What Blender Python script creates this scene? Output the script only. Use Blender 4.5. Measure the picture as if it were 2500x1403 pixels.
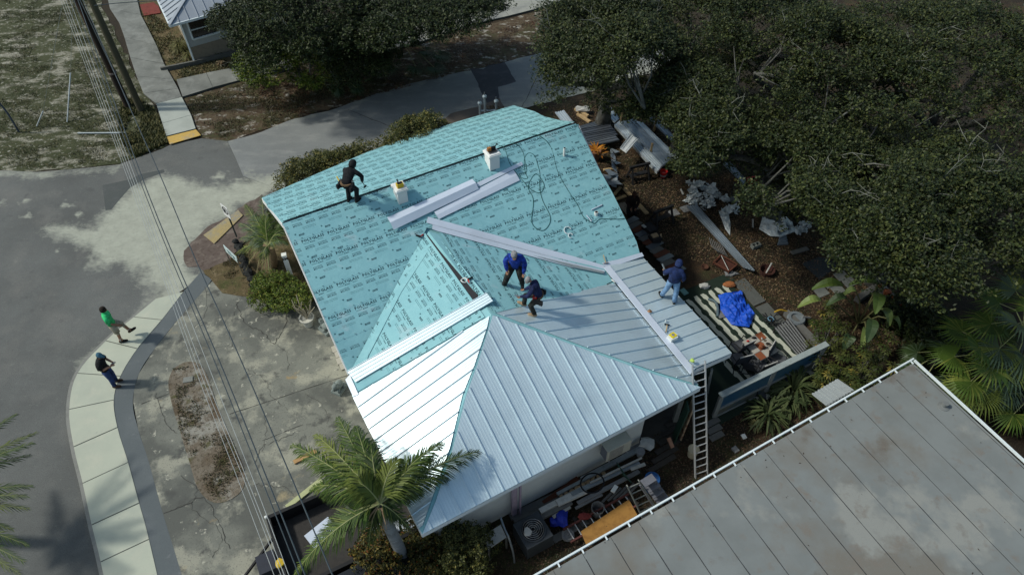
import bpy, math, random, bmesh
import numpy as np
from mathutils import Vector, Matrix, noise
from mathutils.geometry import delaunay_2d_cdt
random.seed(7); rng = np.random.default_rng(7)
S = bpy.context.scene
for o in list(bpy.data.objects): bpy.data.objects.remove(o)
R = math.radians; PI = math.pi

# ------------------------------------------------------------------ camera, sky, sun, exposure
CAMH, FPX, NX, NY = 20.0, 1711.0, 1256.0, 2276.0          # drone height; focal length and nadir point measured on the 2500 px photo
_d = np.array([(NX-1250)/FPX, -(NY-701.5)/FPX, -1.0]); _up = -_d/np.linalg.norm(_d)
_fw = np.array([0, 0, -1.0]); _Y = _fw-_up*_fw.dot(_up); _Y /= np.linalg.norm(_Y); _X = np.cross(_Y, _up)
RC = np.array([_X, _Y, _up])
cam = bpy.data.cameras.new('camera'); co = bpy.data.objects.new('camera', cam); S.collection.objects.link(co); S.camera = co
cam.sensor_width = 36; cam.lens = FPX/2500*36; cam.clip_start = 0.1; cam.clip_end = 2000
co.matrix_world = Matrix([list(RC[0])+[0], list(RC[1])+[0], list(RC[2])+[CAMH], [0, 0, 0, 1]])
SUN_EL, SUN_DIR = 46.0, np.array([-0.999, -0.03])
W = bpy.data.worlds.new('World'); S.world = W; W.use_nodes = True
nt = W.node_tree; bg = nt.nodes['Background']; sky = nt.nodes.new('ShaderNodeTexSky'); sky.sky_type = 'NISHITA'; sky.sun_disc = False
sky.sun_elevation = R(SUN_EL); sky.sun_rotation = math.atan2(SUN_DIR[0], SUN_DIR[1]); sky.air_density = 1.2; sky.dust_density = 2.0; sky.ozone_density = 1.0
_mx = nt.nodes.new('ShaderNodeMix'); _mx.data_type = 'RGBA'; _mx.blend_type = 'MULTIPLY'; _mx.inputs[0].default_value = 1.0; _mx.inputs[7].default_value = (0.94, 1.0, 0.93, 1)   # slight green tint multiplied into the sky light as a colour grade
nt.links.new(sky.outputs[0], _mx.inputs[6]); nt.links.new(_mx.outputs[2], bg.inputs[0]); bg.inputs[1].default_value = 0.112
sl = bpy.data.lights.new('sun', 'SUN'); sl.energy = 2.5; sl.angle = R(4); sl.color = (1.0, 0.98, 0.88)
so = bpy.data.objects.new('sun', sl); S.collection.objects.link(so)
_L = Vector((SUN_DIR[0]*math.cos(R(SUN_EL)), SUN_DIR[1]*math.cos(R(SUN_EL)), math.sin(R(SUN_EL)))).normalized()
so.rotation_euler = _L.to_track_quat('Z', 'Y').to_euler(); so.location = (-20, -15, 40)
S.view_settings.view_transform = 'Standard'; S.view_settings.look = 'None'; S.view_settings.exposure = 0.24; S.view_settings.gamma = 1.0
S.view_settings.use_curve_mapping = False
S.cycles.max_bounces = 6; S.cycles.transparent_max_bounces = 8

def ray(px, py): return RC @ np.array([(px-1250)/FPX, -(py-701.5)/FPX, -1.0])
def g(px, py, z=0.0):                                     # photo pixel -> the point at height z
    v = ray(px, py); t = (z-CAMH)/v[2]; return Vector((v[0]*t, v[1]*t, z))
class Plane:
    def __init__(s, a, b, c, up=True):
        s.p = np.array(a, float); n = np.cross(np.array(b)-s.p, np.array(c)-s.p); n /= np.linalg.norm(n); s.n = n if n[2] > 0 or not up else -n
    def hit(s, px, py, off=0):
        v = ray(px, py); o = np.array([0, 0, CAMH]); p = s.p+s.n*off; return o+v*((p-o)@s.n/(v@s.n))
    def frame(s, a, b):                                    # origin a, s axis a->b in the plane, t axis up the slope
        a = np.array(a, float); u = np.array(b, float)-a; u /= np.linalg.norm(u); t = np.cross(s.n, u)
        if t[2] < 0: t = -t
        s.o, s.u, s.t = a, u, t
    def st(s, P): d = np.array(P)-s.o; return (float(d@s.u), float(d@s.t))
    def at(s, a, b, off=0): return s.o+s.u*a+s.t*b+s.n*off
    def stpx(s, px, py): return s.st(s.hit(px, py))

# ------------------------------------------------------------------ materials
def new_mat(name, col, rough=0.8, metal=0.0, spec=0.3):
    m = bpy.data.materials.new(name); m.use_nodes = True; b = m.node_tree.nodes['Principled BSDF']
    b.inputs['Base Color'].default_value = (*col, 1); b.inputs['Roughness'].default_value = rough; b.inputs['Metallic'].default_value = metal
    b.inputs['Specular IOR Level'].default_value = spec; m.diffuse_color = (*col, 1); return m
def coords(nt_, obj=False):
    n = nt_.nodes.new('ShaderNodeNewGeometry') if not obj else nt_.nodes.new('ShaderNodeTexCoord'); return n.outputs['Position'] if not obj else n.outputs['Object']
def noise_fac(nt_, scale, lo, hi, detail=5, rough=0.6, obj=False, stretch=None, w=0):
    t = nt_.nodes.new('ShaderNodeTexNoise'); t.inputs['Scale'].default_value = scale; t.inputs['Detail'].default_value = detail; t.inputs['Roughness'].default_value = rough
    src = coords(nt_, obj); mp = nt_.nodes.new('ShaderNodeMapping'); mp.inputs['Location'].default_value = (w*7.3, w*3.1, w)
    if stretch: mp.inputs['Scale'].default_value = stretch
    nt_.links.new(src, mp.inputs[0]); nt_.links.new(mp.outputs[0], t.inputs['Vector'])
    r = nt_.nodes.new('ShaderNodeMapRange'); r.inputs[1].default_value = lo; r.inputs[2].default_value = hi; nt_.links.new(t.outputs['Fac'], r.inputs[0]); return r.outputs[0]
def mixc(nt_, fac, a, b):
    m = nt_.nodes.new('ShaderNodeMix'); m.data_type = 'RGBA'
    for s_, v in ((m.inputs[0], fac), (m.inputs[6], a), (m.inputs[7], b)):
        if hasattr(v, 'is_output') or isinstance(v, bpy.types.NodeSocket): nt_.links.new(v, s_)
        else: s_.default_value = v if isinstance(v, float) else (*v, 1)
    return m.outputs[2]
def mat(name, col, layers=(), rough=0.85, metal=0.0, spec=0.3, bump=None, obj=False):
    """layers: (color, scale, lo, hi[, detail, stretch]) mixed over the base by noise"""
    m = new_mat(name, col, rough, metal, spec); n = m.node_tree; b = n.nodes['Principled BSDF']; c = tuple(col)
    for i, L in enumerate(layers):
        f = noise_fac(n, L[1], L[2], L[3], L[4] if len(L) > 4 else 5, obj=obj, stretch=L[5] if len(L) > 5 else None, w=i+1)
        c = mixc(n, f, c, L[0])
    if layers: n.links.new(c, b.inputs['Base Color'])
    if bump:
        f = noise_fac(n, bump[0], 0, 1, 6, obj=obj, w=9); bp = n.nodes.new('ShaderNodeBump'); bp.inputs['Strength'].default_value = bump[1]; bp.inputs['Distance'].default_value = bump[2]
        n.links.new(f, bp.inputs['Height']); n.links.new(bp.outputs[0], b.inputs['Normal'])
    return m
def plain(name, col, rough=0.7, metal=0.0, var=0.25, scale=6, spec=0.3):
    d = tuple(x*(1-var) for x in col); l = tuple(min(1, x*(1+var*0.6)) for x in col)
    return mat(name, col, [(d, scale, 0.45, 0.75), (l, scale*4.3, 0.5, 0.8)], rough, metal, spec)

# ------------------------------------------------------------------ objects
def link(o): S.collection.objects.link(o); return o
def tag(o, label=None, cat=None, group=None, kind=None):
    if label: o['label'] = label
    if cat: o['category'] = cat
    if group: o['group'] = group
    if kind: o['kind'] = kind
    return o
def thing(name, label, cat, loc=(0, 0, 0), rz=0, group=None):
    o = link(bpy.data.objects.new(name, None)); o.empty_display_size = 0.2; o.location = loc; o.rotation_euler = (0, 0, rz); return tag(o, label, cat, group)
def wloc(o):
    v = Vector((0, 0, 0))
    while o: v += o.location; o = o.parent
    return v
class MB:
    def __init__(s): s.v, s.f, s.m = [], [], []
    def add(s, vs, fs, mi=0):
        k = len(s.v); s.v += [tuple(float(x) for x in v) for v in vs]; s.f += [tuple(k+i for i in f) for f in fs]; s.m += [mi]*len(fs); return s
    def box(s, c, size, rz=0, mi=0, taper=1.0, tilt=(0, 0)):
        hx, hy, hz = size[0]/2, size[1]/2, size[2]/2; rot = Matrix.Rotation(rz, 3, 'Z') @ Matrix.Rotation(tilt[0], 3, 'X') @ Matrix.Rotation(tilt[1], 3, 'Y'); c = Vector(c)
        vs = [c+rot@Vector((x*hx*(taper if z > 0 else 1), y*hy*(taper if z > 0 else 1), z*hz)) for z in (-1, 1) for x, y in ((-1, -1), (1, -1), (1, 1), (-1, 1))]
        return s.add(vs, [(3, 2, 1, 0), (4, 5, 6, 7), (0, 1, 5, 4), (1, 2, 6, 5), (2, 3, 7, 6), (3, 0, 4, 7)], mi)
    def beam(s, a, b, w, h, mi=0, up=(0, 0, 1)):
        a, b = Vector(a), Vector(b); d = (b-a).normalized(); up = Vector(up)
        if abs(d.dot(up)) > 0.98: up = Vector((1, 0, 0))
        x = d.cross(up).normalized(); z = x.cross(d)
        vs = [p+x*w/2*i+z*h/2*j for p in (a, b) for i, j in ((-1, -1), (1, -1), (1, 1), (-1, 1))]
        return s.add(vs, [(0, 1, 2, 3), (7, 6, 5, 4), (0, 4, 5, 1), (1, 5, 6, 2), (2, 6, 7, 3), (3, 7, 4, 0)], mi)
    def tube(s, pts, r, n=8, mi=0, cap=True):
        pts = [Vector(p) for p in pts]; rs = r if hasattr(r, '__len__') else [r]*len(pts); k = len(s.v); vs = []; ref = Vector((0.13, 0.21, 0.97))
        for i, p in enumerate(pts):
            d = (pts[min(i+1, len(pts)-1)]-pts[max(i-1, 0)]).normalized()
            x = d.cross(ref if abs(d.dot(ref)) < 0.97 else Vector((1, 0, 0))).normalized(); y = d.cross(x)
            vs += [p+(x*math.cos(2*PI*j/n)+y*math.sin(2*PI*j/n))*rs[i] for j in range(n)]
        fs = [(i*n+j, i*n+(j+1) % n, (i+1)*n+(j+1) % n, (i+1)*n+j) for i in range(len(pts)-1) for j in range(n)]
        if cap: fs += [tuple(range(n))[::-1], tuple((len(pts)-1)*n+j for j in range(n))]
        return s.add(vs, fs, mi)
    def lathe(s, prof, c=(0, 0, 0), n=16, mi=0, sx=1, sy=1):
        vs = [(c[0]+r*sx*math.cos(2*PI*j/n), c[1]+r*sy*math.sin(2*PI*j/n), c[2]+z) for r, z in prof for j in range(n)]
        fs = [(i*n+j, i*n+(j+1) % n, (i+1)*n+(j+1) % n, (i+1)*n+j) for i in range(len(prof)-1) for j in range(n)]
        fs += [tuple(range(n))[::-1], tuple((len(prof)-1)*n+j for j in range(n))]
        return s.add(vs, fs, mi)
    def blob(s, c, r, n=8, mi=0, jit=0.0, sc=(1, 1, 1)):
        rr = random.Random(int(abs(c[0]*131+c[1]*17)*100) % 9973); vs = [(c[0], c[1], c[2]-r*sc[2])]; m = n//2
        for i in range(1, m):
            for j in range(n):
                q = r*(1+jit*rr.uniform(-1, 1)); a = PI*i/m; b_ = 2*PI*j/n
                vs.append((c[0]+q*sc[0]*math.sin(a)*math.cos(b_), c[1]+q*sc[1]*math.sin(a)*math.sin(b_), c[2]-q*sc[2]*math.cos(a)))
        vs.append((c[0], c[1], c[2]+r*sc[2])); L = len(vs)-1
        fs = [(0, 1+(j+1) % n, 1+j) for j in range(n)]+[(1+i*n+j, 1+i*n+(j+1) % n, 1+(i+1)*n+(j+1) % n, 1+(i+1)*n+j) for i in range(m-2) for j in range(n)]+[(L, 1+(m-2)*n+j, 1+(m-2)*n+(j+1) % n) for j in range(n)]
        return s.add(vs, fs, mi)
    def prism(s, pts, z0, z1, mi=0):                       # any simple polygon
        P = [Vector((p[0], p[1])) for p in pts]; n = len(P)
        area = sum(P[i].x*P[(i+1) % n].y-P[(i+1) % n].x*P[i].y for i in range(n))
        if area < 0: P.reverse()
        vs, _, fs = delaunay_2d_cdt(P, [], [list(range(n))], 1, 1e-6)[:3]
        s.add([(v.x, v.y, z1) for v in vs], [tuple(f) for f in fs], mi); s.add([(v.x, v.y, z0) for v in vs], [tuple(f)[::-1] for f in fs], mi)
        return s.add([(p.x, p.y, z0) for p in P]+[(p.x, p.y, z1) for p in P], [(i, (i+1) % n, n+(i+1) % n, n+i) for i in range(n)], mi)
    def slab(s, pts3, th, nrm, mi=0):                      # planar polygon extruded back along its normal
        nrm = Vector(nrm).normalized(); P = [Vector(p) for p in pts3]; n = len(P)
        x = (P[1]-P[0]).normalized(); y = nrm.cross(x); Q = [Vector(((p-P[0]).dot(x), (p-P[0]).dot(y))) for p in P]
        area = sum(Q[i].x*Q[(i+1) % n].y-Q[(i+1) % n].x*Q[i].y for i in range(n))
        if area < 0: Q.reverse(); P.reverse()
        vs, _, fs = delaunay_2d_cdt(Q, [], [list(range(n))], 1, 1e-6)[:3]
        back = lambda v: P0+x*v.x+y*v.y
        P0 = Vector(pts3[0]); s.add([back(v) for v in vs], [tuple(f) for f in fs], mi)
        if th: s.add([back(v)-nrm*th for v in vs], [tuple(f)[::-1] for f in fs], mi); s.add(P+[p-nrm*th for p in P], [(i, n+i, n+(i+1) % n, (i+1) % n) for i in range(n)], mi)
        return s
    def mesh(s, name, mats, off=Vector((0, 0, 0)), smooth=False):
        me = bpy.data.meshes.new(name); v = s.v if off.length == 0 else [(a-off.x, b-off.y, c-off.z) for a, b, c in s.v]
        me.from_pydata(v, [], s.f)
        for m in (mats if isinstance(mats, (list, tuple)) else [mats]): me.materials.append(m)
        me.polygons.foreach_set('material_index', s.m)
        if smooth: me.polygons.foreach_set('use_smooth', [True]*len(s.f))
        me.update(); return me
    def build(s, name, mats, parent=None, world=True, smooth=False, kind=None, label=None):
        off = wloc(parent) if (parent and world) else Vector((0, 0, 0))
        o = link(bpy.data.objects.new(name, s.mesh(name, mats, off, smooth))); o.parent = parent
        if kind: o['kind'] = kind
        if label: o['label'] = label
        return o
def solo(mb, name, mats, label, cat, group=None, smooth=False):   # a thing that is one mesh; origin at its base centre
    P = np.array(mb.v); c = Vector(((P[:, 0].min()+P[:, 0].max())/2, (P[:, 1].min()+P[:, 1].max())/2, P[:, 2].min()))
    o = link(bpy.data.objects.new(name, mb.mesh(name, mats, c, smooth))); o.location = c; return tag(o, label, cat, group)
def kids(o): return [c for c in bpy.data.objects if c.parent == o]
def dup(root, loc, rz=0, label=None, group=None, scale=1.0, tree=None):
    tree = tree or [(c, kids(c)) for c in kids(root)]
    r = link(root.copy()); r.location = loc; r.rotation_euler = (0, 0, rz); r.scale = (scale,)*3
    if label: r['label'] = label
    if group: r['group'] = group
    for c, gs in tree:
        cc = link(c.copy()); cc.parent = r
        for d in gs: dd = link(d.copy()); dd.parent = cc
    return r
def np_mesh(name, V, F, mats, mi=None, smooth=False):
    """fast mesh: V (n,3), F (m,k) all the same k"""
    me = bpy.data.meshes.new(name); V = np.asarray(V, np.float32); F = np.asarray(F, np.int32); m, k = F.shape
    me.vertices.add(len(V)); me.vertices.foreach_set('co', V.ravel()); me.loops.add(m*k); me.loops.foreach_set('vertex_index', F.ravel())
    me.polygons.add(m); me.polygons.foreach_set('loop_start', np.arange(0, m*k, k, dtype=np.int32)); me.polygons.foreach_set('loop_total', np.full(m, k, np.int32))
    for a in (mats if isinstance(mats, (list, tuple)) else [mats]): me.materials.append(a)
    if mi is not None: me.polygons.foreach_set('material_index', np.asarray(mi, np.int32))
    me.update(calc_edges=True); return me
def inpoly(x, y, poly):
    x = np.asarray(x, float); y = np.asarray(y, float); c = np.zeros(x.shape, bool); n = len(poly)
    for i in range(n):
        x1, y1 = poly[i][0], poly[i][1]; x2, y2 = poly[(i+1) % n][0], poly[(i+1) % n][1]
        c ^= ((y1 > y) != (y2 > y)) & (x < (x2-x1)*(y-y1)/((y2-y1) or 1e-12)+x1)
    return c
def edge_dist(x, y, poly, closed=True):                    # distance to the outline
    x = np.asarray(x, float); y = np.asarray(y, float); d = np.full(x.shape, 1e9); n = len(poly)
    for i in range(n if closed else n-1):
        a = np.array(poly[i][:2], float); b = np.array(poly[(i+1) % n][:2], float); ab = b-a; L = max(ab@ab, 1e-9)
        t = np.clip(((x-a[0])*ab[0]+(y-a[1])*ab[1])/L, 0, 1); d = np.minimum(d, np.hypot(x-a[0]-t*ab[0], y-a[1]-t*ab[1]))
    return d
def rough_edge(pts, step=0.35, amp=0.08, seed=0, keep=()):
    """subdivide an outline and jitter it with noise so an edge reads as worn"""
    out = []; n = len(pts)
    for i in range(n):
        a, b = Vector(pts[i][:2]), Vector(pts[(i+1) % n][:2]); L = (b-a).length; k = max(1, int(L/step)); out.append(a)
        if i in keep or L > 60: continue
        nn = Vector((-(b-a).y, (b-a).x)).normalized()
        for j in range(1, k):
            p = a.lerp(b, j/k); out.append(p+nn*amp*(noise.noise(Vector((p.x*0.9, p.y*0.9, seed)))*1.6+noise.noise(Vector((p.x*3.7, p.y*3.7, seed)))))
    return out
def gp(*px, z=0.0): return [g(a, b, z) for a, b in px]
def smoothline(pts, k=6):                                   # Catmull-Rom through points
    P = [Vector(p) for p in pts]; out = []
    for i in range(len(P)-1):
        p0, p1, p2, p3 = P[max(i-1, 0)], P[i], P[i+1], P[min(i+2, len(P)-1)]
        for j in range(k):
            t = j/k; out.append(0.5*((2*p1)+(p2-p0)*t+(2*p0-5*p1+4*p2-p3)*t*t+(-p0+3*p1-3*p2+p3)*t**3))
    out.append(P[-1]); return out
# ------------------------------------------------------------------ ground and paving (structure)
def sheet(name, pts, z, m, kind='structure', th=0.0, parent=None, label=None):
    mb = MB()
    if th: mb.prism(pts, z-th, z)
    else:
        P = [Vector((p[0], p[1])) for p in pts]; n = len(P)
        if sum(P[i].x*P[(i+1) % n].y-P[(i+1) % n].x*P[i].y for i in range(n)) < 0: P.reverse()
        vs, _, fs = delaunay_2d_cdt(P, [], [list(range(n))], 1, 1e-6)[:3]; mb.add([(v.x, v.y, z) for v in vs], [tuple(f) for f in fs])
    return mb.build(name, m, parent, kind=kind if parent is None else None, label=label)
SANDC = (0.36, 0.37, 0.31)
m_ground = mat('leaf_litter_soil', (0.025, 0.018, 0.011), [((0.05, 0.035, 0.02), 0.35, 0.45, 0.7), ((0.018, 0.013, 0.009), 2.5, 0.45, 0.7), ((0.14, 0.095, 0.055), 26, 0.58, 0.75), ((0.02, 0.018, 0.01), 60, 0.5, 0.7)], 0.95, bump=(30, 0.6, 0.03))
m_lot = mat('patchy_lot', (0.052, 0.058, 0.025), [((0.030, 0.036, 0.012), 0.5, 0.42, 0.6), ((0.27, 0.255, 0.205), 1.1, 0.51, 0.63, 8, (0.8, 1.5, 1)), ((0.085, 0.075, 0.04), 3.7, 0.55, 0.68, 8, (1, 1.8, 1)), ((0.32, 0.31, 0.26), 5.5, 0.57, 0.67, 8), ((0.022, 0.024, 0.01), 11, 0.52, 0.68, 6)], 0.95, bump=(14, 0.8, 0.05))
m_verge = mat('leafy_verge', (0.085, 0.063, 0.038), [((0.05, 0.048, 0.02), 0.9, 0.46, 0.6), ((0.33, 0.31, 0.27), 1.5, 0.54, 0.62, 9, (1, 1.7, 1)), ((0.045, 0.024, 0.014), 6, 0.48, 0.62, 8), ((0.17, 0.10, 0.06), 22, 0.6, 0.72)], 0.95, bump=(20, 0.7, 0.04))
m_dry = mat('dry_grass_ground', (0.10, 0.075, 0.036), [((0.06, 0.062, 0.02), 1.6, 0.5, 0.65), ((0.17, 0.13, 0.075), 5, 0.52, 0.7), ((0.035, 0.025, 0.015), 12, 0.55, 0.7)], 0.95, bump=(25, 0.7, 0.04))
sheet('ground', [(-300, -200), (300, -200), (300, 400), (-300, 400)], -0.02, m_ground)
# vacant lot on the left
lot = gp((-900, 360), (-300, 415), (0, 414), (90, 418), (180, 412), (290, 400), (395, 362), (412, 352), (392, 300), (380, 262), (345, 200), (300, 120), (262, 40), (235, -20), (200, -90), (150, -180), (-900, -180))
sheet('grass_lot', rough_edge(lot, 0.4, 0.14, 1), 0.0, m_lot)
# verge between the footpath and the side street, and the planting strip by the neighbour's house
verge = gp((447, 242), (470, 300), (492, 336), (540, 350), (600, 330), (690, 300), (800, 270), (900, 236), (1000, 205), (1100, 182), (1200, 160), (1330, 128), (1420, 95), (1420, 0), (1300, 32), (1180, 66), (1100, 88), (980, 125), (860, 150), (700, 165), (610, 192), (520, 222))
sheet('verge', rough_edge(verge, 0.3, 0.12, 2, keep=()), 0.003, m_verge)
strip2 = gp((262, -10), (300, 10), (330, 40), (345, 100), (400, 190), (432, 198), (500, 182), (600, 170), (720, 140), (720, -200), (250, -200))
sheet('planting_bed', rough_edge(strip2, 0.35, 0.1, 3), 0.002, m_dry)

# asphalt: fine grids carry a painted-on sand weight (spilled base sand is real dirt on the road)
SANDPX = [(118, 558), (180, 548), (235, 560), (262, 520), (300, 470), (345, 440), (392, 428), (440, 440), (500, 455), (560, 456), (610, 440), (650, 430), (700, 432), (700, 455), (640, 480), (585, 500), (545, 530), (505, 560), (475, 590), (462, 640), (470, 670), (500, 665), (470, 700), (430, 735), (400, 765), (360, 790), (330, 800), (345, 770), (385, 720), (372, 700), (345, 660), (300, 640), (262, 652), (235, 640), (215, 608), (170, 580)]
SANDW = [g(*p) for p in SANDPX]
def grid_surface(name, poly, z, m, step, fn=None, kind='structure'):
    P = [Vector((p[0], p[1])) for p in poly]; n = len(P)
    if sum(P[i].x*P[(i+1) % n].y-P[(i+1) % n].x*P[i].y for i in range(n)) < 0: P.reverse()
    xs = np.array([p.x for p in P]); ys = np.array([p.y for p in P])
    X, Y = np.meshgrid(np.arange(max(xs.min(), -40), min(xs.max(), 30), step), np.arange(max(ys.min(), 4), min(ys.max(), 50), step)); X = X.ravel()+0.013; Y = Y.ravel()+0.017
    k = inpoly(X, Y, P) & (edge_dist(X, Y, P) > step*0.4); V = P+[Vector((a, b)) for a, b in zip(X[k], Y[k])]
    vs, _, fs = delaunay_2d_cdt(V, [], [list(range(n))], 1, 1e-6)[:3]
    me = np_mesh(name, [(v.x, v.y, z) for v in vs], [tuple(f) for f in fs], m)
    if fn is not None:
        w = fn(np.array([v.x for v in vs]), np.array([v.y for v in vs])); a = me.attributes.new('dirt', 'FLOAT', 'POINT'); a.data.foreach_set('value', np.asarray(w, np.float32))
    o = link(bpy.data.objects.new(name, me)); o['kind'] = kind; return o
def fbm(x, y, s, seed=0):
    return np.array([noise.fractal(Vector((a*s, b*s, seed)), 0.6, 2.1, 5) for a, b in zip(x, y)])
def sandw(x, y):
    ins = inpoly(x, y, SANDW); d = edge_dist(x, y, SANDW); sd = np.where(ins, d, -d)
    w = sd/0.7+0.55+0.55*fbm(x, y, 1.1, 3)
    # dusting along the kerb and down the side street's south shoulder, tyre-swept blots further out
    sh = [g(700, 440), g(900, 380), g(1100, 300), g(1290, 255), g(1450, 218), g(1600, 170)]; w = np.maximum(w, 0.75-edge_dist(x, y, sh, False)/1.3+0.4*fbm(x, y, 0.9, 8))
    nb = [g(545, 350), g(700, 300), g(900, 240), g(1080, 192), g(1330, 128)]; w = np.maximum(w, 0.30-edge_dist(x, y, nb, False)/0.9+0.5*fbm(x, y, 1.5, 5))
    tl = [g(-300, 440), g(0, 425), g(130, 428), g(270, 412)]; w = np.maximum(w, 0.5-edge_dist(x, y, tl, False)/0.8+0.5*fbm(x, y, 0.8, 6))
    kb = [g(200, 1000), g(190, 900), g(250, 840), g(330, 790), g(400, 740)]; w = np.maximum(w, 0.55-edge_dist(x, y, kb, False)/0.5+0.5*fbm(x, y, 1.5, 9))
    sp = [(60, 530, .35), (145, 395, .15), (165, 500, .35), (195, 523, .3), (60, 492, .3), (5, 495, .3), (235, 645, .5), (140, 610, .15), (330, 632, .2), (40, 640, .15), (490, 510, .2), (610, 435, .8), (540, 432, .5)]
    for a, b, r in sp:
        p = g(a, b); w = np.maximum(w, 0.85-np.hypot(x-p.x, (y-p.y)*1.2)/r+0.9*fbm(x, y, 3.5, 2))
    return np.clip(w, 0, 1)
def road_mat(name, base, layers, sand=SANDC):
    m = mat(name, base, layers, 0.9, bump=(45, 0.35, 0.01)); n = m.node_tree; b = n.nodes['Principled BSDF']; cur = b.inputs['Base Color'].links[0].from_socket
    at = n.nodes.new('ShaderNodeAttribute'); at.attribute_name = 'dirt'; f1 = noise_fac(n, 5.5, 0.2, 0.8, 8, 0.7, w=4, stretch=(1, 1.5, 1)); f2 = noise_fac(n, 40, 0.2, 0.8, 3, 0.7, w=5)
    ad = n.nodes.new('ShaderNodeMath'); ad.operation = 'MULTIPLY_ADD'; n.links.new(f1, ad.inputs[0]); ad.inputs[1].default_value = 0.85; n.links.new(at.outputs['Fac'], ad.inputs[2])
    ad2 = n.nodes.new('ShaderNodeMath'); ad2.operation = 'MULTIPLY_ADD'; n.links.new(f2, ad2.inputs[0]); ad2.inputs[1].default_value = 0.22; n.links.new(ad.outputs[0], ad2.inputs[2])
    mr = n.nodes.new('ShaderNodeMapRange'); mr.inputs[1].default_value = 0.66; mr.inputs[2].default_value = 1.5; n.links.new(ad2.outputs[0], mr.inputs[0])
    s2 = mixc(n, noise_fac(n, 2.2, 0.3, 0.7, 6, w=6), sand, tuple(c*0.78 for c in sand)); n.links.new(mixc(n, mr.outputs[0], cur, s2), b.inputs['Base Color']); return m
m_road = road_mat('dark_asphalt', (0.125, 0.130, 0.126), [((0.088, 0.091, 0.088), 0.25, 0.4, 0.65), ((0.155, 0.152, 0.142), 0.7, 0.50, 0.8, 8), ((0.075, 0.077, 0.076), 1.7, 0.6, 0.78, 8), ((0.05, 0.05, 0.05), 40, 0.5, 0.75), ((0.16, 0.155, 0.14), 90, 0.64, 0.74)])
m_side = road_mat('pale_asphalt', (0.190, 0.200, 0.198), [((0.155, 0.163, 0.162), 0.45, 0.45, 0.7), ((0.25, 0.255, 0.245), 1.3, 0.5, 0.75, 6, (0.5, 1.6, 1)), ((0.12, 0.12, 0.12), 50, 0.5, 0.75)])
main_road = gp((-900, 360), (-300, 418), (0, 416), (90, 420), (180, 413), (290, 402), (395, 364), (415, 354), (492, 338), (556, 345), (575, 385), (594, 430), (660, 455), (700, 470), (560, 600), (500, 670), (440, 712), (380, 762), (330, 800), (280, 845), (230, 900), (196, 950), (174, 1000), (178, 1060), (196, 1150), (228, 1290), (254, 1403), (300, 1600), (-900, 1600))
grid_surface('road', main_road, 0.004, m_road, 0.14, sandw)
side = gp((556, 345), (640, 322), (720, 290), (800, 272), (900, 236), (1000, 205), (1100, 182), (1200, 160), (1330, 128), (1460, 92), (1560, 62), (1640, 150), (1600, 175), (1450, 222), (1290, 262), (1120, 330), (940, 420), (760, 500), (690, 470), (660, 455), (594, 430), (575, 385))
grid_surface('side_street', rough_edge(side, 0.4, 0.07, 5, keep=(19, 20, 21, 22, 23, 24)), 0.008, m_side, 0.16, sandw)
m_patch = mat('fresh_asphalt_patch', (0.050, 0.052, 0.060), [((0.075, 0.077, 0.085), 2.0, 0.5, 0.7), ((0.03, 0.03, 0.034), 45, 0.5, 0.7)], 0.9)
m_patch2 = mat('old_asphalt_patch', (0.105, 0.090, 0.078), [((0.14, 0.12, 0.10), 1.5, 0.5, 0.7)], 0.92)
sheet('asphalt_patch', rough_edge(gp((1148, 168), (1180, 170), (1192, 160), (1232, 153), (1246, 175), (1260, 200), (1216, 213), (1218, 243), (1188, 252)), 0.25, 0.05, 7), 0.012, m_patch)
sheet('asphalt_patch', rough_edge(gp((1080, 295), (1100, 278), (1165, 262), (1220, 240), (1232, 262), (1180, 300), (1110, 320)), 0.25, 0.05, 8), 0.016, m_patch2)
m_patch3 = mat('grey_asphalt_patch', (0.072, 0.080, 0.078), [((0.095, 0.10, 0.10), 1.0, 0.5, 0.7), ((0.05, 0.05, 0.05), 50, 0.5, 0.7)], 0.9)
sheet('asphalt_patch', gp((250, 453), (318, 438), (345, 425), (400, 414), (402, 421), (352, 438), (318, 458), (290, 490), (272, 512), (258, 514)), 0.008, m_patch3)
m_stain = mat('red_clay_stain', (0.105, 0.080, 0.068), [((0.16, 0.13, 0.11), 2.5, 0.5, 0.65, 8), ((0.07, 0.05, 0.042), 7, 0.5, 0.7)], 0.95)
sheet('clay_patch', rough_edge(gp((448, 625), (462, 600), (500, 560), (545, 535), (580, 510), (640, 475), (660, 500), (620, 540), (560, 590), (520, 620), (492, 650), (458, 652)), 0.2, 0.10, 9), 0.0125, m_stain)

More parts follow.
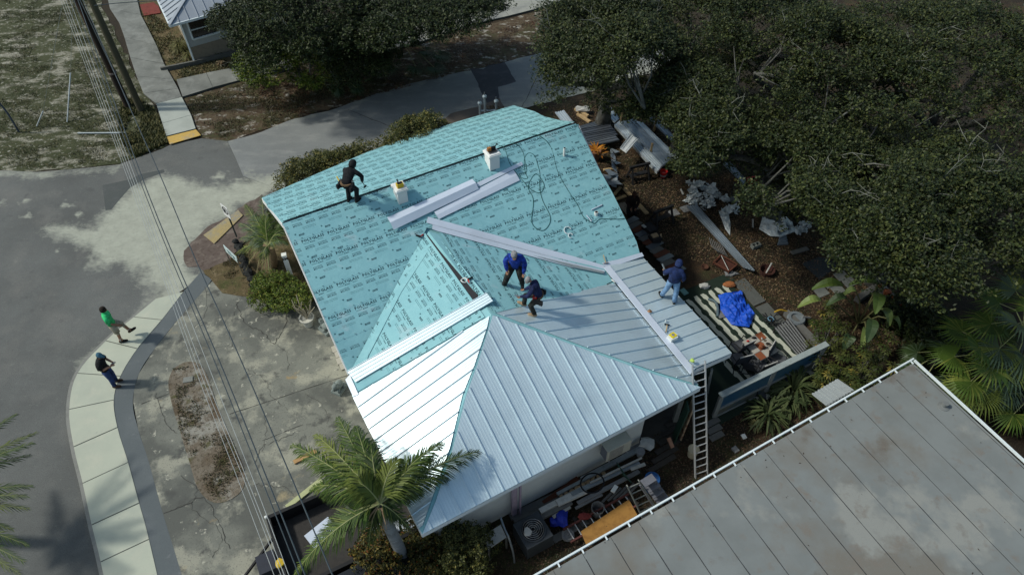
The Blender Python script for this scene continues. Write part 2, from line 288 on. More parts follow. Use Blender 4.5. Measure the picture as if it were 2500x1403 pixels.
# footpaths: every slab its own piece
m_walk = mat('pale_concrete', (0.40, 0.42, 0.345), [((0.35, 0.37, 0.31), 0.8, 0.4, 0.7), ((0.44, 0.44, 0.36), 2.0, 0.5, 0.8), ((0.29, 0.30, 0.26), 30, 0.62, 0.8), ((0.26, 0.27, 0.24), 3.1, 0.68, 0.80, 8)], 0.9, bump=(60, 0.2, 0.005))
m_walk2 = mat('weathered_concrete', (0.185, 0.19, 0.175), [((0.12, 0.125, 0.115), 0.8, 0.42, 0.65), ((0.24, 0.245, 0.23), 1.7, 0.5, 0.75), ((0.10, 0.10, 0.095), 30, 0.55, 0.75)], 0.92, bump=(50, 0.3, 0.006))
m_joint = plain('dark_joint', (0.10, 0.105, 0.095), 0.95)
def between(L, Rr, name, z, th, m, gap=0.03, kind='structure', jm=None, jitter=0.006, sub=1):
    """footpath from paired stations on its left and right edge; slabs are children of the bed"""
    LS, RS = (smoothline(L, sub), smoothline(Rr, sub)) if sub > 1 else (L, Rr)
    bed = MB(); bed.prism([(p.x, p.y) for p in LS]+[(p.x, p.y) for p in reversed(RS)], -0.01, z-0.018); b = bed.build(name, jm or m_joint, kind=kind)
    for i in range(len(L)-1):
        l0, l1, r0, r1 = L[i], L[i+1], Rr[i], Rr[i+1]
        u = (l1-l0).normalized()*gap/2; v = (r1-r0).normalized()*gap/2; zz = z+random.uniform(-jitter, jitter)
        if sub > 1: A_ = LS[i*sub:(i+1)*sub+1]; B_ = RS[i*sub:(i+1)*sub+1]; pts = [A_[0]+u]+A_[1:-1]+[A_[-1]-u]+[B_[-1]-v]+B_[1:-1][::-1]+[B_[0]+v]
        else: pts = [(l0+u), (l1-u), (r1-v), (r0+v)]
        MB().prism(pts, z-th, zz).build('slab', m, b)
    return b
Lx = [(296, 1590), (250, 1374), (228, 1284), (206, 1183), (184, 1094), (173, 1003), (193, 915), (262, 836), (330, 778), (384, 733)]
Rx = [(430, 1590), (367, 1319), (343, 1231), (316, 1132), (290, 1047), (281, 980), (297, 922), (338, 855), (397, 785), (450, 716)]
between(gp(*Lx), gp(*Rx), 'curved_footpath', 0.115, 0.10, m_walk, 0.035, sub=5)
kb = MB(); kl = smoothline(gp(*Lx), 5)
m_kerb = plain('kerb_concrete', (0.20, 0.20, 0.185), 0.9)
for a, b in zip(kl[:-1], kl[1:]): kb.beam(Vector((a.x, a.y, 0.045))-Vector((0.06, 0, 0)), Vector((b.x, b.y, 0.045))-Vector((0.06, 0, 0)), 0.11, 0.11)
kb.build('kerb', m_kerb, kind='structure')
between(gp((200, -190), (262, -10), (270, 25), (292, 58), (305, 94), (320, 145), (335, 190), (352, 232), (383, 257)), gp((285, -200), (333, -10), (345, 40), (366, 80), (384, 116), (402, 160), (424, 198), (436, 220), (445, 241)), 'neighbour_footpath', 0.10, 0.08, m_walk2, 0.03)
m_walk3 = mat('new_concrete', (0.36, 0.38, 0.345), [((0.30, 0.32, 0.29), 1.2, 0.45, 0.7), ((0.24, 0.25, 0.23), 35, 0.6, 0.8)], 0.9)
between(gp((383, 257), (398, 305), (408, 336)), gp((445, 241), (468, 285), (479, 318)), 'footpath_ramp', 0.095, 0.08, m_walk3, 0.02)
between(gp((432, 198), (505, 182), (590, 166), (700, 135)), gp((447, 240), (521, 217), (612, 193), (720, 170)), 'side_footpath', 0.095, 0.08, m_walk2, 0.03)
between(gp((860, 100), (1000, 62), (1115, 30), (1212, 10), (1290, -12), (1420, -50), (1550, -90)), gp((900, 140), (1030, 105), (1130, 68), (1243, 42), (1305, 26), (1440, -18), (1580, -60)), 'far_footpath', 0.095, 0.08, mat('shaded_concrete', (0.28, 0.28, 0.25), [((0.15, 0.155, 0.155), 0.35, 0.48, 0.6), ((0.2, 0.2, 0.18), 30, 0.55, 0.8)], 0.9), 0.03)  # broad dark noise patches put shade into this concrete's colour
# tactile warning mats, with raised domes
m_tact = mat('yellow_tactile', (0.50, 0.33, 0.09), [((0.36, 0.30, 0.20), 2.2, 0.5, 0.64, 8), ((0.56, 0.38, 0.10), 9, 0.5, 0.7)], 0.85)
def tactile(px, z, lab, m_tact=m_tact):
    P = gp(*px); t = thing('tactile_mat', lab, 'tactile paving', P[0], group='yellow tactile paving mats')
    MB().prism(P, z-0.02, z).build('mat', m_tact, t); d = MB(); n1, n2 = 26, 9
    for i in range(n1):
        for j in range(n2):
            p = P[0].lerp(P[1], (i+.5)/n1).lerp(P[3].lerp(P[2], (i+.5)/n1), (j+.5)/n2); d.box((p.x, p.y, z+0.003), (0.03, 0.03, 0.006), taper=0.6)
    d.build('dome', m_tact, t, kind='stuff'); return t
tactile([(409, 338), (480, 320), (492, 334), (416, 356)], 0.09, 'worn yellow tactile mat where the upper footpath meets the street, bitten by asphalt')
tactile([(498, 576), (582, 515), (594, 528), (524, 597)], 0.06, 'sand-dusted yellow tactile mat beside the round street sign pole', mat('dusty_tactile', (0.33, 0.26, 0.13), [((0.27, 0.25, 0.20), 1.6, 0.45, 0.62, 8), ((0.38, 0.29, 0.12), 9, 0.5, 0.7)], 0.9))
sheet('worn_corner_concrete', rough_edge(gp((480, 640), (500, 605), (524, 592), (590, 532), (640, 500), (660, 530), (590, 600), (560, 640), (500, 665)), 0.2, 0.05, 10), 0.02, m_stain)
MB().prism(gp((342, 14), (375, 8), (388, 18), (393, 34), (352, 41)), 0, 0.06).build('red_paving', plain('red_paint', (0.17, 0.035, 0.026), 0.85, var=0.4), kind='structure')
# asphalt ribbon inside the footpath, driveway concrete
m_ribbon = mat('blue_grey_asphalt', (0.098, 0.112, 0.118), [((0.12, 0.134, 0.14), 0.8, 0.45, 0.7), ((0.08, 0.088, 0.10), 45, 0.5, 0.75), ((0.17, 0.18, 0.185), 3, 0.64, 0.78)], 0.92)
rib = smoothline(gp(*Rx[::-1]), 5)+smoothline(gp((500, 1590), (446, 1403), (396, 1240), (366, 1130), (340, 1050), (327, 985), (342, 915), (380, 855), (440, 780), (500, 712), (520, 686)), 5)+gp((492, 668))
sheet('asphalt_ribbon', rib, 0.10, m_ribbon, th=0.08)
m_drive = mat('stained_driveway', (0.165, 0.168, 0.145), [((0.095, 0.098, 0.088), 0.5, 0.44, 0.58, 9), ((0.27, 0.265, 0.215), 0.9, 0.52, 0.62, 10), ((0.075, 0.076, 0.070), 2.1, 0.56, 0.68, 10), ((0.36, 0.35, 0.29), 4.5, 0.62, 0.70, 9), ((0.31, 0.26, 0.16), 0.7, 0.64, 0.74, 9), ((0.075, 0.073, 0.068), 22, 0.56, 0.72, 8), ((0.30, 0.21, 0.09), 0.8, 0.68, 0.78, 8)], 0.92, bump=(25, 0.4, 0.01))
drive = gp((500, 712), (440, 780), (380, 855), (342, 915), (330, 955), (328, 985), (340, 1050), (366, 1130), (396, 1240), (420, 1330), (446, 1403), (500, 1590), (900, 1590), (1150, 1403), (1080, 1250), (960, 1090), (870, 920), (800, 800), (760, 690), (640, 640), (520, 690))
island = smoothline(gp((425, 905), (455, 888), (490, 893), (512, 930), (535, 1000), (570, 1080), (598, 1150), (596, 1195), (560, 1225), (520, 1228), (486, 1195), (465, 1130), (440, 1050), (420, 980), (414, 935), (425, 905)), 5)[:-1]
sheet('driveway', drive, 0.098, m_drive, th=0.09)
sheet('driveway_bed', rough_edge(island, 0.2, 0.05, 12), 0.112, mat('bed_soil', (0.16, 0.135, 0.105), [((0.10, 0.075, 0.05), 0.9, 0.45, 0.6, 8), ((0.25, 0.24, 0.21), 1.2, 0.5, 0.62, 9), ((0.06, 0.045, 0.028), 9, 0.5, 0.7), ((0.07, 0.07, 0.025), 2.2, 0.57, 0.68, 8)], 0.95, bump=(22, 0.8, 0.04)))
sheet('front_bed', rough_edge(gp((498, 665), (560, 640), (600, 600), (700, 560), (800, 760), (770, 740), (640, 735), (600, 728), (545, 720), (520, 690)), 0.25, 0.07, 13), 0.117, m_dry)
# cracks: thin dark open grooves drawn along the slab (real breaks in the concrete)
m_crack = plain('crack', (0.045, 0.042, 0.038), 1.0)
def crack(px, w, name='driveway_crack', z=0.108, jit=0.05, seed=0):
    P = smoothline(gp(*px, z=z), 7); rr = random.Random(seed); mb = MB(); pts = []
    for i, p in enumerate(P): pts.append((p+Vector((rr.uniform(-jit, jit), rr.uniform(-jit, jit), 0)), w*.62*rr.uniform(0.3, 1.3)))
    V = []; 
    for i, (p, ww) in enumerate(pts):
        d = (pts[min(i+1, len(pts)-1)][0]-pts[max(0, i-1)][0]).normalized(); n = Vector((-d.y, d.x, 0)); V += [p+n*ww/2, p-n*ww/2]
    mb.add(V, [(2*i, 2*i+1, 2*i+3, 2*i+2) for i in range(len(pts)-1)]); return mb
allc = MB()
for i, (px, w) in enumerate([([(700, 750), (697, 790), (680, 820), (668, 838), (640, 812), (600, 790), (585, 760), (580, 738)], .035), ([(668, 838), (700, 860), (705, 900)], .02), ([(575, 760), (560, 800), (565, 850)], .015),
        ([(735, 1050), (690, 1070), (640, 1090), (620, 1130)], .02), ([(620, 1180), (660, 1185), (700, 1190), (720, 1215)], .02), ([(600, 900), (640, 920), (660, 960), (700, 1000)], .018), ([(380, 960), (400, 1020), (430, 1060)], .02),
        ([(430, 1240), (500, 1215), (540, 1290), (560, 1340)], .025), ([(500, 700), (505, 760), (470, 800)], .018), ([(640, 1000), (650, 1050), (640, 1100)], .015), ([(440, 1160), (480, 1190), (470, 1240), (540, 1300), (520, 1360)], .02), ([(745, 960), (790, 990), (800, 1030)], .015), ([(470, 830), (520, 850), (560, 840)], .014)]):
    c_ = crack(px, w, seed=i); allc.add(c_.v, c_.f)
for a, b in (((560, 1010), (880, 905)), ((400, 1252), (470, 1225)), ((345, 985), (480, 935)), ((640, 1075), (740, 1035))):
    c_ = crack([a, ((a[0]+b[0])/2, (a[1]+b[1])/2), b], .03, jit=.006, seed=a[0]); allc.add(c_.v, c_.f)
o = allc.build('driveway_cracks', m_crack); o['kind'] = 'stuff'
rc = MB()
for px in ([(850, 268), (900, 288), (960, 312)], [(1335, 135), (1310, 190), (1275, 260)]):
    c_ = crack(px, .05, z=0.0125, jit=.03, seed=3); rc.add(c_.v, c_.f)
o = rc.build('road_crack', m_crack); o['kind'] = 'stuff'
# back yard leaf litter floor and paving scraps
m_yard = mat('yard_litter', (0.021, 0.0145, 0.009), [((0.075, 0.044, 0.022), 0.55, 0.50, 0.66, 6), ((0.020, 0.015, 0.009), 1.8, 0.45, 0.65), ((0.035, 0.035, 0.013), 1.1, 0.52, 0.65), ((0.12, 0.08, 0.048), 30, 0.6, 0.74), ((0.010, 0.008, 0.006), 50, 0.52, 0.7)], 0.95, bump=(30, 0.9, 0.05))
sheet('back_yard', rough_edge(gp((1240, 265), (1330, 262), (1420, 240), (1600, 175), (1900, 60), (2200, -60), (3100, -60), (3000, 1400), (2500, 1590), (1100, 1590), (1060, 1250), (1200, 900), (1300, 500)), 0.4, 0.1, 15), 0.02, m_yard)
# ------------------------------------------------------------------ the house being re-roofed
def proj(P):
    v = RC.T@(np.array(P, float)-[0, 0, CAMH]); return (1250+FPX*v[0]/-v[2], 701.5-FPX*v[1]/-v[2])
def hgt(P, py, lo=0.0, hi=14.0):                            # how tall a vertical standing at P must be to reach photo row py
    for _ in range(40):
        m = (lo+hi)/2
        if proj((P[0], P[1], P[2]+m))[1] > py: lo = m
        else: hi = m
    return lo
ZE = 2.72
NEAR = Plane(g(849, 910, ZE), g(1560, 620, ZE), g(690, 547, 5.21)); RRi = NEAR.hit(1412, 303)
FAR = Plane(g(640, 485, ZE), g(690, 547, 5.21), RRi)
PK = g(1200, 766, 4.39)
WL = Plane(g(845, 930, ZE), g(1030, 1303, ZE), PK); WF = Plane(g(1030, 1303, ZE), g(1710, 945, ZE), PK); WR = Plane(g(1710, 945, ZE), g(1477, 656, ZE), PK)
PO = Plane(g(1480, 652, 2.78), g(1692, 902, 2.78), g(1785, 862, 2.58))
NEAR.frame(g(849, 910, ZE), g(1560, 620, ZE)); FAR.frame(g(640, 485, ZE), FAR.hit(900, 372)); WL.frame(g(845, 930, ZE), g(1030, 1303, ZE)); WF.frame(g(1030, 1303, ZE), g(1710, 945, ZE)); WR.frame(g(1710, 945, ZE), g(1477, 656, ZE)); PO.frame(PO.hit(1785, 862), PO.hit(1562, 622))
FAR.frame(FAR.hit(640, 485), FAR.hit(640, 485)+(RRi-g(690, 547, 5.21)))
A0 = g(849, 910, 0); HA = R(28.75); HU = Vector((math.cos(HA), math.sin(HA), 0)); HV = Vector((-math.sin(HA), math.cos(HA), 0))
A0 = Vector((A0.x, A0.y, 0)); _a = g(849, 910, ZE); A0 = Vector((_a.x, _a.y, 0))
def H(x, y, z=0): return A0+HU*x+HV*y+Vector((0, 0, z))
house = thing('house', 'white-walled corner house being re-roofed with printed teal underlayment and pale metal panels', 'house', H(5, 2, 0))

m_memb = mat('teal_underlayment', (0.225, 0.45, 0.49), [((0.195, 0.41, 0.46), 0.7, 0.42, 0.68, 5), ((0.25, 0.48, 0.52), 2.2, 0.5, 0.75, 6, (1, 2, 1)), ((0.18, 0.38, 0.43), 7, 0.6, 0.8, 6), ((0.31, 0.47, 0.51), 1.1, 0.60, 0.72, 9, (1, 1.6, 1)), ((0.14, 0.30, 0.35), 2.9, 0.68, 0.76, 9)], 0.72, spec=0.25, bump=(2.6, 0.40, 0.05))
m_memb_l = m_memb
m_ink = plain('dark_ink', (0.006, 0.035, 0.05), 0.8, var=0.1); m_ink2 = plain('soft_ink', (0.02, 0.10, 0.12), 0.8, var=0.1)
m_black = plain('black_strip', (0.02, 0.02, 0.024), 0.8)
def metal_mat(name, col, rough, metal, var=0.06):
    m = mat(name, col, [(tuple(c*(1-var) for c in col), 1.3, 0.4, 0.7), (tuple(c*(1-var*2) for c in col), 9, 0.62, 0.8), (tuple(c*(1-var*2.2) for c in col), 0.6, 0.55, 0.7, 8)], rough, metal, spec=0.5, bump=(1.7, 0.16, 0.03)); return m
m_metal = metal_mat('pale_metal_panel', (0.61, 0.735, 0.79), 0.30, 0.45); m_rib = metal_mat('panel_rib', (0.60, 0.71, 0.77), 0.3, 0.5)
m_flash = metal_mat('white_flashing', (0.58, 0.64, 0.74), 0.45, 0.15)
m_wood = plain('pine_board', (0.42, 0.30, 0.16), 0.85, var=0.3, scale=9); m_white = plain('white_wall', (0.62, 0.64, 0.62), 0.85, var=0.10, scale=1.2)
m_dark = plain('dark_void', (0.02, 0.02, 0.02), 0.9); m_fascia = plain('fascia_white', (0.62, 0.64, 0.66), 0.7, var=0.12)

# --- lettering: built from the font's own outlines, laid 3 mm above each sheet
_tc = {}
def text2d(s, height, bold=0.0, width=None, shear=0.0):
    k = (s, height, bold, width, shear)
    if k in _tc: return _tc[k]
    cu = bpy.data.curves.new('t', 'FONT'); cu.body = s; cu.size = 1; cu.offset = bold; cu.resolution_u = 1; cu.shear = shear; cu.space_character = 1.08
    to = bpy.data.objects.new('t', cu); link(to); dg = bpy.context.evaluated_depsgraph_get(); me = bpy.data.meshes.new_from_object(to.evaluated_get(dg)); me.calc_loop_triangles()
    V = np.array([v.co[:2] for v in me.vertices]); T = np.array([t.vertices[:] for t in me.loop_triangles]); bpy.data.objects.remove(to); bpy.data.meshes.remove(me)
    V -= V.min(0); hh = V[:, 1].max(); V *= height/hh
    if width: V[:, 0] *= width/V[:, 0].max()
    _tc[k] = (V, T); return V, T
def bar2d(w, h): return np.array([(0, 0), (w, 0), (w, h), (0, h)], float), np.array([(0, 1, 2), (0, 2, 3)])
def ring2d(r, t=0.25, n=12):
    V = [(q*math.cos(2*PI*i/n), q*math.sin(2*PI*i/n)) for q in (r, r*(1-t)) for i in range(n)]; T = []
    for i in range(n): j = (i+1) % n; T += [(i, j, n+j), (i, n+j, n+i)]
    return np.array(V), np.array(T)
def disc2d(r, n=10): return np.array([(0, 0)]+[(r*math.cos(2*PI*i/n), r*math.sin(2*PI*i/n)) for i in range(n)]), np.array([(0, 1+i, 1+(i+1) % n) for i in range(n)])
class Print:
    def __init__(s): s.V, s.T, s.M, s.n = [], [], [], 0
    def put(s, vt, x, y, mi=0):
        V, T = vt; s.V.append(V+[x, y]); s.T.append(T+s.n); s.M += [mi]*len(T); s.n += len(V)
BIG = lambda: text2d('POLYGLASS', 0.108, 0.030, 0.75)
def print_row(P, s0, s1, t, big=True, sheet_h=0.95, dx=0.0, small=True, bx=1.0):
    """one roll's print, t = upper edge of the roll; pattern repeats every 0.845 m"""
    k0 = int(math.floor((s0-dx)/0.845))-1; k1 = int(math.ceil((s1-dx)/0.845))+1
    BIG = lambda: text2d('POLYGLASS', 0.098*(1.15 if bx > 1 else 1), 0.026*bx, 0.72); mapei = text2d('MAPEI', 0.028, 0.02, shear=0.2); ps = text2d('POLYSTICK', 0.036*bx**.5, 0.010*bx, 0.28); mts = text2d('MTS PLUS', 0.050*bx**.5, 0.020*bx, 0.29); pm = text2d('MAPEI', 0.042, 0.03, 0.17)
    l1 = text2d('Self-Adhered Roof Underlayment', 0.026, 0.004, 0.44, 0.25); l2 = text2d('High Temp, Fire-Rated, Roofing', 0.026, 0.004, 0.42, 0.25)
    for k in range(k0, k1):
        x = dx+k*0.845
        if big:
            P.put(BIG(), x+.02, t-.185); P.put(bar2d(.19, .010), x+.04, t-.235, 1); P.put(mapei, x+.30, t-.250); P.put(disc2d(.02), x+.27, t-.235, 1); P.put(bar2d(.17, .010), x+.50, t-.235, 1)
        for q in (0, 1): P.put(ps, x+.05+.42*q, t-.365); P.put(mts, x+.05+.42*q, t-.430)
        if small: P.put(l1, x+.30, t-.535, 1); P.put(l2, x+.31, t-.580, 1)
        P.put(ring2d(.026, .35), x+.62+.25, t-.66, 1); P.put(disc2d(.012, 6), x+.87, t-.66, 1); P.put(pm, x+.12, t-.735); P.put(bar2d(.17, .010), x+.11, t-.752)
    P.put(bar2d(s1-s0, .014), s0, t-sheet_h+.055, 0)
def lay_print(Pn, pl, poly_st, off, parent, name='lettering', rot=0):
    if not Pn.V: return None
    V = np.concatenate(Pn.V); T = np.concatenate(Pn.T); M = np.array(Pn.M); ok = inpoly(V[:, 0], V[:, 1], poly_st); k = ok[T].all(1); T = T[k]; M = M[k]
    if not len(T): return None
    u = np.unique(T); mp = np.zeros(len(V), int); mp[u] = np.arange(len(u)); V = V[u]; T = mp[T]
    W3 = pl.o+V[:, :1]*pl.u+V[:, 1:2]*pl.t+pl.n*off; n = np.cross(W3[T[0, 1]]-W3[T[0, 0]], W3[T[0, 2]]-W3[T[0, 0]])
    if n@pl.n < 0: T = T[:, ::-1]
    off3 = np.array(wloc(parent)); me = np_mesh(name, W3-off3, T, [m_ink, m_ink2], M); o = link(bpy.data.objects.new(name, me)); o.parent = parent; o['kind'] = 'stuff'; return o
def clip(poly, ax, v, keep_gt):                             # half-plane clip in 2-D
    out = []; n = len(poly); f = lambda p: (p[ax]-v)*(1 if keep_gt else -1)
    for i in range(n):
        a, b = poly[i], poly[(i+1) % n]; fa, fb = f(a), f(b)
        if fa >= 0: out.append(a)
        if (fa > 0 > fb) or (fa < 0 < fb): t = fa/(fa-fb); out.append((a[0]+(b[0]-a[0])*t, a[1]+(b[1]-a[1])*t))
    return out
def islands(mb):
    par = list(range(len(mb.v)))
    def find(i):
        while par[i] != i: par[i] = par[par[i]]; i = par[i]
        return i
    for f in mb.f:
        for a in f[1:]: par[find(a)] = find(f[0])
    grp = {}
    for f in mb.f: grp.setdefault(find(f[0]), []).append(f)
    out = []
    for fs in sorted(grp.values(), key=len, reverse=True):
        ids = sorted({i for f in fs for i in f}); mp = {i: k for k, i in enumerate(ids)}; out.append(MB().add([mb.v[i] for i in ids], [tuple(mp[i] for i in f) for f in fs]))
    return out or [mb]
def _pieces(q, t1, split):
    return [q] if not split or t1 > split[1] else [z for z in (clip(q, 0, split[0], False), clip(q, 0, split[0], True)) if len(z) > 2]
def sheets(pl, px, rows, mats, hh=0.95, first_off=0.030, dx0=0.0, big_rows=None, small=True, step=0.0035, stag=0.31, dxs=None, vs=1.0, split=None):
    """underlayment: rolls laid across the slope, each lapped over the one below, printing on each"""
    poly = [pl.stpx(*p) for p in px]; out = []
    for i, t1 in enumerate(rows):
        t0 = rows[i+1]-0.05 if i+1 < len(rows) else -9; q = clip(clip(poly, 1, t1, False), 1, t0, True)
        if len(q) < 3: continue
        off = first_off+step*(len(rows)-i)
        for q in _pieces(q, t1, split):
            mb = MB()
            try: mb.slab([Vector(pl.at(a, b, off)) for a, b in q], 0.0, pl.n)
            except Exception: continue
            isl = islands(mb); o = isl[0].build('membrane_sheet', mats, house); out.append(o)
            for m_ in isl[1:]: m_.build('membrane_sheet', mats, house)
            if big_rows is not None and big_rows[i] is None: continue
            P = Print(); s0 = min(a for a, b in q); s1 = max(a for a, b in q); print_row(P, s0, s1, t1, True if big_rows is None else big_rows[i], t1-t0, dxs[i] if dxs else dx0+stag*i, small, 1.5 if vs > 1 else 1.0)
            if vs != 1.0:
                for V_, T_ in zip(P.V, P.T): c_ = V_[:, 1].mean(); V_[:, 1] = c_+(V_[:, 1]-c_)*vs
            lay_print(P, pl, q, off+0.003, o)
    return out
# decks under everything
dk = MB()
for pl, px in ((NEAR, [(690, 547), (1412, 303), (1560, 620), (849, 910)]), (FAR, [(641, 486), (700, 461), (780, 426), (900, 374), (1000, 338), (1120, 300), (1252, 261), (1306, 277), (1336, 291), (1392, 300), (1409, 305), (691, 547)])):
    dk.slab([pl.hit(*p, -0.02 if pl is NEAR else 0.0) for p in px], 0.12, pl.n)
dk.build('roof_deck', m_memb, house)
dk = MB()
for pl, px in ((WL, [(1046, 565), (1200, 768), (1030, 1301), (846, 932), (860, 903)]), (WF, [(1200, 768), (1708, 945), (1030, 1301)]), (WR, [(1046, 565), (1474, 657), (1706, 943), (1202, 768)])):
    dk.slab([pl.hit(*p, 0.008) for p in px], 0.13, pl.n)
dk.slab([PO.hit(*p, -0.005) for p in [(1482, 654), (1560, 628), (1778, 864), (1694, 900)]], 0.10, PO.n)
dk.build('wing_deck', m_memb, house)
# main near slope rolls: the row positions are measured from the photograph
NP = [(690, 546), (1404, 303), (1412, 314), (1430, 349), (1458, 407), (1494, 471), (1553, 590), (1562, 622), (1477, 655), (1042, 557), (858, 905), (849, 907), (800, 795), (762, 707), (722, 612)]
sheets(NEAR, NP, [5.32, 4.51, 3.79, 2.82, 1.91, 1.05], m_memb, big_rows=[True, True, True, True, True, False], dxs=[.1, .2, .19, .68, .06, .3], split=NEAR.stpx(1042, 557))
FP = [(640, 485), (700, 459), (780, 424), (900, 372), (1000, 336), (1120, 298), (1254, 259), (1306, 275), (1330, 288), (1365, 297), (1404, 302), (690, 545), (668, 521), (655, 510), (650, 497)]
ft = FAR.stpx(690, 546)[1]
sheets(FAR, FP, [ft+0.05, ft-0.80, ft-1.68, ft-2.56, ft-3.44, ft-4.32, ft-5.2, ft-6.1, ft-7.0, ft-7.9], m_memb_l, dx0=0.2, small=True, stag=0.53, vs=1.12)
WLP = [(1043, 558), (1199, 767), (866, 962), (849, 932), (858, 906)]; wt = WL.stpx(1043, 558)[1]
sheets(WL, WLP, [wt-0.14, wt-1.02, wt-1.93, wt-2.8], m_memb_l, dx0=0.1, hh=0.9)
WRP = [(1052, 563), (1474, 657), (1500, 694), (1208, 766), (1200, 760)]; wr_t = WR.stpx(1120, 660)[1]
sheets(WR, WRP, [wr_t-0.10, wr_t-1.0, wr_t-1.9, wr_t-2.8, wr_t-3.7], m_memb, dx0=0.3, hh=0.9)
# cap nails along the laps, dusty boot scuffs
cn = MB(); rr = random.Random(17)
for pl, px, rows_ in ((NEAR, NP, [4.51, 3.79, 2.82, 1.91, 1.05]), (FAR, FP, [ft-.80, ft-1.68, ft-2.56, ft-3.44])):
    poly = [pl.stpx(*p) for p in px]
    for t_ in rows_:
        for i in range(70):
            s_ = i*.30+rr.uniform(-.05, .05)-6
            if inpoly(s_, t_-.02, poly): cn.box(pl.at(s_, t_-.02, .062), (.03, .03, .006), HA)
cn.build('cap_nails', plain('cap_nail', (.10, .22, .24), .5), house, kind='stuff')
# open ridge slots and valley tape
mb = MB(); a = Vector(NEAR.hit(690, 548)); b = Vector(NEAR.hit(1408, 303))
pts = [a.lerp(b, i/24)+Vector((0, 0, 0.055+0.012*math.sin(i*2.1))) for i in range(25)]; mb.tube(pts, 0.014, 5); mb.build('ridge_gap', m_black, house)
mb = MB(); mb.slab([WL.hit(*p, 0.052) for p in [(1041, 574), (1051, 571), (1168, 722), (1155, 731)]], 0.01, WL.n); mb.build('ridge_gap', m_black, house)
mb = MB(); mb.slab([WL.hit(*p, 0.05) for p in [(1051, 571), (1062, 569), (1184, 718), (1170, 725)]], 0.004, WL.n); rs = mb.build('ridge_strip', m_memb_l, house)
Pn = Print(); pl = WL; a = WL.stpx(1056, 570); b = WL.stpx(1177, 721); L = abs(b[0]-a[0]); 
for k in range(4): Pn.put(BIG(), a[0]+0.1+k*0.845 if b[0] > a[0] else b[0]+k*.845, (a[1]+b[1])/2-0.04)
lay_print(Pn, WL, [WL.stpx(*p) for p in [(1051, 571), (1062, 569), (1184, 718), (1170, 725)]], 0.056, rs)
mb = MB(); mb.slab([WL.hit(*p, 0.055) for p in [(1032, 610), (1043, 616), (980, 712), (893, 880), (862, 903), (868, 890), (955, 735)]], 0.004, WL.n); mb.build('valley_patch', m_memb, house)
mb = MB(); mb.slab([WL.hit(*p, 0.06) for p in [(886, 858), (900, 862), (890, 905), (872, 910)]], 0.004, WL.n); mb.build('valley_patch', m_memb_l, house)

# --- standing-seam panels: pan, raised seam and pencil ribs, each panel a part of its own
PW = 0.4185
def interval(poly, s):
    ts = []; n = len(poly)
    for i in range(n):
        a, b = poly[i], poly[(i+1) % n]
        if (a[0]-s)*(b[0]-s) < 0: ts.append(a[1]+(b[1]-a[1])*(s-a[0])/(b[0]-a[0]))
    return (min(ts), max(ts)) if len(ts) > 1 else None
def panels(pl, px, s_seam, off=0.035, ribh=0.042, mi=None, pencil=4, name='metal_panel', parent=None, group_m=None):
    poly = [pl.stpx(*p) for p in px]; s0 = min(a for a, b in poly); s1 = max(a for a, b in poly); k = math.floor((s0-s_seam)/PW); out = []
    while s_seam+k*PW < s1:
        a = s_seam+k*PW; b = a+PW; k += 1; q = clip(clip(poly, 0, a+0.001, True), 0, b-0.001, False)
        if len(q) < 3: continue
        area = abs(sum(q[i][0]*q[(i+1) % len(q)][1]-q[(i+1) % len(q)][0]*q[i][1] for i in range(len(q))))/2
        if area < 0.01: continue
        oo = off+random.uniform(-0.001, 0.001); mb = MB(); mb.slab([pl.at(x, y, oo) for x, y in q], 0.006, pl.n)
        iv = interval(poly, a+0.012)
        if iv and iv[1]-iv[0] > 0.08:
            mb.beam(pl.at(a+0.012, iv[0]+.005, oo+ribh/2-.002), pl.at(a+0.012, iv[1]-.005, oo+ribh/2-.002), 0.028, ribh, 1, up=pl.n)
        for j in range(pencil):
            x = a+PW*(j+1)/(pencil+1); iv = interval(poly, x)
            if iv and iv[1]-iv[0] > 0.1:
                e0, e1 = iv[0]+.01, iv[1]-.01; w = 0.022; V = [pl.at(x-w, e0, oo+.0005), pl.at(x+w, e0, oo+.0005), pl.at(x, e0, oo+.0035), pl.at(x-w, e1, oo+.0005), pl.at(x+w, e1, oo+.0005), pl.at(x, e1, oo+.0035)]
                mb.add(V, [(0, 2, 5, 3), (2, 1, 4, 5)])
        out.append(mb.build(name, [m_metal, m_rib], parent or house))
    return out
wls = WL.stpx(862, 968)[0]
panels(WL, [(1196, 772), (1190, 800), (1160, 890), (1130, 965), (1100, 1090), (1050, 1232), (1027, 1298), (862, 968)], wls)
panels(WF, [(1203, 770), (1450, 862), (1600, 915), (1710, 945), (1031, 1303), (1064, 1222), (1106, 1092), (1138, 965), (1166, 888)], 0.26)
wrs = WR.stpx(1343, 810)[0]
panels(WR, [(1206, 764), (1499, 692), (1704, 940), (1600, 908), (1450, 856)], wrs)
pos = PO.stpx(1602, 659)[0]
panels(PO, [(1484, 652), (1562, 622), (1786, 863), (1690, 903)], pos)
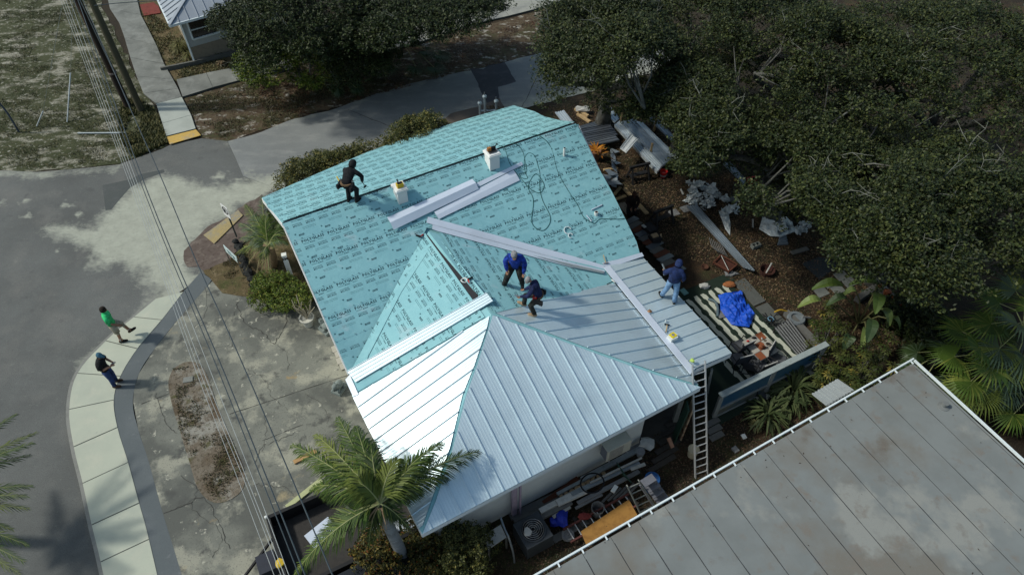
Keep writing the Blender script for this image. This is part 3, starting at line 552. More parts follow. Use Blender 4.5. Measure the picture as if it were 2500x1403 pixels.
# the loose starter panel and eave trims
mb = MB(); q = [(850, 908), (1190, 717), (1206, 738), (872, 936)]
LP = [WL.stpx(*p) for p in q]
mb.slab([WL.at(a, b, 0.075) for a, b in LP], 0.006, WL.n)
for f in (0.03, 0.25, 0.5, 0.75, 0.97):
    a = np.array(WL.at(*LP[0], 0.085)); b = np.array(WL.at(*LP[1], 0.085)); c = np.array(WL.at(*LP[3], 0.085)); d = np.array(WL.at(*LP[2], 0.085)); mb.beam(a+(c-a)*f, b+(d-b)*f, 0.014, 0.028 if f in (0.03, 0.97) else 0.008, 1, up=WL.n)
solo(mb, 'roof_panel', [m_metal, m_rib], 'loose pale metal panel lying across the teal membrane above the finished white panels', 'metal panel')
mb = MB(); mb.slab([WL.hit(*p, 0.07) for p in [(843, 926), (854, 914), (875, 962), (862, 968)]], 0.02, WL.n); mb.build('drip_edge', m_flash, house)
mb = MB()
for pl, a, b in ((WL, (862, 966), (1030, 1303)), (WF, (1030, 1303), (1710, 945)), (PO, (1692, 905), (1785, 863)), (PO, (1785, 863), (1562, 622)), (NEAR, (690, 547), (849, 910)), (NEAR, (1412, 305), (1560, 620)), (FAR, (640, 485), (690, 547)), (FAR, (640, 485), (780, 425)), (FAR, (780, 425), (900, 373)), (FAR, (900, 373), (1000, 337)), (FAR, (1000, 337), (1120, 299)), (FAR, (1120, 299), (1252, 260))):
    pa, pb = Vector(pl.hit(*a, -0.02)), Vector(pl.hit(*b, -0.02)); mb.beam(pa-Vector((0, 0, .09)), pb-Vector((0, 0, .09)), 0.03, 0.17)
mb.build('fascia', m_fascia, house)
def flat(pl, px, off, th, name, m, parent=None): mb = MB(); mb.slab([pl.hit(*p, off) for p in px], th, pl.n); return mb.build(name, m, parent) if parent else mb
flat(PO, [(1474, 652), (1489, 648), (1696, 900), (1686, 912)], 0.085, 0.03, 'ridge_flashing', m_flash, house)
flat(NEAR, [(1470, 641), (1505, 634), (1567, 616), (1572, 625), (1512, 645), (1478, 652)], 0.075, 0.006, 'edge_flashing', m_flash, house)
mb = MB(); mb.slab([NEAR.hit(*p, .085) for p in [(1045, 529), (1399, 625), (1476, 648), (1476, 659), (1399, 641), (1056, 548), (1041, 543)]], .005, NEAR.n)
mb.slab([WR.hit(*p, .08) for p in [(1056, 548.6), (1399, 641.6), (1476, 659.6), (1476, 668), (1399, 653), (1069, 564), (1055, 559)]], .005, WR.n)
solo(mb, 'valley_flashing', m_flash, 'long pale bent valley flashing running down from the ridge end to the white strip', 'flashing')
mb = MB(); mb.slab([WR.hit(*p, .11) for p in [(1300, 622), (1420, 650), (1476, 663), (1474, 667), (1410, 654)]], .006, WR.n); solo(mb, 'flashing_strip', plain('bright_metal', (.7, .73, .75), .3, .7), 'narrow bright flashing strip lying in the lower valley', 'flashing')
def bent(px_a, px_b, lab, offs=(0.10, 0.13, 0.10)):
    """px_a, px_b: the long edges (left end, right end); creased along the middle"""
    A, B = [Vector(NEAR.hit(*p, offs[0])) for p in px_a]; C_, D = [Vector(NEAR.hit(*p, offs[2])) for p in px_b]; m0, m1 = A.lerp(C_, .48), B.lerp(D, .48); n = Vector(NEAR.n); m0 += n*(offs[1]-offs[0])*1.0; m1 += n*(offs[1]-offs[0])*1.0
    mb = MB(); V = [A, B, m1, m0, D, C_]; V2 = [v-n*.005 for v in V]; mb.add(V+V2, [(0, 1, 2, 3), (3, 2, 4, 5), (9, 8, 7, 6), (11, 10, 8, 9), (0, 6, 7, 1), (5, 4, 10, 11), (0, 3, 9, 6), (3, 5, 11, 9), (1, 7, 8, 2), (2, 8, 10, 4)][::1]); return solo(mb, 'roof_flashing', m_flash, lab, 'flashing', group='loose ridge flashings on the teal slope')
bent([(945, 531), (1153, 437)], [(961, 561), (1169, 461)], 'loose creased white flashing, lower left one of the pair below the square vents', (0.12, 0.20, 0.12))
bent([(1060, 517), (1254, 415)], [(1071, 535), (1269, 440)], 'loose creased white flashing, right one of the overlapping pair beside the coiled hose', (0.09, 0.11, 0.09))
mb = MB(); mb.slab([NEAR.hit(*p, .075) for p in [(1161, 448), (1273, 395), (1277, 402), (1169, 456)]], .006, NEAR.n); solo(mb, 'roof_flashing', m_flash, 'narrow flat flashing strip lying just above the two creased ones', 'flashing', group='loose ridge flashings on the teal slope')

# --- walls
mb = MB(); hW = 2.45
def wall(a, b, h=hW, th=0.14, z0=0): 
    pa, pb = H(*a), H(*b); d = (pb-pa).normalized(); mb.beam(pa+Vector((0, 0, z0+(h-z0)/2)), pb+Vector((0, 0, z0+(h-z0)/2)), th, h-z0)
wall_c = g(1555, 1083, 0); d_ = wall_c-A0; cx_, cy_ = d_.dot(HU), d_.dot(HV); LWx = 0.45
YB = cy_; p1 = g(1262, 1250, 0)-A0
wall((LWx, YB), (cx_, YB), 2.62); wall((cx_, YB), (cx_, 0.3)); wall((LWx, YB), (LWx, 8.6)); wall((LWx, 8.6), (10.2, 8.6)); wall((10.2, 8.6), (10.2, 0.5)); wall((10.2, 0.5), (cx_, 0.5))
mb.build('wall', m_white, house)
mb = MB(); gl = [H(LWx+.05, .4, 2.4), H(LWx+.05, 8.6, 2.4), H(LWx+.05, 4.4, 4.85)]; mb.slab(gl, .12, -HU); mb.build('gable_wall', m_white, house); mb = MB(); gl = [H(10.2, .4, 2.4), H(10.2, 8.6, 2.4), H(10.2, 4.5, 4.85)]; mb.slab(gl, .12, HU); mb.build('gable_wall', m_white, house)
mb = MB(); mb.beam(p1+A0+HV*-0.12+Vector((-.14, 0, 0)), p1+A0+HV*-0.12+Vector((-.14, 0, 2.55)), 0.16, 0.09, up=HV); mb.beam(p1+A0+HV*-0.12+Vector((.03, 0, 0)), p1+A0+HV*-0.12+Vector((.03, 0, 2.55)), 0.05, 0.07, up=HV); mb.build('downspout', plain('lilac_pipe', (.38, .30, .37), .6), house)
mb = MB(); mb.beam(H(9.0, -5.0, 0), H(9.0, -5.0, 2.62), .14, .14); mb.build('carport_post', plain('grey_post', (.2, .21, .2), .8), house); mb = MB(); mb.beam(H(9.0, -.3, 0), H(9.0, -.3, 2.62), .14, .14); o_ = mb.build('carport_post', plain('grey_post', (.2, .21, .2), .8), house)
# carport floor slab in shade
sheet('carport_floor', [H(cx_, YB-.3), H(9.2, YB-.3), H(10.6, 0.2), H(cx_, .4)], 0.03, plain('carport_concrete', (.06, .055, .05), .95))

# --- chimneys: square stuccoed vents
m_stucco = mat('white_stucco', (0.70, 0.71, 0.70), [((0.55, 0.56, 0.56), 3, 0.55, 0.75, 8), ((0.30, 0.28, 0.26), 12, 0.70, 0.78, 8)], 0.85, bump=(30, .4, .01))
def chimney(F, Rt, topF, depth):
    f = Vector(NEAR.hit(*F)); r_ = Vector(NEAR.hit(*Rt)); w = max(0.24, (r_-f).length); h = hgt(f, topF); top = f.z+h; a = Vector((f.x, f.y, 0))
    ctr = a+HU*w/2+HV*depth/2; mb = MB(); mb.box((ctr.x, ctr.y, (f.z-.25+top)/2), (w, depth, top-f.z+.25), HA); o = mb.build('chimney', m_stucco, house)
    mb = MB(); mb.box((ctr.x, ctr.y, top+.02), (w+.09, depth+.09, .07), HA); mb.box((ctr.x, ctr.y, top+.07), (w+.03, depth+.03, .04), HA); mb.build('chimney_cap', m_stucco, o, world=True)
    mb = MB(); mb.box((ctr.x, ctr.y, f.z+.02), (w+.10, depth+.10, .05), HA, tilt=(0, 0)); return Vector((ctr.x, ctr.y, top+.095)), w
CH1, _w = chimney((1197, 421), (1219, 411), 386, 0.40)
CH2, _w = chimney((975, 503), (998, 496), 471, 0.40)
# ------------------------------------------------------------------ people: one skinned body each, clothing as children and as cloth-coloured regions
m_skin = plain('skin', (0.36, 0.19, 0.12), 0.6, var=0.1); m_skin2 = plain('skin_tan', (0.26, 0.135, 0.085), 0.6, var=0.1)
def cloth(name, c, var=0.25):
    return mat(name, c, [(tuple(x*(1-var*1.6) for x in c), 7, .42, .62, 4), (tuple(min(1, x*(1+var)+.004) for x in c), 13, .55, .72, 5), (tuple(x*.6+.012 for x in c), 4, .6, .75, 6)], .92, bump=(22, .9, .03))
m_blk = cloth('black_cloth', (0.010, 0.011, 0.014)); m_blue = cloth('royal_blue_cloth', (0.012, 0.050, 0.36), .4); m_navy = cloth('navy_cloth', (0.012, 0.020, 0.075), .3); m_navy2 = cloth('blue_hoodie', (0.012, 0.026, 0.095), .3)
m_green = cloth('bright_green_cloth', (0.04, 0.52, 0.18), .25); m_khaki = cloth('khaki_cloth', (0.36, 0.33, 0.26)); m_jean = cloth('denim', (0.030, 0.060, 0.17), .3); m_ljean = cloth('light_denim', (0.16, 0.28, 0.46), .2)
m_dpants = cloth('dark_work_trousers', (0.030, 0.032, 0.028), .5); m_boot = cloth('black_boot', (0.012, 0.011, 0.010)); m_tan = cloth('tan_boot', (0.34, 0.24, 0.15)); m_grey = cloth('grey_cap', (0.25, 0.25, 0.26)); m_brown = cloth('dark_brown_cloth', (0.022, 0.012, 0.010))
m_hair = cloth('dark_hair', (0.020, 0.013, 0.009)); m_leather = cloth('tool_leather', (0.16, 0.10, 0.055)); m_red = plain('red_plastic', (0.42, 0.02, 0.02), .5); m_yellow = plain('yellow_plastic', (0.55, 0.38, 0.03), .5); m_steel = plain('tool_steel', (.35, .36, .37), .35, .8)
def skinned(J, B, rad, seg_m, mats, name, parent, sub=2):
    """J joints, B bones (a,b), rad per joint, seg_m: bone -> material index"""
    names = list(J); idx = {k: i for i, k in enumerate(names)}; me = bpy.data.meshes.new(name)
    me.from_pydata([J[k] for k in names], [(idx[a], idx[b]) for a, b in B], []); o = link(bpy.data.objects.new(name, me))
    sk = o.modifiers.new('s', 'SKIN'); sv = me.skin_vertices[0].data
    for k in names: r = rad[k]; sv[idx[k]].radius = r if hasattr(r, '__len__') else (r, r)
    sv[idx['pelvis']].use_root = True; sk.use_smooth_shade = True; s2 = o.modifiers.new('u', 'SUBSURF'); s2.levels = s2.render_levels = sub
    dg = bpy.context.evaluated_depsgraph_get(); m2 = bpy.data.meshes.new_from_object(o.evaluated_get(dg)); bpy.data.objects.remove(o)
    for m in mats: m2.materials.append(m)
    A = np.array([J[a] for a, b in B]); D = np.array([J[b] for a, b in B])-A; L2 = (D**2).sum(1)+1e-9; rm = np.array([np.mean(rad[a])+np.mean(rad[b]) for a, b in B])/2
    for p in m2.polygons:
        c = np.array(p.center); t = np.clip(((c-A)*D).sum(1)/L2, 0, 1); d = np.linalg.norm(c-A-D*t[:, None], axis=1)/rm; p.material_index = seg_m[int(d.argmin())]; p.use_smooth = True
    m2.name = name; r = link(bpy.data.objects.new(name, m2)); r.parent = parent; return r
def vadd(a, b): return tuple(x+y for x, y in zip(a, b))
def person(label, foot, face, P, wear, h=1.76, extras=None, group=None, build=1.0):
    """P: joint overrides in body space (x right, y ahead, z up; metres for a 1.76 m body), face = heading angle of +y"""
    J = dict(pelvis=(0, 0, .95), waist=(0, 0, 1.10), chest=(0, .01, 1.30), neck=(0, .02, 1.48), skull=(0, .035, 1.60), crown=(0, .03, 1.68), lsh=(-.18, 0, 1.42), rsh=(.18, 0, 1.42), lel=(-.25, -.02, 1.14), rel=(.25, -.02, 1.14), lwr=(-.25, .08, .90), rwr=(.25, .08, .90),
             lhip=(-.09, 0, .90), rhip=(.09, 0, .90), lkn=(-.11, .03, .50), rkn=(.11, .03, .50), lan=(-.12, 0, .09), ran=(.12, 0, .09), ltoe=(-.13, .17, .045), rtoe=(.13, .17, .045), lheel=(-.12, -.06, .05), rheel=(.12, -.06, .05))
    J.update({k: v for k, v in P.items() if k != '_face'}); b = build
    rad = dict(pelvis=(.155*b, .115*b), waist=(.140*b, .110*b), chest=(.165*b, .115*b), neck=.058, skull=(.078, .092), crown=(.062, .075), lsh=.072*b, rsh=.072*b, lel=.052*b, rel=.052*b, lwr=.034, rwr=.034, lhip=.098*b, rhip=.098*b, lkn=.066*b, rkn=.066*b, lan=.046, ran=.046, ltoe=.036, rtoe=.036, lheel=.040, rheel=.040)
    B = [('pelvis', 'waist'), ('waist', 'chest'), ('chest', 'neck'), ('neck', 'skull'), ('skull', 'crown'), ('chest', 'lsh'), ('chest', 'rsh'), ('lsh', 'lel'), ('rsh', 'rel'), ('lel', 'lwr'), ('rel', 'rwr'), ('pelvis', 'lhip'), ('pelvis', 'rhip'), ('lhip', 'lkn'), ('rhip', 'rkn'), ('lkn', 'lan'), ('rkn', 'ran'), ('lan', 'ltoe'), ('ran', 'rtoe'), ('lan', 'lheel'), ('ran', 'rheel')]
    sk, top, bot, shoe = wear['skin'], wear['top'], wear['bottom'], wear['shoe']; mats = [sk, top, bot, shoe]
    short_s, short_p = wear.get('short_sleeve'), wear.get('shorts')
    seg = [1, 1, 1, 0, 0, 1, 1, 1, 1, 0 if short_s else 1, 0 if short_s else 1, 2, 2, 2, 2, 0 if short_p else 2, 0 if short_p else 2, 3, 3, 3, 3]
    # hands: palm and five fingers appended as chains
    for s, w, e in (('l', 'lwr', 'lel'), ('r', 'rwr', 'rel')):
        W_ = Vector(J[w]); d = (W_-Vector(J[e])).normalized(); J[s+'palm'] = tuple(W_+d*.085); rad[s+'palm'] = (.040, .022); B.append((w, s+'palm')); seg.append(0)
    sc = h/1.76; J = {k: tuple(c*sc for c in v) for k, v in J.items()}; rad = {k: (tuple(c*sc for c in v) if hasattr(v, '__len__') else v*sc) for k, v in rad.items()}
    t = thing('person', label, 'person', foot, face, group=group); body = skinned(J, B, rad, seg, mats, 'body', t)
    bm = bmesh.new(); bm.from_mesh(body.data); mb = MB()
    for s, w, e, sgn in (('l', 'lwr', 'lel', -1), ('r', 'rwr', 'rel', 1)):
        W_ = Vector(J[w]); d = (W_-Vector(J[e])).normalized(); side = d.cross(Vector((0, 1, .2))).normalized(); pal = W_+d*.075*sc; curl = side.cross(d).normalized()
        if curl.y < 0: curl = -curl
        for i, (o_, ln) in enumerate(((-.028, .062), (-.010, .074), (.010, .070), (.027, .055))):
            a = pal+side*o_; mb.tube([a, a+d*ln*.45+curl*.006, a+d*ln*.8+curl*.022, a+d*ln*.9+curl*.042], [.0105, .010, .009, .007], 6)
        a = pal-side*.03*1-d*.045; mb.tube([a, a-side*.028+d*.02+curl*.012, a-side*.03+d*.05+curl*.026], [.013, .012, .009], 6)
    # face: nose, ears, eye sockets, mouth
    hd = Vector(J['skull']); up = (Vector(J['crown'])-Vector(J['neck'])).normalized(); fw = P.get('_face', None); fw = Vector(fw).normalized() if fw else (Vector((0, 1, 0))-up*up.y).normalized(); rt = fw.cross(up).normalized(); q = sc
    mb.tube([hd+fw*.082*q+up*.005*q, hd+fw*.110*q-up*.028*q, hd+fw*.088*q-up*.034*q], [.010*q, .016*q, .010*q], 6)
    for s in (-1, 1): mb.blob(hd+rt*s*.082*q-fw*.005, .022*q, 6, 0, sc=(.5, 1, 1.3))
    k0 = len(mb.f)
    for s in (-1, 1): mb.blob(hd+rt*s*.032*q+fw*.084*q+up*.012*q, .011*q, 6, 4)
    mb.beam(hd+rt*.022*q+fw*.086*q-up*.052*q, hd-rt*.022*q+fw*.086*q-up*.052*q, .008*q, .008*q, 5)
    vs = [bm.verts.new(v) for v in mb.v]
    for f, m in zip(mb.f, mb.m):
        try: nf = bm.faces.new([vs[i] for i in f]); nf.material_index = m; nf.smooth = True
        except Exception: pass
    bm.to_mesh(body.data); bm.free(); body.data.materials.append(m_hair); body.data.materials.append(plain('lip', (.25, .08, .06), .6) if 'lip' not in bpy.data.materials else bpy.data.materials['lip'])
    M3 = Matrix((rt, fw, up)).transposed()
    def head_shell(name, prof, m, grow=1.0, lift=0.0, back=0.0, n=14, extra=None):
        mb = MB(); mb.lathe(prof, n=n, sy=1.12); V = [tuple(hd+M3@(Vector(v)*q*grow)+up*lift*q-fw*back*q) for v in mb.v]; mb.v = V
        if extra: extra(mb)
        return mb.build(name, m, t, world=False, smooth=True)
    hat = wear.get('hat')
    if hat == 'cap' or hat == 'cap2':
        def brim(mb): mb.slab([hd+fw*(.085+a)*q+rt*b_*q+up*.042*q for a, b_ in ((-.01, -.075), (.05, -.06), (.075, 0), (.05, .06), (-.01, .075))], .008, up, 1)
        head_shell('cap', [(.098, .035), (.100, .06), (.088, .10), (.055, .128), (.012, .138)], [wear['hat_m'], wear.get('brim_m', wear['hat_m'])], extra=brim)
        head_shell('hair', [(.03, -.055), (.082, -.03), (.090, .02), (.089, .04)], m_hair, back=.022)
    elif hat == 'beanie': head_shell('beanie', [(.096, .005), (.101, .03), (.100, .07), (.080, .115), (.045, .137), (.01, .143)], wear['hat_m'])
    elif hat == 'hood': head_shell('hood', [(.09, -.10), (.115, -.06), (.118, 0), (.112, .06), (.088, .112), (.05, .142), (.01, .15)], wear['hat_m'], back=.026)
    elif hat == 'hair': head_shell('hair', [(.06, -.08), (.094, -.045), (.098, .02), (.096, .06), (.075, .11), (.04, .128), (.01, .133)], m_hair, back=.026)
    # loose shirt / jacket shell and boots
    def shell(name, pts, rr, m, n=12, flat=.74):
        mb = MB(); pts = [Vector(p)*sc for p in pts]; k = len(pts); vs = []
        for i, p in enumerate(pts):
            d = (pts[min(i+1, k-1)]-pts[max(i-1, 0)]).normalized(); x = Vector((1, 0, 0)); x = (x-d*x.dot(d)).normalized(); y = d.cross(x)
            vs += [p+(x*math.cos(2*PI*j/n)+y*flat*math.sin(2*PI*j/n))*rr[i]*sc*b*(1+.03*math.sin(j*2.3+i)) for j in range(n)]
        mb.add(vs, [(i*n+j, i*n+(j+1) % n, (i+1)*n+(j+1) % n, (i+1)*n+j) for i in range(k-1) for j in range(n)]+[tuple(range(n))[::-1], tuple((k-1)*n+j for j in range(n))]); return mb.build(name, m, t, world=False, smooth=True)
    jj = {k: Vector(v)/sc for k, v in J.items()}; dn = (jj['pelvis']-jj['waist']).normalized()
    shell(wear.get('top_name', 'shirt'), [jj['pelvis']+dn*.03, jj['waist'], jj['chest'], jj['chest'].lerp(jj['neck'], .55), jj['neck']+(jj['neck']-jj['chest'])*.02], [.178, .168, .200, .180, .085], top)
    for s in 'lr':
        sh, el, wr = jj[s+'sh'], jj[s+'el'], jj[s+'wr']
        if short_s: shell('sleeve', [sh.lerp(jj['chest'], .2), sh.lerp(el, .35), sh.lerp(el, .8)], [.085, .088, .090], top, 8, 1)
        else: shell('sleeve', [sh.lerp(jj['chest'], .2), sh.lerp(el, .5), el, el.lerp(wr, .6), el.lerp(wr, .95)], [.086, .080, .070, .060, .046], top, 8, 1)
        hp, kn, an = jj[s+'hip'], jj[s+'kn'], jj[s+'an']
        if short_p: shell('trouser_leg', [hp, hp.lerp(kn, .5), hp.lerp(kn, .92)], [.112, .112, .108], bot, 8, 1)
        else: shell('trouser_leg', [hp, hp.lerp(kn, .5), kn, kn.lerp(an, .55), kn.lerp(an, .95)], [.110, .098, .084, .076, .070], bot, 8, 1)
        if short_p: shell('sock', [kn.lerp(an, .72), an], [.052, .055], m_white, 8, 1)
        toe, heel = jj[s+'toe'], jj[s+'heel']; mb = MB(); upv = Vector((0, 0, 1)); mb.tube([x*sc for x in (an.lerp(kn, .22), an, an.lerp(toe, .25))], [.056*sc, .060*sc, .056*sc], 8)
        mb.tube([x*sc for x in (heel-(toe-heel)*.08, heel, heel.lerp(toe, .55), toe, toe+(toe-heel)*.16)], [.030*sc, .046*sc, .052*sc, .046*sc, .022*sc], 8, 0); mb.build('boot', shoe, t, world=False, smooth=True)
    if extras: extras(t, jj, sc)
    return t
def belt(t, jj, sc, bagm=None, side=(1,), pads=False):
    c = jj['pelvis']*sc; mb = MB(); mb.lathe([(.185*sc, .02), (.19*sc, .05), (.185*sc, .08)], tuple(c), 14, sy=.78); mb.build('tool_belt', m_leather, t, world=False)
    for s in side:
        mb = MB(); p = c+Vector((s*.20*sc, .02, -.03)); mb.box(p, (.09, .16, .20), .1, taper=1.15); mb.box(p+Vector((s*.03, -.13, -.02)), (.07, .11, .16), -.2); mb.tube([p+Vector((0, .02, .08)), p+Vector((0, .05, .19))], .012, 6, 1); mb.build('tool_pouch', [bagm or m_leather, m_steel], t, world=False)
    if pads:
        for k in 'lr':
            p = jj[k+'kn']*sc+Vector((0, .06, .0)); MB().blob(p, .075, 8, sc=(.9, .6, 1.2)).build('knee_pad', m_blk, t, world=False, smooth=True)
def onroof(pl, px, py, off=0.04): return Vector(pl.hit(px, py, off))
def head_to(dx, dy): return math.atan2(-dx, dy)
# green shirt walker: strides towards the right and away, right arm swinging
f = g(298, 829, 0.115)
person('person in a bright green t-shirt and khaki shorts striding along the curved footpath', f, head_to(.9, .35),
       dict(lkn=(-.10, .26, .60), lan=(-.10, .36, .24), ltoe=(-.10, .54, .30), lheel=(-.10, .30, .19), rkn=(.10, .04, .49), rel=(.27, .03, 1.15), rwr=(.26, .24, 1.00), lel=(-.27, -.12, 1.16), lwr=(-.27, -.16, .93), chest=(0, .0, 1.30), _face=(.3, 1, .1)),
       dict(skin=m_skin2, top=m_green, bottom=m_khaki, shoe=m_boot, short_sleeve=1, shorts=1, hat='hair', top_name='t_shirt'), h=1.80)
f = g(284, 938, 0.115)
def _ph(t, jj, sc): mb = MB(); p = (jj['rwr']+Vector((-.10, .09, .03)))*sc; mb.box(p, (.075, .15, .012), .2, tilt=(.4, 0)); mb.build('phone', m_grey, t, world=False)
person('person in black vest and blue jeans standing on the footpath, looking at a phone', f, head_to(.95, .15),
       dict(neck=(0, .07, 1.47), skull=(0, .115, 1.58), crown=(0, .10, 1.67), rel=(.27, .03, 1.15), rwr=(.10, .27, 1.12), lel=(-.27, .03, 1.15), lwr=(-.12, .26, 1.10), _face=(0, .8, -.6)),
       dict(skin=m_skin, top=m_blk, bottom=m_jean, shoe=cloth('brown_boot', (.07, .04, .025)), short_sleeve=1, hat='cap', hat_m=cloth('blue_cap', (.06, .15, .22)), top_name='vest'), h=1.74, extras=_ph)
# hooded roofer bent over at the ridge
f = onroof(NEAR, 862, 492, .03)
def _e(t, jj, sc):
    belt(t, jj, sc, m_blk, (-1, 1)); mb = MB(); p = jj['rwr']*sc; mb.tube([p, p+Vector((.02, .06, -.26))], .015, 6, 1); mb.box(p+Vector((.02, .07, -.27)), (.04, .12, .04), 0); mb.build('hammer', [m_blk, m_steel], t, world=False)
    c = jj['neck']*sc; MB().tube([c+Vector((-.07, -.05, -.02)), c+Vector((0, -.085, .01)), c+Vector((.07, -.05, -.02))], .018, 6).build('red_collar', m_red, t, world=False)
person('person in black with the hood up, bent over at the ridge with a tool belt', f, head_to(.35, .94),
       dict(pelvis=(0, -.16, .82), waist=(0, -.06, .95), chest=(.02, .10, 1.10), neck=(.04, .24, 1.20), skull=(.05, .34, 1.27), crown=(.055, .38, 1.35), lsh=(-.18, .16, 1.14), rsh=(.21, .18, 1.14), rel=(.33, .28, .90), rwr=(.25, .36, .64), lel=(-.24, .26, .90), lwr=(-.12, .30, .66),
            lhip=(-.10, -.14, .78), rhip=(.10, -.14, .78), lkn=(-.15, .10, .46), rkn=(.15, .12, .46), lan=(-.12, -.04, .07), ran=(.13, .02, .07), ltoe=(-.13, .13, .045), rtoe=(.17, .18, .045), lheel=(-.12, -.10, .05), rheel=(.13, -.04, .05), _face=(.1, .7, -.6)),
       dict(skin=m_skin, top=m_blk, bottom=m_blk, shoe=m_boot, hat='hood', hat_m=m_blk, top_name='hoodie'), h=1.76, extras=_e)
# royal blue jersey roofer facing the camera
f = onroof(WR, 1258, 700, .05)
def _e2(t, jj, sc): belt(t, jj, sc, m_leather, (1,), True)
person('person in a royal blue top and grey cap, standing wide-legged on the teal roof', f, head_to(-.12, -1),
       dict(pelvis=(0, -.05, .90), waist=(0, -.02, 1.06), chest=(0, .06, 1.26), neck=(0, .12, 1.42), skull=(.01, .18, 1.53), crown=(.01, .17, 1.62), lsh=(-.19, .05, 1.38), rsh=(.19, .05, 1.38), rel=(.29, .03, 1.10), rwr=(.24, .16, .88), lel=(-.29, .06, 1.10), lwr=(-.27, .18, .84),
            lkn=(-.18, .08, .50), rkn=(.24, .10, .48), lan=(-.22, 0, .17), ran=(.34, .02, .06), ltoe=(-.24, .16, .13), rtoe=(.42, .17, .03), lheel=(-.22, -.06, .13), rheel=(.33, -.04, .03), lhip=(-.10, -.04, .86), rhip=(.10, -.04, .86), _face=(0, .75, -.65)),
       dict(skin=m_skin, top=m_blue, bottom=m_dpants, shoe=m_boot, hat='cap', hat_m=m_grey, brim_m=m_leather, top_name='jersey'), h=1.78, extras=_e2, build=1.12)
# navy roofer crouched at the seam, facing left
f = onroof(WR, 1306, 764, .07)
def _e3(t, jj, sc): belt(t, jj, sc, m_blk, (-1, 1)); p = jj['pelvis']*sc+Vector((-.16, .08, .06)); MB().box(p, (.10, .12, .12)).build('red_pouch', m_red, t, world=False); p = jj['lwr']*sc; MB().beam(p, p+Vector((0, .2, 0)), .03, .02).build('snips', m_steel, t, world=False)
person('person in navy jacket, grey beanie and tan boots leaning over the metal seam', f, head_to(-.95, .25),
       dict(pelvis=(0, -.10, .82), waist=(0, -.06, .97), chest=(0, .04, 1.15), neck=(0, .13, 1.30), skull=(0, .22, 1.38), crown=(0, .24, 1.47), lsh=(-.18, .06, 1.24), rsh=(.18, .06, 1.24), lel=(-.24, .18, .98), lwr=(-.18, .40, .84), rel=(.24, .12, .96), rwr=(.18, .36, .80),
            lhip=(-.09, -.08, .78), rhip=(.09, -.08, .78), lkn=(-.11, .12, .44), rkn=(.12, .34, .58), ran=(.13, .38, .18), rtoe=(.14, .56, .20), rheel=(.13, .32, .14), lan=(-.12, -.02, .09), ltoe=(-.13, .16, .05), lheel=(-.12, -.07, .05), _face=(0, .6, -.75)),
       dict(skin=m_skin, top=m_navy, bottom=m_dpants, shoe=m_tan, hat='beanie', hat_m=m_grey, top_name='jacket'), h=1.72, extras=_e3)
# hooded roofer in light jeans at the porch edge, seen from behind
f = onroof(PO, 1634, 732, .06)
def _e4(t, jj, sc): p = jj['lwr']*sc; mb = MB(); mb.tube([p+Vector((0, -.06, .02)), p+Vector((-.02, .12, .0)), p+Vector((-.06, .34, -.05))], .03, 8, 0); mb.box(p+Vector((0, -.02, -.08)), (.05, .08, .15)); mb.build('power_tool', m_steel, t, world=False)
person('person in navy hooded jacket and light jeans at the edge of the porch roof', f, head_to(.15, 1),
       dict(neck=(.02, .10, 1.42), skull=(.05, .19, 1.51), crown=(.05, .21, 1.60), chest=(.0, .03, 1.24), rsh=(.19, .02, 1.34), lsh=(-.19, .04, 1.34), lel=(-.30, .12, 1.10), lwr=(-.30, .34, .98), rel=(.28, .0, 1.06), rwr=(.29, .12, .84),
            lkn=(-.14, .05, .52), lan=(-.26, .10, .09), ltoe=(-.32, .26, .045), lheel=(-.24, .04, .05), rkn=(.15, .02, .48), ran=(.15, -.10, .05), rtoe=(.15, .06, .02), rheel=(.15, -.17, .02)),
       dict(skin=m_skin, top=m_navy2, bottom=m_ljean, shoe=m_boot, hat='hood', hat_m=m_navy2, top_name='hoodie'), h=1.78, extras=_e4, build=1.08)
# kneeling helper in the yard
f = g(1540, 518, 0.03)
person('person in dark brown kneeling on a pale sheet in the leaf-littered yard', f, head_to(.0, -1),
       dict(pelvis=(0, -.05, .42), waist=(0, 0, .58), chest=(0, .04, .78), neck=(0, .08, .95), skull=(0, .12, 1.06), crown=(0, .11, 1.15), lsh=(-.18, .04, .90), rsh=(.18, .04, .90), lel=(-.25, .10, .64), rel=(.25, .10, .64), lwr=(-.12, .30, .50), rwr=(.12, .30, .50),
            lhip=(-.10, -.03, .38), rhip=(.10, -.03, .38), lkn=(-.14, .30, .10), rkn=(.14, .30, .10), lan=(-.13, -.10, .07), ran=(.13, -.10, .07), ltoe=(-.13, -.25, .04), rtoe=(.13, -.25, .04), lheel=(-.13, -.12, .12), rheel=(.13, -.12, .12), _face=(0, .8, -.5)),
       dict(skin=m_skin2, top=m_brown, bottom=m_blk, shoe=m_boot, hat='cap', hat_m=cloth('rust_cap', (.05, .02, .014)), top_name='jacket'), h=1.76)
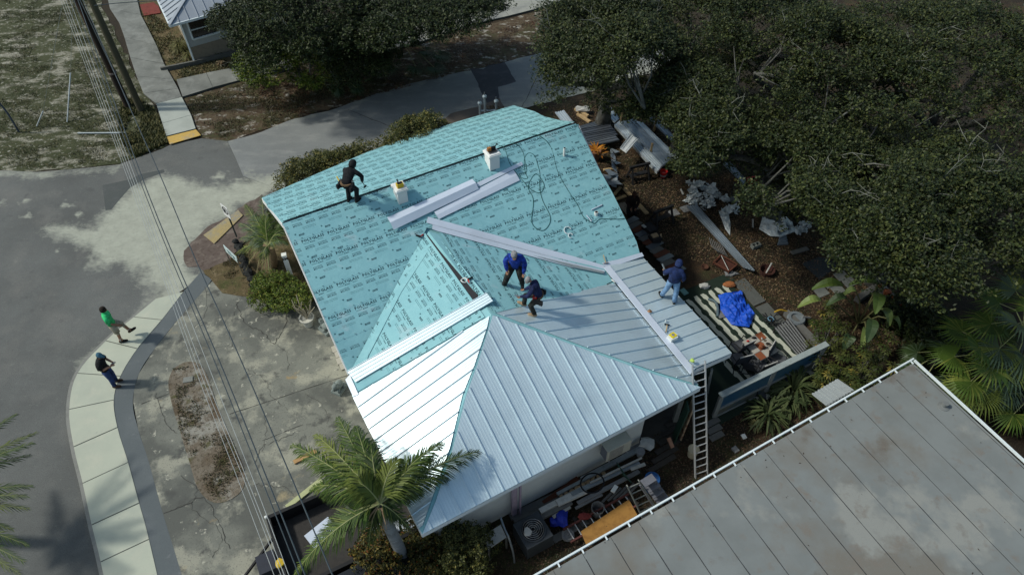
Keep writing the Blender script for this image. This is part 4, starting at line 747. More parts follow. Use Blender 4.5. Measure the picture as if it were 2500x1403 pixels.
# ------------------------------------------------------------------ vegetation
def leafmat(name, c, spec=0.35, tr=0.15):
    m = new_mat(name, c, 0.55, 0, spec*.6); b = m.node_tree.nodes['Principled BSDF']; n = m.node_tree
    f = noise_fac(n, 0.9, 0.35, 0.7, 4, w=2); n.links.new(mixc(n, f, c, tuple(x*q for x, q in zip(c, (0.62, 0.7, 0.8)))), b.inputs['Base Color']); return m
OAK = [leafmat('oak_leaf', (0.023, 0.034, 0.009)), leafmat('oak_leaf_olive', (0.043, 0.049, 0.011)), leafmat('oak_leaf_dark', (0.013, 0.020, 0.007)), leafmat('oak_leaf_pale', (0.065, 0.078, 0.020))]
PINE = [leafmat('dark_leaf', (0.018, 0.030, 0.007)), leafmat('olive_leaf', (0.036, 0.047, 0.010)), leafmat('deep_leaf', (0.010, 0.015, 0.006)), leafmat('grey_leaf', (0.040, 0.052, 0.016))]
BRIGHT = [leafmat('bright_leaf', (0.085, 0.125, 0.012)), leafmat('bright_leaf_b', (0.13, 0.17, 0.02)), leafmat('mid_leaf', (0.035, 0.052, 0.010)), leafmat('yellow_leaf', (0.19, 0.17, 0.03))]
HEDGE = [leafmat('hedge_leaf', (0.060, 0.068, 0.016)), leafmat('hedge_leaf_b', (0.10, 0.10, 0.028)), leafmat('hedge_leaf_dark', (0.024, 0.03, 0.010)), leafmat('hedge_leaf_gold', (0.21, 0.165, 0.035))]
DRYM = [leafmat('dry_leaf', (0.16, 0.11, 0.06)), leafmat('dry_leaf_b', (0.09, 0.055, 0.03)), leafmat('dry_leaf_c', (0.24, 0.19, 0.12)), leafmat('dry_leaf_d', (0.05, 0.03, 0.018))]
CROTON = [leafmat('croton_leaf', (0.055, 0.055, 0.012)), leafmat('croton_gold', (0.17, 0.12, 0.022)), leafmat('croton_dark', (0.03, 0.032, 0.010)), leafmat('croton_red', (0.20, 0.06, 0.02))]
m_bark = mat('grey_bark', (0.095, 0.095, 0.085), [((0.05, 0.048, 0.042), 3, 0.45, 0.65, 8), ((0.16, 0.165, 0.16), 6, 0.58, 0.7, 8)], 0.95, bump=(20, .8, .03))
m_twig = plain('bare_twig', (0.13, 0.135, 0.115), 0.9, var=.2)
def leaf_mesh(name, C, size, mats, w=(.45, .25, .2, .1), up=0.5, aspect=0.5, out=None):
    """C (n,3) leaf centres -> one folded-diamond quad each, random tilt"""
    n = len(C); C = np.asarray(C, float); nrm = rng.normal(size=(n, 3)); nrm /= np.linalg.norm(nrm, axis=1)[:, None]; nrm[:, 2] = np.abs(nrm[:, 2])+up
    if out is not None: nrm += out
    nrm /= np.linalg.norm(nrm, axis=1)[:, None]; a = rng.normal(size=(n, 3)); a -= nrm*(a*nrm).sum(1)[:, None]; a /= np.linalg.norm(a, axis=1)[:, None]; b = np.cross(nrm, a)
    s = size*rng.uniform(0.65, 1.3, n)[:, None]; V = np.stack([C-a*s*.5, C+b*s*aspect*.5, C+a*s*.5, C-b*s*aspect*.5], 1).reshape(-1, 3)
    F = np.arange(4*n).reshape(n, 4); return np_mesh(name, V, F, mats, rng.choice(len(mats), n, p=np.array(w)/sum(w)))
def attach(me, name, parent=None, world=True, kind=None):
    if parent is not None and world:
        L = wloc(parent); me.transform(Matrix.Translation(-L))
    o = link(bpy.data.objects.new(name, me)); o.parent = parent
    if kind: o['kind'] = kind
    return o
def clump_pts(cs, rs, per, flat=0.6):
    out = []
    for c, r in zip(cs, rs):
        n = max(6, int(per*r*r)); d = rng.normal(size=(n, 3)); d /= np.linalg.norm(d, axis=1)[:, None]; q = rng.uniform(0.35, 1.0, n)**0.5
        # small sub-clusters so the mass breaks into twigs
        k = max(3, n//14); sc = rng.normal(size=(k, 3)); sc /= np.linalg.norm(sc, axis=1)[:, None]; sc *= (rng.uniform(.45, 1, k)**.5)[:, None]; pick = rng.integers(0, k, n)
        p = sc[pick]+d*q[:, None]*0.30; p[:, 2] *= flat; out.append(np.array(c)+p*r)
    return np.concatenate(out)
def tree(label, cat, base, H_, pxpoly, n_cl, zlo, zhi, cr, per, mats, w, leaf=0.085, name='oak_tree', limbs=7, twigs=40, group=None, gap=0.0, seed=0, trunk_r=.3, flat=.6, ctr=None, others=None, rmax=9, dome=.35):
    t = thing(name, label, cat, base, group=group); rr = random.Random(seed); base = Vector(base); c0 = Vector(ctr if ctr else base); cs, rs = [], []; tries = 0
    while len(cs) < n_cl and tries < n_cl*60:
        tries += 1; a = rr.uniform(0, 2*PI); q = rmax*math.sqrt(rr.random()); x, y = c0.x+q*math.cos(a), c0.y+q*math.sin(a)
        if others and any((x-u)**2+(y-v)**2 < q*q for u, v in others): continue
        lay = rr.random(); top = zhi*(1-dome*(q/rmax)**2)+0.8*noise.noise(Vector((x*.35, y*.35, seed)))
        z = top if lay < .62 else zlo+(top-zlo)*rr.random()
        px, py = proj((x, y, z))
        if pxpoly and not inpoly(px, py, pxpoly): continue
        if noise.noise(Vector((x*.55, y*.55, seed+z*.3))) < gap: continue
        cs.append((x, y, z)); rs.append(cr*rr.uniform(.6, 1.25))
    P = clump_pts(cs, rs, per, flat); out = None; attach(leaf_mesh('crown', P, leaf, mats, w), 'crown', t)
    tb = MB(); bb = MB(); tw = MB(); fork = base+Vector((0, 0, min(2.2, H_*.35))); tb.tube([base-Vector((0, 0, .1)), base.lerp(fork, .3)+Vector((.06, .04, 0)), fork], [trunk_r*1.35, trunk_r, trunk_r*.85], 10); nodes = []
    for i in range(limbs):
        a = 2*PI*i/limbs+rr.uniform(-.35, .35); q = rmax*rr.uniform(.45, .8); e = c0+Vector((q*math.cos(a), q*math.sin(a), 0)); e.z = zhi*(1-dome*(q/rmax)**2)-rr.uniform(.1, .7); m = fork.lerp(e, .45)+Vector((rr.uniform(-.6, .6), rr.uniform(-.6, .6), rr.uniform(.2, 1.0)))
        P3 = smoothline([fork, fork.lerp(m, .5)+Vector((rr.uniform(-.2, .2), rr.uniform(-.2, .2), .1)), m, m.lerp(e, .5)+Vector((rr.uniform(-.5, .5), rr.uniform(-.5, .5), rr.uniform(-.2, .3))), e], 4); r0 = trunk_r*.62
        
        if pxpoly:
            while len(P3) > 5 and not inpoly(*proj(P3[-1]), pxpoly): P3.pop()
        bb.tube(P3, [r0*(1-.82*k/len(P3)) for k in range(len(P3))], 7); nodes += P3[3:]
    for c, r in zip(cs, rs):
        if rr.random() < .10 and nodes:
            c = Vector(c); nd = min(nodes, key=lambda v: (v-c).length_squared); L = (nd-c).length
            if L < 2.2: m = nd.lerp(c, .5)+Vector((rr.uniform(-.25, .25), rr.uniform(-.25, .25), rr.uniform(-.1, .3)))*min(1, L/2); bb.tube([nd, m, c], [.035+.012*L, .028, .010], 5)
    for i in range(twigs):                                  # bare twigs breaking out of the leaves
        c = Vector(rr.choice(cs)); d = Vector((rr.gauss(0, 1), rr.gauss(0, 1), .9)).normalized(); p = c; L = rr.uniform(.5, 1.5); pts = [p]
        for k in range(4): d = (d+Vector((rr.gauss(0, .45), rr.gauss(0, .45), rr.gauss(0, .25)))).normalized(); p = p+d*L/4; pts.append(p)
        tw.tube(pts, [.022, .017, .013, .009, .005], 4, cap=False)
        for k in (1, 2, 3):
            e = pts[k]+Vector((rr.gauss(0, .25), rr.gauss(0, .25), rr.uniform(-.1, .25))); tw.tube([pts[k], pts[k].lerp(e, .5)+Vector((rr.gauss(0, .05), rr.gauss(0, .05), 0)), e], [.011, .008, .004], 4, cap=False)
    tb.build('trunk', m_bark, t, smooth=True); bb.build('branches', m_bark, t, kind='stuff', smooth=True)
    if tw.v: tw.build('bare_twigs', m_twig, t, kind='stuff')
    return t
# live oaks over the yard: outline of the whole grove in the photograph
GROVE = [(1345, -200), (1340, 60), (1332, 130), (1345, 200), (1330, 240), (1420, 222), (1455, 240), (1490, 262), (1560, 268), (1610, 262), (1690, 310), (1685, 365), (1665, 400), (1720, 405), (1790, 385), (1850, 430), (1830, 480), (1880, 530), (1920, 530), (1990, 500), (2060, 560), (2060, 620), (2110, 690), (2190, 700), (2290, 720), (2330, 700), (2400, 660), (2700, 640), (2700, -200)]
OC = [g(1490, 110, 7), g(1700, 290, 5.6), g(1780, 50, 7), g(2060, 160, 7), g(2010, 470, 5.6), g(2420, 130, 7.5), g(2320, 500, 6.5)]
OC2 = [(p.x, p.y) for p in OC]
spec = [('pale-twigged live oak whose crown overhangs the side street', 4.6), ('live oak with a low crown hanging over the stacked metal sheets', 4.6), ('live oak at the top edge behind the street oak', 4.6), ('live oak with large bare limbs in the middle of the grove', 5.0), ('live oak shading the grey stepping slabs', 4.6), ('live oak in the far upper right corner', 5.2), ('dark live oak behind the yellow-green fan palms', 5.0)]
for i, (c, (lab, rm)) in enumerate(zip(OC, spec)):
    tree(lab, 'tree', (c.x*1.05+.6, c.y+(5.0 if i in (0, 1, 4) else 3), 0), 7, GROVE, 600, 2.5, c.z+.6, .62, 400, OAK, (.42, .26, .22, .10), leaf=.105, seed=20+i, ctr=(c.x, c.y, 0), others=[o_ for j, o_ in enumerate(OC2) if j != i], rmax=rm+1.9, gap=-.10, twigs=20, limbs=8, trunk_r=.34, group='live oaks over the back yard')
# trees over the verge at the top
def bushpoly(*p): return list(p)
tree('tall dark tree beside the neighbour house roof, hiding its right side', 'tree', g(700, 95, 0), 6, [(520, -60), (518, 40), (545, 80), (560, 120), (600, 160), (690, 140), (800, 140), (905, 110), (910, -60)], 420, 1.2, 5.5, .65, 420, PINE, (.4, .3, .2, .1), leaf=.12, name='leafy_tree', seed=41, rmax=4.3, twigs=12, gap=-.5, trunk_r=.2, ctr=tuple(g(715, 45, 4)), group='trees along the upper footpath')
tree('tall dark tree in the middle of the upper verge, above the shaded palmetto', 'tree', g(1010, 110, 0), 7, [(850, -90), (870, 60), (880, 110), (925, 118), (950, 105), (985, 100), (1040, 75), (1090, 90), (1180, 60), (1215, 10), (1215, -90)], 480, 1.2, 5.0, .68, 420, PINE, (.34, .3, .28, .08), leaf=.12, name='leafy_tree', seed=42, rmax=5.2, twigs=10, gap=-.5, trunk_r=.2, ctr=tuple(g(1020, 40, 4)), group='trees along the upper footpath')
tree('bright green bushy tree leaning over the grey side footpath', 'tree', g(735, 205, 0), 4, [(580, 150), (600, 120), (650, 110), (740, 100), (800, 120), (850, 140), (830, 190), (760, 215), (690, 200), (640, 215), (600, 195), (575, 165)], 210, .5, 2.9, .42, 800, BRIGHT, (.42, .26, .22, .06), leaf=.10, name='bushy_tree', seed=43, rmax=3.4, twigs=5, gap=-.6, trunk_r=.1, ctr=tuple(g(715, 160, 1.5)))
tree('dull grey-green tree between the bright bush and the dark verge tree', 'tree', g(860, 190, 0), 4, [(770, 90), (830, 60), (960, 60), (970, 140), (930, 175), (880, 215), (820, 205), (790, 160)], 240, .5, 3.5, .5, 700, PINE, (.3, .4, .2, .1), leaf=.10, name='bushy_tree', seed=44, rmax=3.6, twigs=10, gap=-.55, trunk_r=.12, ctr=tuple(g(868, 140, 1.5)))
def shrub(label, pxpoly, zc, hgt_, n_cl, cr, per, mats, w, leaf=.07, name='shrub', seed=0, base=None, cat='shrub', group=None, solid=True, stems=6):
    n_cl = int(n_cl*2.2); leaf *= 1.2
    xs = [p[0] for p in pxpoly]; ys = [p[1] for p in pxpoly]; c = g((min(xs)+max(xs))/2, (min(ys)+max(ys))/2, zc); b = Vector(base) if base else Vector((c.x, c.y, 0)); rr = random.Random(seed); t = thing(name, label, cat, b, group=group); W_ = [g(x, y, zc) for x, y in pxpoly]; rm = max((v-c).length for v in W_)+.2; cs, rs, k = [], [], 0
    while len(cs) < n_cl and k < n_cl*80:
        k += 1; x = c.x+rr.uniform(-rm, rm); y = c.y+rr.uniform(-rm, rm); d = float(edge_dist(x, y, W_)); z = hgt_*(min(1, .35+d/(.5*cr*2.2)))*rr.uniform(.45, 1.0)
        if not inpoly(*proj((x, y, z)), pxpoly): continue
        cs.append((x, y, z)); rs.append(cr*rr.uniform(.7, 1.35))
    per *= 1.7
    attach(leaf_mesh('foliage', clump_pts(cs, rs, per, .75), leaf, mats, w), 'foliage', t); mb = MB()
    for c_ in cs[:stems*4:4]: e = Vector(c_); s_ = b+Vector(((e.x-b.x)*.5, (e.y-b.y)*.5, 0)); mb.tube([s_, s_.lerp(e, .5)+Vector((0, 0, .1)), e], [.03, .02, .008], 5)
    mb.build('stems', m_bark, t, kind='stuff'); return t
shrub('long olive hedge shrub against the left end of the far eave, by the side street', [(672, 452), (680, 425), (705, 405), (740, 385), (790, 372), (850, 362), (905, 350), (918, 362), (905, 378), (830, 400), (740, 440), (690, 462)], 1.1, 1.5, 70, .34, 700, HEDGE, (.4, .28, .2, .12), seed=1, group='hedge shrubs along the side street')
shrub('rounded green hedge shrub poking above the middle of the far eave', [(935, 368), (930, 345), (960, 315), (1000, 290), (1040, 278), (1078, 292), (1092, 310), (1060, 335), (980, 362)], 1.2, 1.8, 60, .34, 700, HEDGE, (.45, .28, .2, .07), seed=2, group='hedge shrubs along the side street')
shrub('dense round yellow-green shrub beside the driveway, left of the potted cactus', [(612, 745), (618, 700), (640, 668), (690, 672), (725, 692), (758, 722), (740, 745), (690, 750), (650, 752)], .6, 1.1, 75, .26, 1200, BRIGHT, (.40, .2, .3, .10), leaf=.06, seed=3)
shrub('red-gold croton bush at the bottom edge, left of the palm trunk', [(872, 1420), (868, 1360), (890, 1310), (930, 1290), (960, 1300), (985, 1400), (1010, 1430), (940, 1460)], .8, 1.5, 70, .24, 1300, CROTON, (.35, .3, .25, .1), leaf=.065, seed=4)
shrub('green shrub between the palm trunk and the rose bush', [(985, 1290), (1010, 1270), (1060, 1300), (1080, 1340), (1090, 1420), (1080, 1460), (1000, 1460), (985, 1380)], .7, 1.3, 70, .25, 1100, CROTON, (.45, .1, .4, .05), leaf=.06, seed=5)
shrub('loose rose bush with small red flowers beside the white bench', [(1080, 1300), (1100, 1258), (1130, 1272), (1165, 1300), (1200, 1290), (1206, 1340), (1190, 1390), (1160, 1430), (1090, 1440), (1070, 1380)], .9, 1.7, 75, .24, 1000, HEDGE, (.3, .35, .3, .05), leaf=.055, seed=6, cat='rose bush', name='rose_bush', stems=14)
shrub('small dry shrub at the foot of the dark fire-lit clumps by the hydrant', [(1180, 280), (1190, 262), (1215, 255), (1235, 266), (1222, 285)], .4, .5, 12, .2, 700, DRYM, (.3, .2, .3, .2), leaf=.06, seed=7)
for i, (poly, z, lab) in enumerate([([(2080, 800), (2040, 760), (2060, 700), (1990, 770), (1975, 840), (1990, 880), (2040, 920), (2070, 880)], 1.2, 'yellow-green umbrella shrub behind the slatted bench'), ([(2085, 850), (2070, 900), (2080, 960), (2130, 940), (2190, 900), (2185, 830), (2160, 800), (2110, 820)], 1.3, 'umbrella shrub nearest the corner of the flat grey roof'), ([(2000, 890), (1990, 930), (2040, 960), (2090, 985), (2110, 950), (2070, 900)], .9, 'gold-tipped umbrella shrub above the white awning')]):
    # whorled leaves on short stems
    W_ = [g(x, y, z) for x, y in poly]; c = sum(W_, Vector())/len(W_); t = thing('umbrella_shrub', lab, 'shrub', (c.x, c.y, 0), group='umbrella shrubs by the flat roof'); rr = random.Random(i+60); V, F, M = [], [], []; mb = MB(); n = 0
    while n < 75:
        x, y = c.x+rr.uniform(-2, 2), c.y+rr.uniform(-2, 2); zz = z*rr.uniform(.55, 1.15)
        if not inpoly(*proj((x, y, zz)), poly): continue
        n += 1; ph = rr.uniform(0, 6); mt = rr.choices(range(4), (.5, .28, .14, .08))[0]
        for k in range(8):
            a = ph+k*PI/4; d = np.array([math.cos(a), math.sin(a), -.15+.2*rr.random()]); s_ = np.array([-d[1], d[0], 0]); p = np.array([x, y, zz]); L = rr.uniform(.16, .24); b_ = len(V); V += [p+d*.04, p+d*L*.55+s_*.032, p+d*L-np.array([0, 0, .05]), p+d*L*.55-s_*.032]; F.append((b_, b_+1, b_+2, b_+3)); M.append(mt)
        if n % 6 == 0: mb.tube([(c.x, c.y, 0), (x, y, zz)], [.03, .01], 5)
    attach(np_mesh('foliage', V, F, [HEDGE[0], BRIGHT[2], HEDGE[2], HEDGE[3]], M), 'foliage', t); mb.build('stems', m_bark, t, kind='stuff')
# dark undergrowth round the grove edge
for i, (poly, lab) in enumerate([([(2150, 760), (2200, 730), (2290, 760), (2330, 820), (2300, 900), (2240, 870), (2200, 800)], 'low dark undergrowth between the timber-edged pit and the fan palms'), ([(2240, 870), (2300, 900), (2400, 960), (2500, 1040), (2560, 1100), (2560, 1010), (2420, 900), (2300, 830)], 'dark undergrowth strip along the right edge of the flat grey roof')]):
    shrub(lab, poly, .5, .7, 70, .4, 420, PINE, (.35, .25, .3, .1), leaf=.10, seed=80+i, name='undergrowth_shrub')

# --- palms
m_fr = [leafmat('palm_green', (0.060, 0.100, 0.015)), leafmat('palm_dark', (0.028, 0.048, 0.012)), leafmat('palm_yellow', (0.13, 0.155, 0.028)), leafmat('palm_grey', (0.075, 0.105, 0.055))]
m_rach = plain('rachis', (0.22, 0.23, 0.10), .7); m_dry = plain('dry_frond', (0.24, 0.17, 0.10), .9, var=.4)
def frond(a, tip, arch, ll, mats, par, name='frond', n=46, droop=.55, wob=0, mi=0, seed=0, w=.034, spread=1.0, label=None):
    a, tip = Vector(a), Vector(tip); c = a.lerp(tip, .5)+Vector((0, 0, arch)); rr = random.Random(seed); P = [(1-t)**2*a+2*t*(1-t)*c+t*t*tip for t in [i/14 for i in range(15)]]; mb = MB(); mb.tube(P, [.026*(1-.85*i/14) for i in range(15)], 5, 1, cap=False); V = []; F = []; M = []
    for i in range(n):
        t = .10+.90*(i+.5)/n; p = (1-t)**2*a+2*t*(1-t)*c+t*t*tip; d = (2*(1-t)*(c-a)+2*t*(tip-c)).normalized(); s = d.cross(Vector((0, 0, 1))).normalized(); L = ll*(math.sin(PI*min(1, .16+.84*t*.96))**.6)*rr.uniform(.8, 1.12)
        for sg in (-1, 1):
            dd = (s*sg*(1.0-.45*t)*spread+d*(.55+.75*t)+Vector((rr.uniform(-.12, .12), rr.uniform(-.12, .12), -.12+rr.uniform(-.3, .3)))).normalized(); e1 = p+dd*L*.5; e2 = e1+(dd+Vector((rr.uniform(-.15, .15), rr.uniform(-.15, .15), -droop))).normalized()*L*.5; q = d*w*.5; k = len(V)
            V += [p-q, p+q, e1+q*.9, e1-q*.9, e2]; F += [(k, k+1, k+2, k+3), (k+3, k+2, k+4)]; m_ = mi if rr.random() < .7 else (2 if rr.random() < .4 else (mi+1) % 2); M += [m_, m_]
    mb.m = [4]*len(mb.m); k = len(mb.v); mb.v += [tuple(v) for v in V]; mb.f += [tuple(k+i for i in f) for f in F]; mb.m += M
    return mb.build(name, list(mats)+[m_rach], par, label=label)
# foreground feather palm
pb = g(992, 1392, 0); tz = hgt(pb, 1252); qp = thing('feather_palm', 'feather palm', 'palm tree', pb)
qp['label'] = 'feather palm whose crown overlaps the near corner of the white metal roof'
top = g(930, 1235, tz)
m_ptr = mat('palm_trunk', (0.23, 0.24, 0.25), [((0.16, 0.165, 0.17), 4, .45, .65, 6, (.3, .3, 3)), ((.30, .31, .32), 9, .55, .7)], .9, bump=(12, .6, .03))
MB().tube(smoothline([pb-Vector((0, 0, .1)), pb.lerp(top, .35)+Vector((.05, 0, 0)), pb.lerp(top, .75), top], 6), [.20, .19, .18, .17, .17, .165, .165, .16, .16, .155, .15, .15, .15, .15, .15, .14, .14, .13, .12], 12).build('trunk', m_ptr, qp, smooth=True)
mb = MB(); rr = random.Random(5)
for i in range(60): a = rr.uniform(0, 2*PI); e = top+Vector((math.cos(a)*rr.uniform(.25, .55), math.sin(a)*rr.uniform(.25, .55), rr.uniform(-.7, -.1))); mb.tube([top+Vector((math.cos(a)*.1, math.sin(a)*.1, .1)), top.lerp(e, .6)+Vector((0, 0, .12)), e], [.02, .014, .005], 4, cap=False)
mb.build('old_fibre', m_dry, qp, kind='stuff')
crown = top+Vector((0, 0, .15)); tzz = tz+.1
for i, (px, py, dz, arch, ll, mi) in enumerate([(714, 1085, -.2, .55, .50, 0), (825, 1018, -.1, .8, .50, 0), (1168, 1100, -.3, .7, .50, 1), (718, 1402, -1.2, .9, .52, 0), (1052, 1118, .2, .7, .42, 2), (770, 1130, -.4, .9, .5, 0), (905, 1075, .4, .6, .42, 1), (1030, 1200, -.6, .5, .4, 1), (860, 1150, .3, .6, .45, 2), (970, 1120, .5, .5, .42, 2), (1000, 1290, -1.0, .5, .34, 1), (820, 1290, -1.1, .6, .42, 0), (790, 1210, -.8, .8, .45, 1), (900, 1330, -1.2, .5, .36, 1), (1110, 1165, -.9, .8, .38, 1), (770, 1060, -.1, .7, .45, 2), (760, 1190, -.5, .9, .45, 0), (880, 1180, .7, .4, .4, 2), (870, 1040, .3, .7, .42, 0), (760, 1330, -1.0, .8, .45, 1), (1080, 1080, .2, .7, .42, 0)]):
    frond(crown, g(px, py, tzz+dz), arch, ll*1.5, m_fr, qp, n=84, mi=mi, seed=i, droop=.95)
# pindo palm by the signs
pd = g(660, 650, 0); pp = thing('clumping_palm', 'grey-green feather palm with dead lower fronds beside the street sign', 'palm tree', pd); topp = g(655, 600, 1.5)
MB().tube([pd, pd.lerp(topp, .5), topp], [.3, .28, .2], 10).build('trunk', m_dry, pp)
rr = random.Random(11)
for i, (px, py, dz, mi) in enumerate([(585, 545, .1, 3), (600, 500, .3, 0), (640, 480, .4, 3), (590, 580, -.3, 3), (690, 540, .6, 0), (705, 548, .3, 3), (610, 600, -.5, 3), (650, 530, .9, 0), (575, 620, -.9, 2), (700, 590, .2, 3), (700, 560, .5, 1), (620, 525, .5, 3), (670, 505, .5, 3), (640, 650, -.6, 1)]):
    frond(topp, g(px, py, 1.5+dz), .45, .52, m_fr, pp, n=60, mi=mi, seed=50+i, droop=.5, w=.03)
for i, (px, py) in enumerate([(625, 680), (650, 700), (670, 690), (600, 660), (640, 690), (665, 720)]): frond(topp, g(px, py, .35), .5, .3, [m_dry]*4, pp, name='dead_frond', n=26, seed=80+i, droop=.9, w=.02)
# fan palms
def fan(par, a, tip, mats, n=30, R_=.75, seed=0, mi=0, spanr=2.3, name='fan_leaf', dr=.5):
    a, tip = Vector(a), Vector(tip); rr = random.Random(seed); m = a.lerp(tip, .5)+Vector((0, 0, .25)); mb = MB(); mb.tube([a, m, tip], [.02, .016, .012], 5, 4, cap=False); d = (tip-m).normalized(); s = d.cross(Vector((0, 0, 1))).normalized()
    for i in range(n):
        t = (i+.5)/n-.5; an = t*2*spanr; L = R_*(1-.25*abs(t)*1.6)*rr.uniform(.9, 1.08); dd = (d*math.cos(an)+s*math.sin(an)).normalized()+Vector((0, 0, .10+.2*math.cos(an))); dd.normalize(); q = dd.cross(Vector((0, 0, 1))).normalized()*.020
        e1 = tip+dd*L*.55; e2 = e1+(dd+Vector((0, 0, -dr*rr.uniform(.6, 1.5)))).normalized()*L*.45; k = len(mb.v); mb.v += [tuple(v) for v in (tip, e1+q*1.5+Vector((0, 0, .008)), e1-q*1.5, e2)]; mb.f += [(k, k+1, k+3, k+2)]; mb.m += [mi if rr.random() < .75 else 2]
    return mb.build(name, list(mats)+[m_rach], par)
def fanpalm(label, bpx, tpx, tz_, leaves, R_, rtr=.16, group=None, name='fan_palm', mats=None, cat='palm tree'):
    b = g(*bpx, 0); t = thing(name, label, cat, b, group=group); tp = g(*tpx, tz_); MB().tube([b, b.lerp(tp, .5), tp], [rtr*1.2, rtr, rtr], 9).build('trunk', m_bark, t)
    for i, (px, py, dz, mi) in enumerate(leaves): fan(t, tp, g(px, py, tz_+dz), mats or m_fr, R_=R_, seed=int(px+py)+i, mi=mi)
    return t
fanpalm('yellow-green fan palm nearest the corner of the flat grey roof', (2400, 960), (2430, 880), 2.2, [(2350, 810, .3, 0), (2330, 870, .1, 0), (2370, 930, -.1, 0), (2440, 820, .5, 0), (2400, 960, -.4, 2), (2350, 960, -.5, 2), (2455, 935, -.2, 3), (2395, 850, .6, 0), (2420, 900, .4, 0)], .95, group='fan palms at the right edge')
fanpalm('tall green fan palm cut by the right edge of the photo', (2480, 860), (2500, 800), 3.0, [(2440, 740, .4, 0), (2420, 790, .1, 0), (2480, 710, .5, 3), (2530, 760, .5, 0), (2440, 850, -.1, 3), (2500, 870, -.2, 3), (2560, 820, .2, 0), (2485, 790, .7, 3), (2470, 900, -.5, 3)], 1.0, group='fan palms at the right edge')
fanpalm('low fan palm half hidden below the taller ones, at the right edge', (2500, 1010), (2505, 980), 1.2, [(2460, 960, .2, 3), (2475, 1010, -.1, 0), (2520, 930, .3, 3), (2540, 1000, .1, 0)], .8, group='fan palms at the right edge')
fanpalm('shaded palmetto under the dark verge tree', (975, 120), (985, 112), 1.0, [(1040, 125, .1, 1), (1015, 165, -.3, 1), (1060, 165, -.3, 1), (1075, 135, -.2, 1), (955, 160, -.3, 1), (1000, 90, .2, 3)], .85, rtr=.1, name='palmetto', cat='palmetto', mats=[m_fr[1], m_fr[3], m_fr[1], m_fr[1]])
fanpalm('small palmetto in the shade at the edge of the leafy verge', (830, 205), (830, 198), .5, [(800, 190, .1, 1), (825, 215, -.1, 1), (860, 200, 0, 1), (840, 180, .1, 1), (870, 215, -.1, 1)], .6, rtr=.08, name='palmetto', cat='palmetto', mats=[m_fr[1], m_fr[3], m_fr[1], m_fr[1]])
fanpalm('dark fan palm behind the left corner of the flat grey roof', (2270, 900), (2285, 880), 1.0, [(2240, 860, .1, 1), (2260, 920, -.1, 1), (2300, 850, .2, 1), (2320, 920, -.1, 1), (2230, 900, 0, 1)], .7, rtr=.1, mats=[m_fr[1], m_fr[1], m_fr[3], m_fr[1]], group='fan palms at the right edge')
# big palm tops poking into the left edge (close to the drone)
lp = thing('street_palm', 'feather palm crowns cut by the lower left edge of the photo', 'palm tree', g(-225, 1320, 0)); lp['label'] = 'feather palm cut by the lower left edge of the photo, only frond tips showing'
ltp = g(-230, 1235, 2.6); MB().tube([g(-225, 1320, 0), g(-228, 1280, 1.2), ltp], [.25, .2, .18], 10).build('trunk', m_bark, lp)
for i, (px, py, dz, mi) in enumerate([(88, 1055, -.3, 2), (78, 1185, -.2, 0), (70, 1330, -.5, 0), (40, 1010, 0, 0), (72, 1110, -.1, 1), (50, 1400, -.6, 2), (80, 1080, .1, 0), (66, 1210, 0, 1), (60, 1370, -.3, 0), (70, 1240, -.3, 2), (-200, 1100, 0, 0), (-230, 1300, 0, 0), (-100, 1420, -.3, 1), (30, 1290, -.6, 0)]): frond(ltp, g(px, py, 2.6+dz), .45, .50, m_fr, lp, n=60, mi=mi, seed=200+i, droop=.6)
# strap-leaved clumps by the fence
def strap(label, bpx, n, L, mats, seed=0, z=.1, name='spiky_clump', cat='plant', w=.03, group=None):
    b = g(*bpx, z); rr = random.Random(seed); mb = MB()
    for i in range(n):
        a = rr.uniform(0, 2*PI); el = rr.uniform(.25, 1.2); q = L*rr.uniform(.7, 1.1); d = Vector((math.cos(a)*math.cos(el), math.sin(a)*math.cos(el), math.sin(el))); s = Vector((-math.sin(a), math.cos(a), 0))*w; e1 = b+d*q*.5; e2 = e1+(d+Vector((0, 0, -.9))).normalized()*q*.35; e3 = e2+(d+Vector((0, 0, -1.9))).normalized()*q*.2; k = len(mb.v)
        mb.v += [tuple(v) for v in (b-s*.6, b+s*.6, e1+s, e1-s, e2+s*.7, e2-s*.7, e3)]; mb.f += [(k, k+1, k+2, k+3), (k+3, k+2, k+4, k+5), (k+5, k+4, k+6)]; m_ = rr.randrange(2); mb.m += [m_]*3
    return solo(mb, name, mats, label, cat, group)
STR = [leafmat('strap_leaf', (0.045, 0.062, 0.022)), leafmat('strap_leaf_b', (0.075, 0.090, 0.035))]
strap('large arching strap-leaved clump in front of the blue fence panels', (1935, 955), 110, 1.25, STR, 1, group='strap-leaved clumps by the fence'); strap('lower strap-leaved clump between the fence and the flat roof', (1870, 1015), 80, 1.05, STR, 2, group='strap-leaved clumps by the fence'); strap('strap-leaved clump nearest the white awning', (1925, 985), 60, .95, STR, 3, group='strap-leaved clumps by the fence')
strap('small dried coil of grass on the bare soil by the flat roof', (1845, 1040), 40, .35, [leafmat('coil', (.12, .11, .05)), leafmat('coil_b', (.07, .07, .03))], 4)
GR = [leafmat('tall_grass', (0.16, 0.14, 0.05)), leafmat('tall_grass_b', (0.10, 0.10, 0.03))]
strap('fluffy yellow ornamental grass beside the neighbour house corner', (443, 118), 160, .9, GR, 5, w=.012); strap('smaller yellow grass clump at the foot of the neighbour house', (462, 140), 90, .6, GR, 6, w=.012)
strap('dark spiky plant below the neighbour window', (528, 130), 26, .6, STR, 7, w=.03); strap('pale dry spiky plant near the side footpath', (540, 158), 26, .4, [DRYM[0], DRYM[2]], 8)
